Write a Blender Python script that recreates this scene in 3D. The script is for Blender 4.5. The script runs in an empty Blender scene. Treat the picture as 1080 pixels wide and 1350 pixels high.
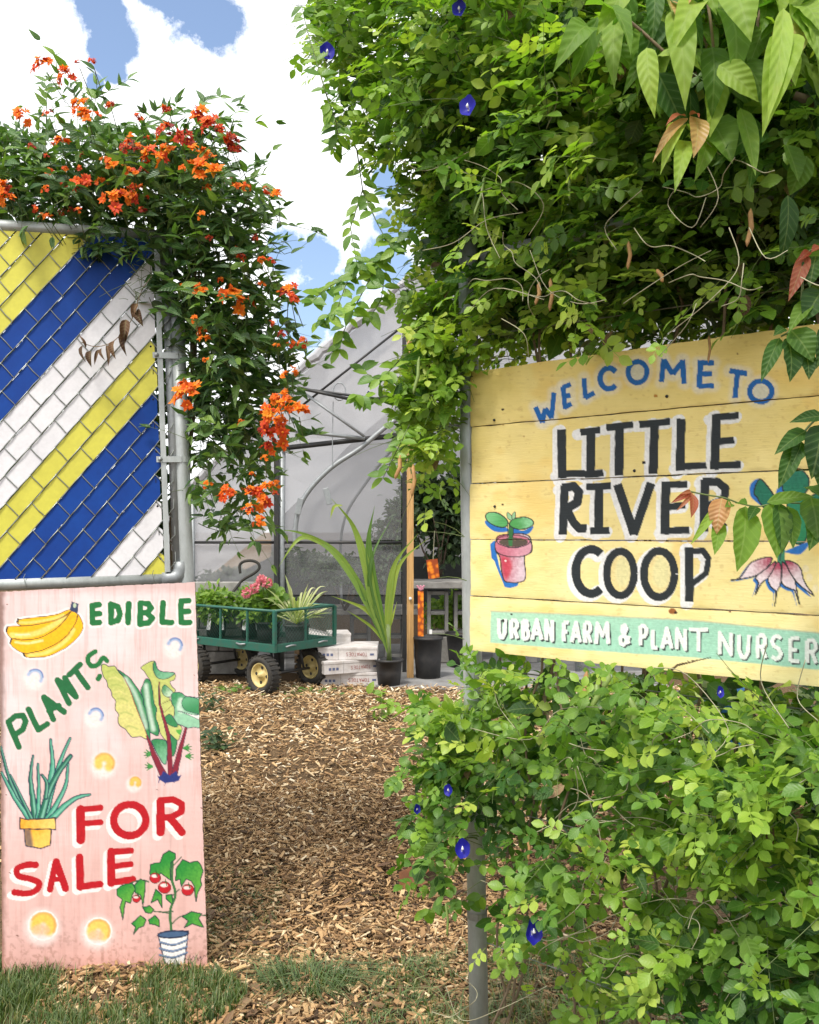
import bpy, math, random
import numpy as np
from mathutils import Vector, Matrix

random.seed(7)
RNG = np.random.default_rng(11)
SC = bpy.context.scene
COL = SC.collection

# ------------------------------------------------------------------ camera
CAM_Z = 1.4
F = 1200.0
cam_d = bpy.data.cameras.new("camera")
cam = bpy.data.objects.new("camera", cam_d)
COL.objects.link(cam)
cam.location = (0, 0, CAM_Z)
cam.rotation_euler = (math.radians(90), 0, 0)
cam_d.sensor_fit = 'HORIZONTAL'
cam_d.sensor_width = 36.0
cam_d.lens = 36.0 * F / 1080.0
cam_d.shift_y = 25.0 / 1080.0
cam_d.clip_start = 0.05
cam_d.clip_end = 1000
SC.camera = cam

SUN_EL, SUN_AZ = 58.0, 208.0      # azimuth from +Y towards +X: veiled sun high behind the viewer's left shoulder
EXPOSURE = 0.85
SKY_STRENGTH = 0.145
CLOUD = 1.05
SUN_STRENGTH = 2.3

world = bpy.data.worlds.new("World")
SC.world = world
world.use_nodes = True
wn, wl = world.node_tree.nodes, world.node_tree.links
wn.clear()


def wnode(t, **kw):
    n = wn.new(t)
    for k, v in kw.items():
        setattr(n, k, v)
    return n


def build_world():
    out = wnode('ShaderNodeOutputWorld')
    sky = wnode('ShaderNodeTexSky', sky_type='NISHITA', sun_disc=False)
    sky.sun_elevation = math.radians(SUN_EL)
    sky.sun_rotation = math.radians(SUN_AZ)
    sky.air_density = 1.0
    sky.dust_density = 3.0
    bg1 = wnode('ShaderNodeBackground')
    bg1.inputs['Strength'].default_value = SKY_STRENGTH
    wl.new(sky.outputs[0], bg1.inputs[0])
    bg2 = wnode('ShaderNodeBackground')
    bg2.inputs['Strength'].default_value = CLOUD
    tc = wnode('ShaderNodeTexCoord')
    nrm = wnode('ShaderNodeVectorMath', operation='NORMALIZE')
    wl.new(tc.outputs['Generated'], nrm.inputs[0])
    # soft billowing structure
    nz = wnode('ShaderNodeTexNoise')
    nz.inputs['Scale'].default_value = 7.0
    nz.inputs['Detail'].default_value = 9.0
    nz.inputs['Roughness'].default_value = 0.62
    wl.new(nrm.outputs[0], nz.inputs['Vector'])
    big = wnode('ShaderNodeTexNoise')
    big.inputs['Scale'].default_value = 1.7
    big.inputs['Detail'].default_value = 3.0
    wl.new(nrm.outputs[0], big.inputs['Vector'])
    # base cloud cover: mostly overcast
    cover = wnode('ShaderNodeMath', operation='MULTIPLY_ADD')
    wl.new(nz.outputs['Fac'], cover.inputs[0])
    cover.inputs[1].default_value = 0.45
    wl.new(big.outputs['Fac'], cover.inputs[2])
    mr = wnode('ShaderNodeMapRange')
    mr.inputs['From Min'].default_value = 0.56
    mr.inputs['From Max'].default_value = 0.66
    wl.new(cover.outputs[0], mr.inputs['Value'])
    cur = mr.outputs[0]
    # gaps of blue between the clouds (direction, size)
    gaps = [((135, 15), 34), ((142, 55), 26), ((150, 88), 14), ((245, -10), 45), ((278, 25), 30), ((210, -25), 40),
            ((420, 340), 26), ((440, 395), 34), ((505, 340), 30), ((520, 300), 24), ((380, 330), 24), ((480, 440), 22), ((400, 430), 26), ((125, 110), 8),
            ((515, 245), 16)]
    gsum = None
    for (gx, gy), r in gaps:
        d = Vector(((gx - 540) / F, 1.0, (700 - gy) / F))
        ln = d.length
        d.normalize()
        dst = wnode('ShaderNodeVectorMath', operation='DISTANCE')
        wl.new(nrm.outputs[0], dst.inputs[0])
        dst.inputs[1].default_value = d
        m = wnode('ShaderNodeMapRange')
        rr = r / F / ln
        m.inputs['From Min'].default_value = rr * 2.3
        m.inputs['From Max'].default_value = 0.0
        m.inputs['To Max'].default_value = 1.0
        wl.new(dst.outputs['Value'], m.inputs['Value'])
        if gsum is None:
            gsum = m.outputs[0]
        else:
            a = wnode('ShaderNodeMath', operation='MAXIMUM')
            wl.new(gsum, a.inputs[0])
            wl.new(m.outputs[0], a.inputs[1])
            gsum = a.outputs[0]
    nz2 = wnode('ShaderNodeTexNoise')
    nz2.inputs['Scale'].default_value = 18.0
    nz2.inputs['Detail'].default_value = 8.0
    nz2.inputs['Roughness'].default_value = 0.68
    wl.new(nrm.outputs[0], nz2.inputs['Vector'])
    ga = wnode('ShaderNodeMath', operation='MULTIPLY_ADD')
    wl.new(nz2.outputs['Fac'], ga.inputs[0])
    ga.inputs[1].default_value = 1.5
    wl.new(gsum, ga.inputs[2])
    gm = wnode('ShaderNodeMapRange')
    gm.inputs['From Min'].default_value = 1.06
    gm.inputs['From Max'].default_value = 1.30
    gm.inputs['To Min'].default_value = 1.0
    gm.inputs['To Max'].default_value = 0.0
    wl.new(ga.outputs[0], gm.inputs['Value'])
    # in the quarter of sky the picture shows the cover is closed except for these gaps
    ax = wnode('ShaderNodeVectorMath', operation='DOT_PRODUCT')
    wl.new(nrm.outputs[0], ax.inputs[0])
    ax.inputs[1].default_value = Vector((-0.2, 1, 0.4)).normalized()
    am = wnode('ShaderNodeMapRange')
    am.inputs['From Min'].default_value = 0.55
    am.inputs['From Max'].default_value = 0.8
    wl.new(ax.outputs['Value'], am.inputs['Value'])
    mx = wnode('ShaderNodeMath', operation='MAXIMUM')
    wl.new(cur, mx.inputs[0])
    wl.new(am.outputs[0], mx.inputs[1])
    mul = wnode('ShaderNodeMath', operation='MULTIPLY')
    wl.new(mx.outputs[0], mul.inputs[0])
    wl.new(gm.outputs[0], mul.inputs[1])
    # faint grey modelling inside the cloud
    cr = wnode('ShaderNodeMapRange')
    cr.inputs['From Min'].default_value = 0.3
    cr.inputs['From Max'].default_value = 0.75
    cr.inputs['To Min'].default_value = 0.78
    cr.inputs['To Max'].default_value = 1.05
    wl.new(nz.outputs['Fac'], cr.inputs['Value'])
    cc = wnode('ShaderNodeVectorMath', operation='SCALE')
    cc.inputs[0].default_value = (0.97, 0.985, 1.0)
    wl.new(cr.outputs[0], cc.inputs['Scale'])
    wl.new(cc.outputs[0], bg2.inputs[0])
    mixs = wnode('ShaderNodeMixShader')
    wl.new(mul.outputs[0], mixs.inputs[0])
    wl.new(bg1.outputs[0], mixs.inputs[1])
    wl.new(bg2.outputs[0], mixs.inputs[2])
    wl.new(mixs.outputs[0], out.inputs[0])


build_world()
sun_d = bpy.data.lights.new("sun", 'SUN')
sun_d.energy = SUN_STRENGTH
sun_d.angle = math.radians(13.0)
sun_d.color = (1.0, 0.95, 0.86)
sun = bpy.data.objects.new("sun", sun_d)
COL.objects.link(sun)
_e, _a = math.radians(SUN_EL), math.radians(SUN_AZ)
to_sun = Vector((math.sin(_a) * math.cos(_e), math.cos(_a) * math.cos(_e), math.sin(_e)))
sun.rotation_euler = (-to_sun).to_track_quat('-Z', 'Y').to_euler()
sun.location = (0, 0, 8)

SC.render.engine = 'CYCLES'
SC.view_settings.view_transform = 'Standard'
SC.view_settings.look = 'None'
SC.view_settings.gamma = 1.0
SC.view_settings.use_curve_mapping = False
SC.view_settings.exposure = EXPOSURE
SC.cycles.max_bounces = 8
SC.cycles.diffuse_bounces = 4
SC.cycles.glossy_bounces = 3
SC.cycles.transparent_max_bounces = 12
SC.cycles.transmission_bounces = 4
SC.cycles.use_denoising = True


# ------------------------------------------------------------------ helpers
def P(px, py, d):
    """world point seen at photo pixel (px,py) at depth d"""
    return Vector(((px - 540) / F * d, d, CAM_Z + (700 - py) / F * d))


def lin(c):
    c = np.asarray(c, float) / 255.0
    return np.where(c <= 0.04045, c / 12.92, ((c + 0.055) / 1.055) ** 2.4)


def S(r, g, b, k=0.9):
    return tuple(float(v) * k for v in lin((r, g, b)))


def smooth(a, b, x):
    t = np.clip((np.asarray(x, float) - a) / (b - a), 0, 1)
    return t * t * (3 - 2 * t)


def gz(x, y):
    """height of the ground"""
    x = np.asarray(x, float)
    y = np.asarray(y, float)
    h = 0.04 + 0.16 * smooth(3.0, 6.4, y)
    w = 0.012 * np.sin(x * 2.3 + 1.0) * np.sin(y * 1.7) + 0.006 * np.sin(x * 6.1 + y * 4.7) + 0.004 * np.sin(x * 13 - y * 11)
    return h + w * (1 - smooth(6.4, 7.0, y))


def tag(o, label=None, cat=None, group=None, kind=None):
    if label:
        o['label'] = label
    if cat:
        o['category'] = cat
    if group:
        o['group'] = group
    if kind:
        o['kind'] = kind
    return o


def thing(name, label, cat, loc=(0, 0, 0), group=None):
    o = bpy.data.objects.new(name, None)
    COL.objects.link(o)
    o.empty_display_size = 0.05
    o.location = loc
    return tag(o, label, cat, group)


def attach(o, parent):
    """parent o, placed in world space, under a thing or a part"""
    if parent is not None:
        o.parent = parent
        o.matrix_parent_inverse = parent.matrix_basis.inverted()
    return o


def link(name, me, mat=None, parent=None, label=None, kind=None, M=None):
    o = bpy.data.objects.new(name, me)
    COL.objects.link(o)
    if mat is not None and len(me.materials) == 0:
        me.materials.append(mat)
    if M is not None:
        o.matrix_basis = M
    attach(o, parent)
    if label:
        o['label'] = label
    if kind:
        o['kind'] = kind
    return o


class MB:
    def __init__(self):
        self.v = []
        self.f = []

    def add(self, vs, fs):
        b = len(self.v)
        self.v += [tuple(v) for v in vs]
        self.f += [tuple(i + b for i in f) for f in fs]
        return self

    def box(self, c, s, R=None, jit=0):
        hx, hy, hz = s[0] / 2, s[1] / 2, s[2] / 2
        vs = [Vector((x, y, z)) for x in (-hx, hx) for y in (-hy, hy) for z in (-hz, hz)]
        if jit:
            vs = [v + Vector([random.uniform(-jit, jit) for _ in range(3)]) for v in vs]
        if R is not None:
            vs = [R @ v for v in vs]
        vs = [v + Vector(c) for v in vs]
        return self.add(vs, [(0, 1, 3, 2), (4, 6, 7, 5), (0, 4, 5, 1), (2, 3, 7, 6), (0, 2, 6, 4), (1, 5, 7, 3)])

    def frame(self, O, X, Y, Z, x0, x1, y0, y1, z0, z1):
        """box in a local frame"""
        vs = [O + X * x + Y * y + Z * z for x in (x0, x1) for y in (y0, y1) for z in (z0, z1)]
        return self.add(vs, [(0, 1, 3, 2), (4, 6, 7, 5), (0, 4, 5, 1), (2, 3, 7, 6), (0, 2, 6, 4), (1, 5, 7, 3)])

    def tube(self, pts, r, n=8, closed=False, caps=True):
        pts = [Vector(p) for p in pts]
        m = len(pts)
        rs = r if isinstance(r, (list, tuple)) else [r] * m
        up = None
        rings = []
        for i, p in enumerate(pts):
            if closed:
                t = pts[(i + 1) % m] - pts[i - 1]
            else:
                t = pts[min(i + 1, m - 1)] - pts[max(i - 1, 0)]
            if t.length < 1e-9:
                t = Vector((0, 0, 1))
            t.normalize()
            if up is None:
                up = Vector((0, 0, 1)) if abs(t.z) < 0.9 else Vector((1, 0, 0))
            a = t.cross(up)
            if a.length < 1e-6:
                a = t.orthogonal()
            a.normalize()
            b = t.cross(a)
            up = -b if False else up
            up = (up - t * up.dot(t))
            if up.length < 1e-6:
                up = b
            up.normalize()
            rings.append([p + (a * math.cos(2 * math.pi * k / n) + b * math.sin(2 * math.pi * k / n)) * rs[i] for k in range(n)])
        vs = [v for ring in rings for v in ring]
        fs = []
        for i in range(m if closed else m - 1):
            j = (i + 1) % m
            for k in range(n):
                fs.append((i * n + k, i * n + (k + 1) % n, j * n + (k + 1) % n, j * n + k))
        if caps and not closed:
            fs.append(tuple(range(n))[::-1])
            fs.append(tuple((m - 1) * n + k for k in range(n)))
        return self.add(vs, fs)

    def lathe(self, prof, O, n=20, Z=Vector((0, 0, 1)), closed=False):
        Z = Z.normalized()
        X = Z.orthogonal().normalized()
        Y = Z.cross(X)
        vs, fs = [], []
        for (r, z) in prof:
            for k in range(n):
                a = 2 * math.pi * k / n
                vs.append(Vector(O) + Z * z + (X * math.cos(a) + Y * math.sin(a)) * r)
        m = len(prof)
        for i in range(m if closed else m - 1):
            j = (i + 1) % m
            for k in range(n):
                fs.append((i * n + k, i * n + (k + 1) % n, j * n + (k + 1) % n, j * n + k))
        return self.add(vs, fs)

    def disc(self, O, Z, r, n=12):
        Z = Z.normalized()
        X = Z.orthogonal().normalized()
        Y = Z.cross(X)
        return self.add([Vector(O) + (X * math.cos(2 * math.pi * k / n) + Y * math.sin(2 * math.pi * k / n)) * r for k in range(n)], [tuple(range(n))])

    def prism(self, poly, O, X, Y, Z, t):
        """poly in (x,y), thickness t along Z"""
        n = len(poly)
        vs = [O + X * x + Y * y for x, y in poly] + [O + X * x + Y * y + Z * t for x, y in poly]
        fs = [tuple(range(n))[::-1], tuple(range(n, 2 * n))]
        fs += [(i, (i + 1) % n, n + (i + 1) % n, n + i) for i in range(n)]
        return self.add(vs, fs)

    def mesh(self, name='mesh', smooth_=False):
        me = bpy.data.meshes.new(name)
        me.from_pydata(self.v, [], self.f)
        if smooth_:
            me.polygons.foreach_set('use_smooth', np.ones(len(me.polygons), bool))
        me.update()
        return me

    def build(self, name, mat, parent=None, label=None, kind=None, sm=False, bevel=0):
        o = link(name, self.mesh(name, sm), mat, parent, label, kind)
        if bevel:
            b = o.modifiers.new('bevel', 'BEVEL')
            b.width = bevel
            b.segments = 2
            b.limit_method = 'ANGLE'
        return o


def np_mesh(name, V, faces_flat, sizes, luv=None, smooth_=True):
    """fast mesh; V (n,3), faces_flat vertex indices, sizes per face"""
    me = bpy.data.meshes.new(name)
    me.vertices.add(len(V))
    me.vertices.foreach_set('co', np.ascontiguousarray(V, dtype=np.float32).ravel())
    me.loops.add(len(faces_flat))
    me.loops.foreach_set('vertex_index', np.ascontiguousarray(faces_flat, dtype=np.int32))
    me.polygons.add(len(sizes))
    st = np.concatenate([[0], np.cumsum(sizes)[:-1]]).astype(np.int32)
    me.polygons.foreach_set('loop_start', st)
    me.polygons.foreach_set('use_smooth', np.full(len(sizes), smooth_))
    if luv is not None:
        a = me.attributes.new('luv', 'FLOAT_VECTOR', 'POINT')
        a.data.foreach_set('vector', np.ascontiguousarray(luv, dtype=np.float32).ravel())
    me.update(calc_edges=True)
    me.validate()
    return me


# ------------------------------------------------------------------ materials
class NT:
    def __init__(self, name):
        self.m = bpy.data.materials.new(name)
        self.m.use_nodes = True
        self.t = self.m.node_tree
        self.t.nodes.clear()
        self.out = self.n('ShaderNodeOutputMaterial')

    def n(self, t, **kw):
        x = self.t.nodes.new(t)
        for k, v in kw.items():
            setattr(x, k, v)
        return x

    def l(self, a, b):
        self.t.links.new(a, b)

    def math(self, op, a, b=None, c=None, clamp=False):
        x = self.n('ShaderNodeMath', operation=op, use_clamp=clamp)
        for i, v in enumerate((a, b, c)):
            if v is None:
                continue
            if isinstance(v, (int, float)):
                x.inputs[i].default_value = v
            else:
                self.l(v, x.inputs[i])
        return x.outputs[0]

    def noise(self, vec, scale, detail=4, rough=0.55):
        x = self.n('ShaderNodeTexNoise')
        x.inputs['Scale'].default_value = scale
        x.inputs['Detail'].default_value = detail
        x.inputs['Roughness'].default_value = rough
        if vec is not None:
            self.l(vec, x.inputs['Vector'])
        return x

    def ramp(self, fac, stops):
        x = self.n('ShaderNodeValToRGB')
        e = x.color_ramp.elements
        while len(e) > 1:
            e.remove(e[-1])
        e[0].position = stops[0][0]
        e[0].color = (*stops[0][1], 1)
        for p, c in stops[1:]:
            k = e.new(p)
            k.color = (*c, 1)
        self.l(fac, x.inputs[0])
        return x.outputs[0]

    def mix(self, fac, a, b, mode='MIX'):
        x = self.n('ShaderNodeMix', data_type='RGBA', blend_type=mode)
        for sock, v in ((x.inputs[0], fac), (x.inputs[6], a), (x.inputs[7], b)):
            if isinstance(v, (int, float)):
                sock.default_value = v
            elif isinstance(v, tuple):
                sock.default_value = (*v, 1) if len(v) == 3 else v
            else:
                self.l(v, sock)
        return x.outputs[2]

    def coord(self, which='Object', scale=None):
        tc = self.n('ShaderNodeTexCoord')
        o = tc.outputs[which]
        if scale:
            mp = self.n('ShaderNodeMapping')
            mp.inputs['Scale'].default_value = scale
            self.l(o, mp.inputs[0])
            o = mp.outputs[0]
        return o

    def principled(self, color, rough=0.6, metal=0.0, spec=0.5, bump=None, bs=0.3, bd=0.002, coat=0):
        p = self.n('ShaderNodeBsdfPrincipled')
        if isinstance(color, tuple):
            p.inputs['Base Color'].default_value = (*color, 1)
        else:
            self.l(color, p.inputs['Base Color'])
        if isinstance(rough, (int, float)):
            p.inputs['Roughness'].default_value = rough
        else:
            self.l(rough, p.inputs['Roughness'])
        p.inputs['Metallic'].default_value = metal
        p.inputs['Specular IOR Level'].default_value = spec
        if coat:
            p.inputs['Coat Weight'].default_value = coat
        if bump is not None:
            b = self.n('ShaderNodeBump')
            b.inputs['Strength'].default_value = bs
            b.inputs['Distance'].default_value = bd
            self.l(bump, b.inputs['Height'])
            self.l(b.outputs[0], p.inputs['Normal'])
        return p

    def finish(self, sh):
        self.l(sh, self.out.inputs[0])
        return self.m


def worn(name, c, c2=None, rough=0.6, metal=0.0, scale=14, amt=0.5, bs=0.2, bd=0.002, spec=0.5, stretch=None, rvar=0.15):
    """a surface of one colour with uneven wear"""
    t = NT(name)
    co = t.coord('Object', stretch)
    n1 = t.noise(co, scale, 6, 0.62)
    n2 = t.noise(co, scale * 9, 3)
    c2 = c2 or tuple(x * 0.6 for x in c)
    fac = t.n('ShaderNodeMapRange')
    fac.inputs['From Min'].default_value = 0.38
    fac.inputs['From Max'].default_value = 0.72
    fac.inputs['To Max'].default_value = amt
    t.l(n1.outputs['Fac'], fac.inputs['Value'])
    col = t.mix(fac.outputs[0], c, c2)
    fine = t.math('MULTIPLY_ADD', n2.outputs['Fac'], 0.24, 0.88)
    col = t.mix(1.0, col, fine, 'MULTIPLY')
    r = t.math('MULTIPLY_ADD', n1.outputs['Fac'], rvar, rough - rvar / 2)
    h = t.math('ADD', n1.outputs['Fac'], t.math('MULTIPLY', n2.outputs['Fac'], 0.35))
    return t.finish(t.principled(col, r, metal, spec, h, bs, bd).outputs[0])


def leaf_mat(name, ramp, trans=0.35, rough=0.42, veins=8.0, spec=0.45, tboost=(1.5, 1.7, 0.6), tcol=None, vc=0.42, vb=0.35):
    t = NT(name)
    at = t.n('ShaderNodeAttribute', attribute_name='luv')
    sp = t.n('ShaderNodeSeparateXYZ')
    t.l(at.outputs['Vector'], sp.inputs[0])
    u, v, w = sp.outputs
    au = t.math('ABSOLUTE', u)
    # blotches on the blade
    geo = t.n('ShaderNodeNewGeometry')
    nz = t.noise(geo.outputs['Position'], 60, 3)
    nb = t.noise(geo.outputs['Position'], 7, 2)
    ww = t.math('ADD', w, t.math('MULTIPLY_ADD', nz.outputs['Fac'], 0.16, -0.08))
    ww = t.math('ADD', ww, t.math('MULTIPLY_ADD', nb.outputs['Fac'], 0.20, -0.10), clamp=True)
    col = t.ramp(ww, ramp)
    mid = t.math('LESS_THAN', au, 0.055)
    ph = t.math('SUBTRACT', t.math('MULTIPLY', v, veins), t.math('MULTIPLY', au, 1.6))
    fr = t.math('FRACT', ph)
    vein = t.math('LESS_THAN', fr, 0.10)
    vm = t.math('MAXIMUM', mid, t.math('MULTIPLY', vein, 0.55))
    col2 = t.mix(t.math('MULTIPLY', vm, vc), col, t.mix(0.5, col, (0.42, 0.52, 0.20)))
    back = t.mix(0.38, col2, (0.22, 0.30, 0.14))
    colf = t.mix(geo.outputs['Backfacing'], col2, back)
    hgt = t.math('SUBTRACT', t.math('SINE', t.math('MULTIPLY', ph, 6.283)), t.math('MULTIPLY', mid, 1.2))
    rr = t.math('MULTIPLY_ADD', nz.outputs['Fac'], 0.25, rough - 0.1)
    p = t.principled(colf, rr, 0, spec, hgt, vb, 0.0012)
    tr = t.n('ShaderNodeBsdfTranslucent')
    if tcol:
        tc_ = t.mix(1.0, col2, tcol, 'MULTIPLY')
    else:
        tc_ = t.mix(1.0, col2, tboost, 'MULTIPLY')
    t.l(tc_, tr.inputs[0])
    mx = t.n('ShaderNodeMixShader')
    mx.inputs[0].default_value = trans
    t.l(p.outputs[0], mx.inputs[1])
    t.l(tr.outputs[0], mx.inputs[2])
    return t.finish(mx.outputs[0])


M = {}
M['galv'] = worn('galvanised_steel', (0.46, 0.49, 0.49), (0.25, 0.27, 0.26), 0.45, 0.35, 30, 0.6, 0.08, 0.001, stretch=(1, 1, 0.3))
M['wire'] = worn('galvanised_wire', (0.30, 0.32, 0.30), (0.13, 0.14, 0.13), 0.4, 0.6, 60, 0.5, 0.05)
M['white_slat'] = worn('white_vinyl', (0.74, 0.73, 0.76), (0.55, 0.54, 0.58), 0.5, 0, 9, 0.5, 0.05)
M['blue_slat'] = worn('blue_vinyl', (0.003, 0.040, 0.245), (0.004, 0.060, 0.32), 0.6, 0, 7, 0.7, 0.05, spec=0.25)
M['yellow_slat'] = worn('yellow_vinyl', (0.62, 0.58, 0.07), (0.50, 0.46, 0.05), 0.5, 0, 8, 0.6, 0.05)
M['black_hole'] = worn('dark_hole', (0.01, 0.01, 0.01), None, 0.9)
M['old_wood'] = worn('old_wood_edge', (0.30, 0.20, 0.11), (0.10, 0.07, 0.04), 0.85, 0, 40, 0.8, 0.5, stretch=(1, 1, 0.2))
M['post_wood'] = worn('timber', (0.52, 0.31, 0.12), (0.28, 0.15, 0.05), 0.75, 0, 24, 0.8, 0.4, stretch=(4, 4, 0.25))
M['yellow_edge'] = worn('yellow_paint_edge', (0.58, 0.42, 0.12), (0.25, 0.17, 0.07), 0.8, 0, 30, 0.8, 0.4)
M['green_paint'] = worn('green_enamel', (0.006, 0.10, 0.07), (0.05, 0.07, 0.045), 0.45, 0, 26, 0.55, 0.12)
M['rubber'] = worn('black_rubber', (0.022, 0.021, 0.020), (0.06, 0.05, 0.035), 0.85, 0, 25, 0.6, 0.5)
M['rim'] = worn('cream_rim', (0.62, 0.50, 0.20), (0.34, 0.24, 0.09), 0.5, 0, 22, 0.7, 0.1)
M['dark_metal'] = worn('dark_metal', (0.03, 0.032, 0.035), (0.07, 0.06, 0.05), 0.5, 0.4, 30, 0.5)
M['grey_metal'] = worn('grey_pipe', (0.30, 0.32, 0.33), (0.16, 0.17, 0.18), 0.5, 0.4, 30, 0.5)
M['black_plastic'] = worn('black_plastic', (0.018, 0.018, 0.02), (0.05, 0.045, 0.04), 0.55, 0, 20, 0.6, 0.1)
M['box_white'] = worn('white_carton', (0.58, 0.55, 0.54), (0.34, 0.29, 0.25), 0.8, 0, 15, 0.7, 0.25)
M['print_red'] = worn('red_print', (0.30, 0.08, 0.07), None, 0.8)
M['print_blue'] = worn('blue_print', (0.10, 0.12, 0.22), None, 0.8)
M['concrete'] = worn('concrete', (0.30, 0.29, 0.27), (0.16, 0.15, 0.14), 0.9, 0, 12, 0.8, 0.6, 0.003)
M['slab'] = worn('slab', (0.24, 0.24, 0.24), (0.12, 0.11, 0.10), 0.9, 0, 5, 0.9, 0.5, 0.003)
M['tag_orange'] = None
M['soil'] = worn('potting_soil', (0.05, 0.035, 0.022), (0.02, 0.015, 0.01), 0.95, 0, 60, 0.8, 0.8)
M['stem_green'] = worn('green_stem', (0.12, 0.17, 0.05), (0.08, 0.09, 0.04), 0.6, 0, 60, 0.6)
M['stem_brown'] = worn('dry_stem', (0.22, 0.16, 0.10), (0.10, 0.07, 0.045), 0.8, 0, 60, 0.6)
M['tendril'] = worn('pale_tendril', (0.38, 0.36, 0.24), (0.20, 0.18, 0.10), 0.7, 0, 60, 0.6)
M['pod_green'] = worn('green_pod', (0.20, 0.28, 0.07), (0.10, 0.16, 0.04), 0.5, 0, 60, 0.6)
M['pod_brown'] = worn('dry_pod', (0.40, 0.22, 0.08), (0.20, 0.10, 0.04), 0.7, 0, 60, 0.7)
M['rust'] = worn('rusty_sheet', (0.20, 0.075, 0.025), (0.08, 0.035, 0.018), 0.85, 0, 20, 0.7, 0.5)
M['white_label'] = worn('white_label', (0.75, 0.75, 0.75), None, 0.5)
M['blue_tub'] = worn('blue_plastic', (0.05, 0.22, 0.50), None, 0.4)
M['added_dark_sheet'] = worn('added_dark_sheet', (0.035, 0.04, 0.038), (0.02, 0.022, 0.02), 0.95, 0, 6, 0.8)
M['pink_tub'] = worn('pink_plastic', (0.65, 0.28, 0.38), None, 0.5)
M['bark'] = worn('bark', (0.14, 0.10, 0.07), (0.06, 0.045, 0.03), 0.9, 0, 30, 0.8, 0.6)

G_PEA = [(0.0, (0.012, 0.042, 0.012)), (0.28, (0.036, 0.112, 0.018)), (0.52, (0.098, 0.212, 0.024)), (0.78, (0.22, 0.36, 0.036)), (1.0, (0.44, 0.52, 0.09))]
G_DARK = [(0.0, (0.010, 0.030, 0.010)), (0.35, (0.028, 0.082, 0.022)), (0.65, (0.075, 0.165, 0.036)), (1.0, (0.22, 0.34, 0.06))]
G_BROAD = [(0.0, (0.012, 0.040, 0.010)), (0.4, (0.045, 0.120, 0.018)), (0.7, (0.15, 0.27, 0.035)), (0.9, (0.32, 0.44, 0.07)), (1.0, (0.42, 0.38, 0.14))]
M['pea_leaf'] = leaf_mat('pea_leaf', G_PEA, 0.36, veins=6, vc=0.22, vb=0.12)
M['flame_leaf'] = leaf_mat('flame_leaf', G_DARK, 0.28, veins=6)
M['broad_leaf'] = leaf_mat('broad_leaf', G_BROAD, 0.46, 0.55, veins=7, vc=0.34, spec=0.35)
M['red_leaf'] = leaf_mat('red_leaf', [(0, (0.30, 0.06, 0.03)), (0.5, (0.42, 0.16, 0.08)), (1, (0.45, 0.30, 0.10))], 0.4, tboost=(1.4, 1.1, 0.6))
M['dry_leaf'] = leaf_mat('dry_leaf', [(0, (0.07, 0.035, 0.02)), (0.5, (0.16, 0.085, 0.045)), (1, (0.30, 0.2, 0.11))], 0.15, 0.7, tboost=(1.2, 1.0, 0.6))
M['palm_leaf'] = leaf_mat('palm_leaf', [(0, (0.035, 0.10, 0.015)), (0.5, (0.10, 0.20, 0.03)), (1, (0.30, 0.38, 0.06))], 0.35, veins=0.01)
M['spider_leaf'] = leaf_mat('spider_leaf', [(0, (0.10, 0.18, 0.05)), (0.5, (0.35, 0.40, 0.16)), (1, (0.60, 0.60, 0.35))], 0.3, veins=0.01)
M['grass'] = leaf_mat('grass_blade', [(0, (0.025, 0.050, 0.012)), (0.5, (0.070, 0.125, 0.022)), (0.8, (0.15, 0.19, 0.05)), (1, (0.34, 0.29, 0.15))], 0.3, veins=0.01)
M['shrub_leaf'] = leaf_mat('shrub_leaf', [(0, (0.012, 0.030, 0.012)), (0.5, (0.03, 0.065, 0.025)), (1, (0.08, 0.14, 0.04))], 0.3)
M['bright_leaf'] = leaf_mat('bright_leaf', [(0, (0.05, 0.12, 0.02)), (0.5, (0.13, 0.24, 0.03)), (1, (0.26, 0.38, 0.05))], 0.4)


def petal_mat(name, ramp, trans=0.3):
    t = NT(name)
    at = t.n('ShaderNodeAttribute', attribute_name='luv')
    sp = t.n('ShaderNodeSeparateXYZ')
    t.l(at.outputs['Vector'], sp.inputs[0])
    col = t.ramp(sp.outputs[2], ramp)
    p = t.principled(col, 0.55, 0, 0.3)
    tr = t.n('ShaderNodeBsdfTranslucent')
    t.l(col, tr.inputs[0])
    mx = t.n('ShaderNodeMixShader')
    mx.inputs[0].default_value = trans
    t.l(p.outputs[0], mx.inputs[1])
    t.l(tr.outputs[0], mx.inputs[2])
    return t.finish(mx.outputs[0])


M['flame_petal'] = petal_mat('flame_petal', [(0, (0.22, 0.015, 0.015)), (0.35, (0.62, 0.05, 0.01)), (0.7, (0.85, 0.17, 0.01)), (1, (0.92, 0.36, 0.02))])
M['pea_petal'] = petal_mat('pea_petal', [(0, (0.012, 0.012, 0.30)), (0.6, (0.05, 0.05, 0.50)), (0.8, (0.4, 0.4, 0.7)), (1, (0.85, 0.82, 0.75))])
M['pink_petal'] = petal_mat('pink_petal', [(0, (0.55, 0.12, 0.16)), (1, (0.85, 0.35, 0.38))])


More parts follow.
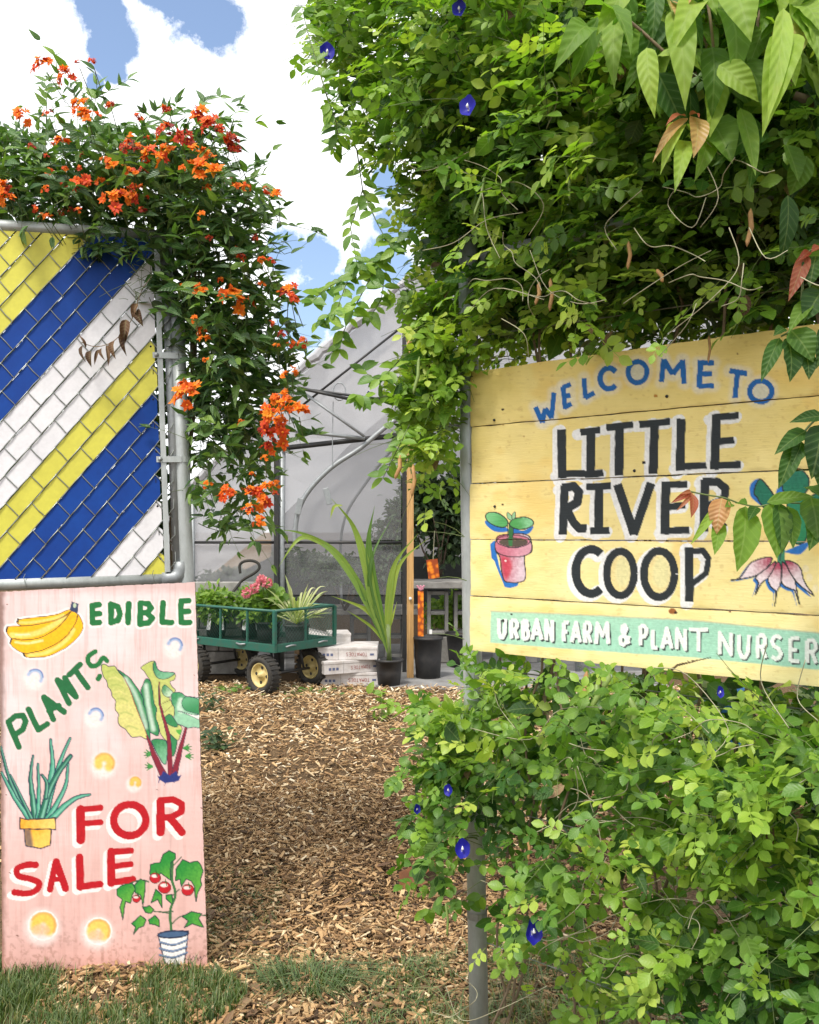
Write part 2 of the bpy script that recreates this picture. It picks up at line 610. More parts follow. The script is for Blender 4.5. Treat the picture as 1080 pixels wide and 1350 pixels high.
# ------------------------------------------------------------------ painted boards
def catmull(pts, n=5, closed=True):
    pts = [np.array(p, float) for p in pts]
    m = len(pts)
    out = []
    rng = range(m if closed else m - 1)
    for i in rng:
        if closed:
            p0, p1, p2, p3 = pts[i - 1], pts[i], pts[(i + 1) % m], pts[(i + 2) % m]
        else:
            p0, p1, p2, p3 = pts[max(i - 1, 0)], pts[i], pts[i + 1], pts[min(i + 2, m - 1)]
        for k in range(n):
            t = k / n
            out.append(0.5 * ((2 * p1) + (-p0 + p2) * t + (2 * p0 - 5 * p1 + 4 * p2 - p3) * t * t + (-p0 + 3 * p1 - 3 * p2 + p3) * t ** 3))
    if not closed:
        out.append(pts[-1])
    return out


def vnoise(x, y, seed=0):
    """smooth value noise, 0..1"""
    xi, yi = np.floor(x).astype(np.int64), np.floor(y).astype(np.int64)
    fx, fy = x - xi, y - yi
    fx, fy = fx * fx * (3 - 2 * fx), fy * fy * (3 - 2 * fy)

    def h(a, b):
        n = (a * 374761393 + b * 668265263 + seed * 1442695041) & 0xffffffff
        n = ((n ^ (n >> 13)) * 1274126177) & 0xffffffff
        return ((n ^ (n >> 16)) & 0xffff) / 65535.0
    return (h(xi, yi) * (1 - fx) + h(xi + 1, yi) * fx) * (1 - fy) + (h(xi, yi + 1) * (1 - fx) + h(xi + 1, yi + 1) * fx) * fy


def fbm(x, y, seed=0, o=4):
    s, a, t = 0, 0.5, 0
    for i in range(o):
        s = s + a * vnoise(x * 2 ** i, y * 2 ** i, seed + i)
        t += a
        a *= 0.55
    return s / t


class Paint:
    """brush work on a board; coordinates are those of the design drawing"""

    def __init__(self, x, y, aa=0.6, wob=0.5):
        self.x0, self.y0 = x.copy(), y.copy()
        self.x = x + (fbm(x / 9, y / 9, 3, 2) - 0.5) * wob * 2
        self.y = y + (fbm(x / 9, y / 9, 9, 2) - 0.5) * wob * 2
        self.c = np.zeros((len(x), 3))
        self.aa = aa
        self.T(1, 0, 0)
        self.brush = fbm(x / 2.5, y / 2.5, 21, 3)

    def T(self, scale, ox, oy):
        self.sc, self.ox, self.oy = scale, ox, oy

    def tp(self, p):
        return (p[0] / self.sc + self.ox, p[1] / self.sc + self.oy)

    def sel(self, pts, pad):
        xs = [p[0] for p in pts]
        ys = [p[1] for p in pts]
        return np.nonzero((self.x > min(xs) - pad) & (self.x < max(xs) + pad) & (self.y > min(ys) - pad) & (self.y < max(ys) + pad))[0]

    def put(self, idx, m, col, alpha=1.0, texture=0.12):
        m = np.clip(m, 0, 1) * alpha
        col = np.array(col, float)
        if col.ndim == 1:
            col = np.repeat(col[None, :], len(idx), 0)
        col = col * (1 + (self.brush[idx, None] - 0.5) * texture * 3)
        self.c[idx] = self.c[idx] * (1 - m[:, None]) + col * m[:, None]

    def stroke(self, pts, w, col, cap='round', soft=None, alpha=1.0, w2=None, curve=False, off=(0, 0), grad=None):
        if curve:
            pts = catmull(pts, 6, False)
        pts = [self.tp((p[0] + off[0], p[1] + off[1])) for p in pts]
        w = w / self.sc
        w2 = w if w2 is None else w2 / self.sc
        soft = (soft / self.sc) if soft else self.aa
        idx = self.sel(pts, max(w, w2) / 2 + soft + 1)
        if len(idx) == 0:
            return
        X, Y = self.x[idx], self.y[idx]
        best = np.full(len(idx), -1e9)
        n = len(pts) - 1
        tot = max(n, 1)
        for i in range(n):
            ax, ay = pts[i]
            bx, by = pts[i + 1]
            dx, dy = bx - ax, by - ay
            L = math.hypot(dx, dy) + 1e-9
            t = ((X - ax) * dx + (Y - ay) * dy) / L
            pp = np.abs((X - ax) * dy - (Y - ay) * dx) / L
            tt = np.clip(t, 0, L)
            ww = w + (w2 - w) * (i + tt / L) / tot
            rd = np.hypot(t - tt, pp)
            d = ww / 2 - rd
            if cap == 'butt':
                lo = -1e9 if i > 0 else 0
                hi = 1e9 if i < n - 1 else L
                d = np.minimum(d if True else d, 1e9)
                d = np.where((t < lo), np.minimum(ww / 2 - pp, t - lo), d)
                d = np.where((t > hi), np.minimum(ww / 2 - pp, hi - t), d)
            best = np.maximum(best, d)
        m = smooth(-soft / 2, soft / 2, best)
        self.put(idx, m, col, alpha)

    def poly(self, pts, col, outline=None, ow=2.0, curve=True, soft=None, alpha=1.0, n=5, grad=None, halo=None, hw=0):
        q = catmull(pts, n) if curve else pts
        raw = q
        q = [self.tp(p) for p in q]
        if halo is not None:
            self.stroke(list(raw) + [raw[0]], hw, halo, soft=hw * 0.5)
        soft = (soft / self.sc) if soft else self.aa
        idx = self.sel(q, soft + 1)
        if len(idx) == 0:
            return
        X, Y = self.x[idx], self.y[idx]
        ins = np.zeros(len(idx), bool)
        dist = np.full(len(idx), 1e9)
        m_ = len(q)
        for i in range(m_):
            ax, ay = q[i]
            bx, by = q[(i + 1) % m_]
            if abs(by - ay) > 1e-9:
                c = ((ay > Y) != (by > Y)) & (X < (bx - ax) * (Y - ay) / (by - ay) + ax)
                ins ^= c
            dx, dy = bx - ax, by - ay
            L2 = dx * dx + dy * dy + 1e-12
            t = np.clip(((X - ax) * dx + (Y - ay) * dy) / L2, 0, 1)
            dist = np.minimum(dist, np.hypot(X - ax - t * dx, Y - ay - t * dy))
        d = np.where(ins, dist, -dist)
        m = smooth(-soft / 2, soft / 2, d)
        c = np.array(col, float)
        if grad is not None:
            # grad: (p0, p1, colour2) painted transition, with ragged brush edge
            (gx0, gy0), (gx1, gy1) = self.tp(grad[0]), self.tp(grad[1])
            dx, dy = gx1 - gx0, gy1 - gy0
            t = ((X - gx0) * dx + (Y - gy0) * dy) / (dx * dx + dy * dy + 1e-9)
            t = smooth(0, 1, t + (self.brush[idx] - 0.5) * 0.35)[:, None]
            c = c[None, :] * (1 - t) + np.array(grad[2], float)[None, :] * t
        self.put(idx, m, c, alpha)
        if outline is not None:
            self.stroke(list(raw) + [raw[0]], ow, outline)

    def ell(self, c, rx, ry, col, rot=0, outline=None, ow=2, soft=None, alpha=1.0, grad=None):
        r = math.radians(rot)
        pts = [(c[0] + rx * math.cos(a) * math.cos(r) - ry * math.sin(a) * math.sin(r), c[1] + rx * math.cos(a) * math.sin(r) + ry * math.sin(a) * math.cos(r))
               for a in np.linspace(0, 2 * math.pi, 25)[:-1]]
        self.poly(pts, col, outline, ow, curve=False, soft=soft, alpha=alpha, grad=grad)

    def arc(self, c, r, a0, a1, w, col, soft=None, alpha=1.0, ry=None):
        pts = [(c[0] + r * math.cos(math.radians(a)), c[1] + (ry or r) * math.sin(math.radians(a))) for a in np.linspace(a0, a1, 14)]
        self.stroke(pts, w, col, soft=soft, alpha=alpha)


def arcp(cx, cy, rx, ry, a0, a1, n=14):
    return [(cx + rx * math.cos(math.radians(a)), cy + ry * math.sin(math.radians(a))) for a in np.linspace(a0, a1, n)]


# capital letters as brush strokes in a unit box (x right, y down)
FONT = {
    'A': [[(0.0, 1), (0.5, 0), (1.0, 1)], [(0.2, 0.68), (0.8, 0.68)]],
    'B': [[(0.05, 0), (0.05, 1)], [(0.05, 0), (0.7, 0.03), (0.85, 0.25), (0.65, 0.46), (0.05, 0.48)], [(0.6, 0.46), (0.95, 0.6), (0.95, 0.85), (0.7, 0.98), (0.05, 1)]],
    'E': [[(0.05, 0), (0.05, 1)], [(0.05, 0), (0.95, 0)], [(0.05, 0.5), (0.8, 0.5)], [(0.05, 1), (0.95, 1)]],
    'F': [[(0.05, 0), (0.05, 1)], [(0.05, 0), (0.95, 0)], [(0.05, 0.48), (0.8, 0.48)]],
    'L': [[(0.05, 0), (0.05, 1), (0.95, 1)]],
    'M': [[(0.0, 1), (0.08, 0), (0.5, 0.6), (0.92, 0), (1.0, 1)]],
    'N': [[(0.05, 1), (0.05, 0), (0.95, 1), (0.95, 0)]],
    'O': [arcp(0.5, 0.5, 0.48, 0.5, 0, 360, 18)],
    'P': [[(0.05, 0), (0.05, 1)], [(0.05, 0), (0.65, 0.0), (0.95, 0.15), (0.95, 0.4), (0.65, 0.56), (0.05, 0.58)]],
    'R': [[(0.05, 0), (0.05, 1)], [(0.05, 0), (0.65, 0.0), (0.92, 0.15), (0.92, 0.36), (0.65, 0.5), (0.05, 0.52)], [(0.5, 0.52), (0.98, 1)]],
    'S': [[(0.92, 0.12), (0.6, 0.0), (0.25, 0.05), (0.08, 0.25), (0.25, 0.42), (0.7, 0.55), (0.92, 0.75), (0.75, 0.95), (0.4, 1.0), (0.05, 0.88)]],
    'T': [[(0, 0), (1, 0)], [(0.5, 0), (0.5, 1)]],
    'U': [[(0.05, 0), (0.08, 0.7), (0.28, 0.98), (0.6, 1.0), (0.88, 0.75), (0.95, 0)]],
    'Y': [[(0, 0), (0.5, 0.5), (1, 0)], [(0.5, 0.5), (0.5, 1)]],
    '&': [[(0.95, 0.95), (0.3, 0.3), (0.3, 0.08), (0.55, 0.0), (0.72, 0.18), (0.5, 0.42), (0.12, 0.65), (0.15, 0.92), (0.45, 1.0), (0.8, 0.8), (0.95, 0.55)]],
}

INK = S(38, 44, 48)
WHITE = S(238, 236, 235)


def paint_welcome(p):
    N = len(p.x)
    x, y = p.x0, p.y0
    # aged yellow ground: warmer towards the top plank, blotchy
    t = smooth(900, 430, y)[:, None]
    base = np.array(S(246, 229, 166))[None, :] * (1 - t) + np.array(S(242, 216, 132))[None, :] * t
    bl = fbm(x / 42, y / 30, 4, 4)
    base = base * (1 + (bl[:, None] - 0.5) * np.array([[0.16, 0.22, 0.5]]))
    org = smooth(0.56, 0.72, fbm(x / 60 + 5, y / 45, 14, 3))[:, None] * 0.35
    base = base * (1 - org) + np.array(S(238, 190, 88))[None, :] * org
    dirt = smooth(0.62, 0.8, fbm(x / 14, y / 5, 33, 4))[:, None] * 0.18
    base = base * (1 - dirt) + np.array(S(190, 160, 96))[None, :] * dirt
    gr = (fbm(x / 30, y / 1.3, 50, 3)[:, None] - 0.5) * 0.08
    p.c = base * (1 + gr)
    for jy, js in ((564, -0.095), (638, -0.05), (711, 0.008), (785, 0.055)):
        dd_ = np.abs(y - (jy + js * (x - 618)))
        g_ = smooth(5, 0, dd_ + 4 * fbm(x / 12, y / 4, 51, 3) - 1.5) * 0.28 * smooth(0.35, 0.65, fbm(x / 25, y / 25, 53, 2))
        p.c = p.c * (1 - g_[:, None]) + np.array(S(120, 84, 40)) * g_[:, None]
    kn = smooth(0.70, 0.80, fbm(x / 8, y / 5, 57, 3)) * 0.25
    p.c = p.c * (1 - kn[:, None]) + np.array(S(186, 140, 70)) * kn[:, None]
    B, BH = S(24, 102, 178), S(236, 226, 205)
    # ---- WELCOME TO
    p.T(4.154, 600, 420)
    L1 = []
    L1 += [[(440, 485), (478, 570)], [(478, 570), (493, 492)], [(493, 492), (530, 545)], [(528, 545), (543, 405)]]
    L1 += [[(592, 372), (604, 492)], [(590, 377), (634, 358)], [(598, 430), (632, 418)], [(600, 487), (640, 466)]]
    L1 += [[(708, 325), (714, 436)], [(712, 434), (765, 406)]]
    C = arcp(845, 328, 50, 56, 318, 58, 2)
    Cc = arcp(843, 328, 48, 57, -40, -320, 18)
    O1 = arcp(1000, 293, 52, 58, 0, 360, 22)
    s = 4.154 / 2.25
    q = lambda pts: [(a * s, b * s) for a, b in pts]
    L2 = [q(k) for k in [[(612, 188), (620, 120)], [(620, 122), (646, 165)], [(646, 165), (676, 125)], [(675, 122), (680, 192)],
                         [(728, 135), (724, 205)], [(720, 131), (768, 131)], [(726, 165), (762, 163)], [(722, 200), (768, 199)],
                         [(815, 155), (866, 163)], [(838, 158), (831, 235)]]]
    O2 = q(arcp(907, 216, 33, 31, 0, 360, 20))
    allw = [(k, 27) for k in L1] + [(Cc, 30), (O1, 28)] + [(k, 29) for k in L2] + [(O2, 29)]
    for k, w in allw:
        p.stroke(k, w + 42, BH, soft=30, alpha=0.55)
    for c in ((1000, 293), (907 * s, 216 * s)):
        p.ell(c, 42, 42, S(222, 220, 205), soft=14, alpha=0.8)
    for k, w in allw:
        p.stroke(k, w, B, cap='butt')
    # ---- LITTLE RIVER COOP
    p.T(2.25, 600, 420)
    big = [
        [(316, 328), (318, 474)], [(306, 461), (386, 459)],
        [(372, 338), (430, 330)], [(404, 333), (402, 470)], [(385, 463), (440, 458)],
        [(449, 324), (529, 314)], [(488, 316), (487, 466)],
        [(547, 314), (638, 305)], [(592, 308), (588, 461)],
        [(671, 297), (668, 452)], [(658, 440), (746, 436)],
        [(776, 286), (770, 448)], [(762, 294), (842, 287)], [(775, 366), (828, 360)], [(762, 438), (848, 432)],
        [(325, 495), (320, 640)], [(318, 502), (352, 498), (368, 515), (363, 545), (330, 565)], [(333, 566), (352, 605), (368, 622), (390, 622)],
        [(390, 500), (463, 495)], [(428, 498), (426, 632)], [(400, 630), (458, 628)],
        [(482, 492), (532, 640)], [(530, 640), (582, 488)],
        [(626, 484), (622, 640)], [(614, 494), (690, 491)], [(625, 560), (684, 553)], [(614, 630), (696, 627)],
        [(741, 478), (738, 632)], [(735, 484), (780, 484), (803, 505), (797, 540), (745, 557)], [(755, 558), (778, 600), (800, 622)],
    ]
    bw = [27] * len(big)
    for i in (0, 3, 6, 8, 9, 11, 16, 19, 21, 22, 23, 27):
        bw[i] = 29
    for i in (1, 2, 4, 5, 7, 10, 12, 13, 14, 18, 20, 24, 25, 26):
        bw[i] = 23
    rest = [
        (arcp(404, 750, 46, 66, -52, -308, 18), 28), (arcp(491, 756, 41, 66, 0, 360, 22), 25),
        (arcp(606, 758, 46, 69, 0, 360, 22), 26), ([(694, 678), (696, 840)], 28), ([(688, 690), (735, 688), (752, 712), (745, 755), (702, 788)], 20)]
    both = list(zip(big, bw)) + rest
    for k, w in both:
        p.stroke(k, w + 8, WHITE, off=(-9, 7))
        p.stroke(k, w + 2, WHITE, off=(-3, 2))
    for c, rx, ry in (((491, 756), 32, 55), ((606, 758), 36, 58)):
        p.ell(c, rx, ry, S(235, 214, 150), soft=12)
        p.ell((c[0] + 6, c[1] - 4), rx * .7, ry * .8, S(222, 220, 168), soft=16, alpha=0.6)
    for k, w in both:
        p.stroke(k, w - 2.5, INK, cap='butt')
    # ---- band and lower line
    p.poly([(106, 868), (400, 880), (700, 895), (1000, 925), (1250, 950), (1250, 1055), (1080, 1042), (700, 1005), (400, 985), (104, 962)], S(172, 214, 186), curve=False, soft=5,
           grad=((300, 860), (340, 1010), S(160, 208, 184)))
    p.stroke([(106, 868), (400, 880), (700, 895), (1000, 925), (1250, 950)], 5, S(178, 178, 150), soft=4, alpha=0.6)
    p.T(2.4, 630, 620)
    chars = [('U', 60, 92, 465, 533), ('R', 100, 130, 470, 536), ('B', 137, 164, 471, 538), ('A', 166, 206, 470, 540), ('N', 210, 241, 470, 542),
             ('F', 266, 292, 477, 546), ('A', 292, 328, 477, 548), ('R', 333, 362, 478, 550), ('M', 370, 417, 480, 553), ('&', 442, 484, 486, 556),
             ('P', 509, 538, 488, 558), ('L', 548, 574, 500, 566), ('A', 578, 618, 496, 568), ('N', 624, 662, 498, 570), ('T', 664, 732, 500, 576),
             ('N', 758, 808, 510, 586), ('U', 820, 864, 516, 596), ('R', 880, 916, 518, 598), ('S', 924, 966, 520, 602), ('E', 982, 1022, 528, 608), ('R', 1036, 1076, 534, 614), ('Y', 1090, 1132, 540, 620)]
    for pas in (0, 1):
        for ch, x0, x1, y0, y1 in chars:
            for st in FONT[ch]:
                pts = [(x0 + 5 + a * (x1 - x0 - 9), y0 + 4 + b * (y1 - y0 - 8)) for a, b in st]
                if pas == 0:
                    p.stroke(pts, 11.5, INK, off=(4.5, 5), cap='butt')
                else:
                    p.stroke(pts, 12.5, S(232, 236, 230), cap='butt')
    # ---- seedling in a pot
    p.T(10.39, 630, 660)
    BL = S(40, 112, 190)
    p.poly([(110, 270), (240, 340), (400, 370), (410, 420), (240, 425), (120, 340)], BL, soft=10)
    p.poly([(480, 380), (620, 410), (760, 350), (720, 430), (650, 460), (490, 440)], BL, soft=10)
    p.poly([(170, 600), (220, 550), (260, 560), (260, 760), (330, 1010), (400, 1110), (560, 1120), (545, 1170), (450, 1195), (370, 1185), (330, 1090), (230, 830), (190, 790)], BL, curve=False, soft=10)
    p.poly([(255, 520), (330, 470), (500, 450), (640, 460), (725, 520), (740, 700), (640, 770), (655, 1060), (560, 1120), (440, 1120), (350, 1070), (300, 780), (245, 690)], S(190, 95, 115), INK, 16,
           grad=((330, 900), (640, 950), S(214, 190, 200)))
    p.poly([(250, 560), (380, 630), (560, 640), (720, 560), (730, 700), (600, 765), (420, 765), (255, 700)], S(196, 110, 130), INK, 14, grad=((350, 650), (650, 700), S(208, 150, 165)))
    p.ell((490, 555), 230, 85, S(196, 120, 140), outline=INK, ow=12)
    p.ell((490, 570), 200, 62, S(84, 72, 62))
    p.poly([(330, 790), (430, 800), (470, 900), (420, 1040), (370, 1050)], S(196, 52, 72), soft=60, alpha=0.8)
    p.stroke([(455, 320), (450, 600)], 58, S(52, 110, 62))
    p.stroke([(415, 330), (412, 500)], 12, INK)
    p.stroke([(490, 380), (480, 500)], 12, INK)
    p.ell((262, 262), 165, 88, S(120, 190, 130), 24, INK, 15, grad=((130, 200), (330, 320), S(84, 160, 92)))
    p.ell((600, 310), 165, 82, S(80, 156, 84), -4, INK, 15, grad=((520, 320), (740, 290), S(140, 200, 150)))
    p.poly([(405, 160), (465, 210), (470, 270), (410, 240)], S(150, 196, 150), INK, 9)
    p.poly([(510, 150), (515, 230), (480, 260), (470, 200)], S(150, 196, 150), INK, 9)
    # ---- radish
    p.T(6.136, 950, 600)
    GR = S(30, 112, 88)
    for k in ([(325, 200), (250, 230), (240, 320), (300, 390), (350, 400)], [(520, 780), (720, 700), (650, 800), (540, 790)], [(450, 310), (480, 255), (540, 240), (520, 380)]):
        p.poly(k, BL, soft=8)
    p.poly([(310, 200), (350, 215), (430, 320), (470, 420), (500, 600), (330, 400), (300, 350), (270, 300)], GR, INK, 12)
    p.poly([(560, 110), (650, 115), (715, 190), (710, 270), (680, 330), (700, 500), (690, 690), (580, 690), (540, 400), (500, 250), (520, 150)], GR, INK, 12, grad=((560, 120), (640, 680), S(48, 140, 96)))
    p.poly([(740, 330), (860, 300), (960, 330), (900, 420), (760, 500), (700, 450)], GR, INK, 12)
    p.stroke([(500, 560), (492, 720), (490, 860)], 60, S(58, 130, 100))
    p.stroke([(488, 700), (482, 850)], 10, INK)
    pet = [[(420, 835), (330, 835), (240, 880), (160, 990), (90, 1010), (180, 1000), (290, 975), (360, 930)],
           [(445, 860), (380, 910), (285, 990), (310, 1035), (282, 1130), (330, 1040), (390, 990), (430, 930)],
           [(465, 865), (420, 940), (385, 1000), (410, 1070), (450, 1110), (440, 1220), (460, 1100), (485, 1050), (495, 930)],
           [(500, 865), (495, 960), (500, 1040), (560, 1080), (605, 1100), (640, 1205), (612, 1060), (600, 1010), (550, 920)],
           [(525, 855), (600, 870), (655, 930), (670, 1000), (700, 1060), (755, 1135), (640, 1050), (590, 990), (550, 920)]]
    for k in pet:
        p.poly([(a - 22, b + 14) for a, b in k], BL, soft=10)
    for k in pet:
        p.poly(k, S(170, 58, 88), INK, 11, n=3, grad=((480, 880), (440 + (k[4][0] - 440) * 0.5, 1040), S(232, 214, 220)))
    for a in ((690, 920), (720, 990), (770, 1080)):
        p.ell(a, 26, 30, S(240, 226, 190), soft=18, alpha=0.7)
    # ---- nail heads, holes, a split
    p.T(2.25, 600, 420)
    for a, r, c in (((142, 270), 4.5, S(50, 30, 25)), ((141, 552), 3.5, S(70, 45, 25)), ((168, 877), 3.5, S(40, 35, 30)), ((560, 427), 6, S(20, 18, 20)),
                    ((608, 101), 6, S(45, 30, 20)), ((838, 105), 3, S(150, 110, 60)), ((595, 229), 6, S(190, 130, 50)), ((142, 315), 3, S(190, 150, 80)), ((205, 350), 3, S(190, 150, 80)),
                    ((645, 868), 11, S(150, 90, 40)), ((655, 872), 5, S(60, 30, 20)), ((150, 718), 3.5, S(235, 235, 230)), ((672, 689), 3.5, S(235, 230, 220)), ((815, 870), 4, S(120, 80, 50))):
        p.ell(a, r, r * 0.8, c, soft=1.5)
    p.stroke([(760, 1004), (700, 1020), (660, 1028), (640, 1046)], 2, S(60, 35, 22), w2=9)
    p.stroke([(740, 1012), (690, 1016)], 1.5, S(60, 35, 22))
    # grime along the plank joints
    for s0, z in ((0, 0),):
        pass


GRN, RED = S(28, 112, 56), S(184, 14, 28)


def paint_edible(p):
    x, y = p.x0, p.y0
    t = smooth(760, 1300, y)[:, None]
    base = np.array(S(232, 206, 204)) * (1 - t) + np.array(S(226, 180, 172)) * t
    lt = smooth(0.42, 0.68, fbm(x / 70 + 3, y / 75, 8, 3)) * smooth(1150, 1000, y)
    base = base * (1 - lt[:, None] * 0.5) + np.array(S(236, 222, 224)) * lt[:, None] * 0.5
    base = base * (1 + (fbm(x / 30, y / 44, 5, 4)[:, None] - 0.5) * 0.2)
    st = smooth(0.5, 0.75, fbm(x / 3.5, y / 60, 61, 4))[:, None] * 0.30
    base = base * (1 - st) + np.array(S(196, 150, 140)) * st
    mud = smooth(1180, 1290, y + 30 * (fbm(x / 9, y / 9, 71, 4) - 0.5)) * smooth(0.50, 0.72, fbm(x / 5, y / 5, 73, 4))
    base = base * (1 - mud[:, None] * 0.5) + np.array(S(120, 84, 62)) * mud[:, None] * 0.5
    run = smooth(0.60, 0.80, fbm(x / 2.2, y / 90, 81, 4)) * smooth(0.4, 0.6, fbm(x / 50, y / 60, 83, 2))
    base = base * (1 - run[:, None] * 0.22) + np.array(S(150, 110, 104)) * run[:, None] * 0.22
    br = (fbm(x / 26, y / 3.0, 85, 3) - 0.5) * 0.10
    base = base * (1 + br[:, None])
    edge = smooth(9, 0, x + 4 * fbm(x / 6, y / 9, 12, 3) - 3)[:, None] * 0.75
    base = base * (1 - edge) + np.array(S(110, 70, 50)) * edge
    top = smooth(792, 778, y + 8 * fbm(x / 7, y / 7, 17, 3))[:, None] * 0.3
    base = base * (1 - top) + np.array(S(170, 110, 100)) * top
    bot = smooth(1235, 1290, y + 14 * fbm(x / 20, y / 12, 19, 3))[:, None] * 0.3
    base = base * (1 - bot) + np.array(S(190, 120, 95)) * bot
    p.c = base
    PW = S(244, 230, 226)
    NAVY = S(34, 42, 70)
    # ---- bubbles
    for (sc, ox, oy), c, r, col in (((3.724, 0, 750), (858, 378), 42, S(96, 150, 205)), ((3.724, 0, 750), (172, 532), 44, S(120, 165, 212)), ((3.724, 0, 750), (470, 722), 42, S(100, 150, 205)),
                                    ((3.724, 0, 750), (512, 955), 55, S(240, 196, 84)), ((3.724, 0, 750), (664, 1050), 32, S(236, 184, 74)),
                                    ((3.724, 0, 1030), (212, 708), 70, S(240, 196, 74)), ((3.724, 0, 1030), (483, 736), 64, S(240, 200, 88))):
        p.T(sc, ox, oy)
        yel = col[0] > col[2]
        p.ell((c[0] - 6, c[1] + 8), r * 1.2, r * 1.25, PW, soft=r * 0.8, alpha=0.75)
        if yel:
            p.arc((c[0], c[1]), r * 0.52, -200, 40, r * 0.75, col, soft=r * 0.4, alpha=0.95)
            p.arc((c[0], c[1]), r * 0.86, -150, 30, r * 0.2, S(222, 158, 50), soft=r * 0.15, alpha=0.7)
        else:
            p.arc((c[0], c[1]), r * 0.78, -160, 35, r * 0.36, col, soft=r * 0.35, alpha=0.75)
            p.arc((c[0], c[1]), r * 0.9, -130, 0, r * 0.12, S(60, 105, 170), soft=r * 0.12, alpha=0.9)
        if oy > 1000:
            p.arc(c, r * 1.03, 0, 360, 7, PW, soft=4)
            p.ell((c[0] - 10, c[1] + 22), r * 0.62, r * 0.4, S(232, 186, 150), soft=20, alpha=0.8)
    # ---- words
    p.T(3.724, 0, 750)
    ed = [[(453, 180), (455, 264)], [(453, 180), (487, 177)], [(455, 222), (490, 220)], [(455, 264), (488, 263)],
          [(545, 175), (546, 262)], [(545, 175), (578, 187), (590, 222), (578, 254), (546, 264)],
          [(632, 170), (629, 264)],
          [(690, 168), (688, 270)], [(690, 167), (728, 172), (742, 192), (725, 214), (694, 218)], [(722, 216), (748, 240), (730, 264), (688, 271)],
          [(800, 166), (797, 262), (842, 263)],
          [(889, 158), (889, 262)], [(889, 158), (928, 156)], [(889, 210), (926, 208)], [(889, 263), (930, 262)]]
    pl = [[(40, 752), (93, 874)], [(40, 752), (78, 722), (112, 720), (126, 748), (112, 788), (72, 815)],
          [(140, 690), (188, 790), (232, 762)],
          [(216, 632), (262, 738)], [(216, 630), (314, 702)], [(240, 696), (288, 672)],
          [(282, 548), (340, 660)], [(282, 545), (374, 628)], [(318, 536), (374, 628)],
          [(340, 520), (392, 470)], [(368, 496), (430, 582)]]
    sS = [[(468, 406), (436, 428), (432, 456), (452, 478), (482, 468), (505, 438), (526, 452)], [(482, 540), (490, 526)]]
    for k in ed:
        p.stroke(k, 44, PW, soft=8, off=(-1, 4))
    for k in pl:
        p.stroke(k, 42, PW, soft=22, alpha=0.35)
    for k in ed:
        p.stroke(k, 29, GRN)
    for k in pl:
        p.stroke(k, 29, S(30, 104, 58))
    for k in sS:
        p.stroke(k, 24, GRN, curve=len(k) > 3)
    p.T(3.724, 0, 1030)
    fo = [([(396, 140), (396, 288)], 44), ([(396, 140), (492, 131)], 32), ([(396, 210), (494, 202)], 30),
          (arcp(637, 191, 79, 77, 0, 360, 24), 38),
          ([(789, 100), (788, 250)], 42), ([(789, 92), (850, 90), (893, 112), (890, 150), (850, 172), (795, 182)], 32), ([(836, 182), (894, 250)], 38)]
    sa = [([(176, 411), (125, 412), (84, 432), (92, 465), (150, 480), (192, 500), (178, 535), (130, 552), (70, 545)], 31),
          ([(274, 396), (246, 532)], 32), ([(276, 396), (322, 526)], 36), ([(258, 482), (306, 482)], 26),
          ([(390, 375), (394, 518)], 40), ([(394, 518), (492, 506)], 34),
          ([(546, 346), (546, 500)], 40), ([(546, 346), (643, 342)], 32), ([(546, 420), (642, 408)], 30), ([(548, 497), (652, 482)], 34)]
    for k, w in fo + sa:
        p.stroke(k, w + 8, PW, off=(-16, 16), curve=len(k) > 8 and w < 35)
        p.stroke(k, w + 4, PW, off=(-8, 8), curve=len(k) > 8 and w < 35)
    for k, w in fo + sa:
        p.stroke(k, w, RED, curve=len(k) > 8 and w < 35)
    # ---- bananas
    p.T(7.2, 0, 780)
    Y1, Y2 = S(250, 184, 20), S(246, 214, 112)
    b = [[(170, 268), (420, 235), (560, 205), (650, 170), (680, 185), (600, 240), (480, 285), (300, 318), (195, 322)],
         [(60, 350), (90, 328), (300, 320), (500, 280), (600, 235), (668, 188), (640, 240), (560, 330), (440, 410), (320, 450), (200, 455), (105, 440), (62, 385)],
         [(98, 480), (120, 445), (200, 455), (320, 450), (440, 410), (560, 330), (650, 220), (680, 185), (735, 215), (720, 290), (650, 400), (560, 480), (430, 545), (300, 580), (215, 582), (130, 530)],
         [(225, 590), (300, 580), (430, 545), (560, 480), (650, 400), (720, 290), (738, 215), (782, 285), (785, 350), (740, 430), (640, 520), (500, 595), (380, 625), (250, 622)]]
    for k in b:
        p.stroke(catmull(k, 3) + [k[0]], 42, S(246, 236, 232), soft=12)
    for i, k in enumerate(b):
        p.poly(k, Y1, None, n=4)
    p.stroke([(190, 295), (330, 290), (480, 262), (600, 220)], 26, Y2, soft=16, curve=True, alpha=0.9)
    p.stroke([(110, 410), (240, 415), (380, 385), (520, 310), (610, 240)], 48, Y2, soft=22, curve=True, alpha=0.95)
    p.stroke([(150, 408), (280, 408)], 14, S(250, 236, 180), soft=12, alpha=0.9)
    p.stroke([(150, 480), (260, 490), (400, 465)], 22, S(248, 226, 150), soft=14, curve=True, alpha=0.95)
    p.stroke([(270, 600), (400, 590), (540, 530), (650, 440), (700, 360)], 34, Y2, soft=18, curve=True, alpha=0.95)
    p.stroke([(640, 300), (690, 230)], 20, S(252, 170, 8), soft=14, alpha=0.8)
    for k in b:
        p.stroke(catmull(k, 4) + [k[0]], 6, S(60, 44, 36))
    p.poly([(680, 95), (745, 113), (735, 205), (662, 178)], S(52, 62, 96), curve=False)
    p.ell((708, 130), 15, 22, S(186, 200, 170), soft=8)
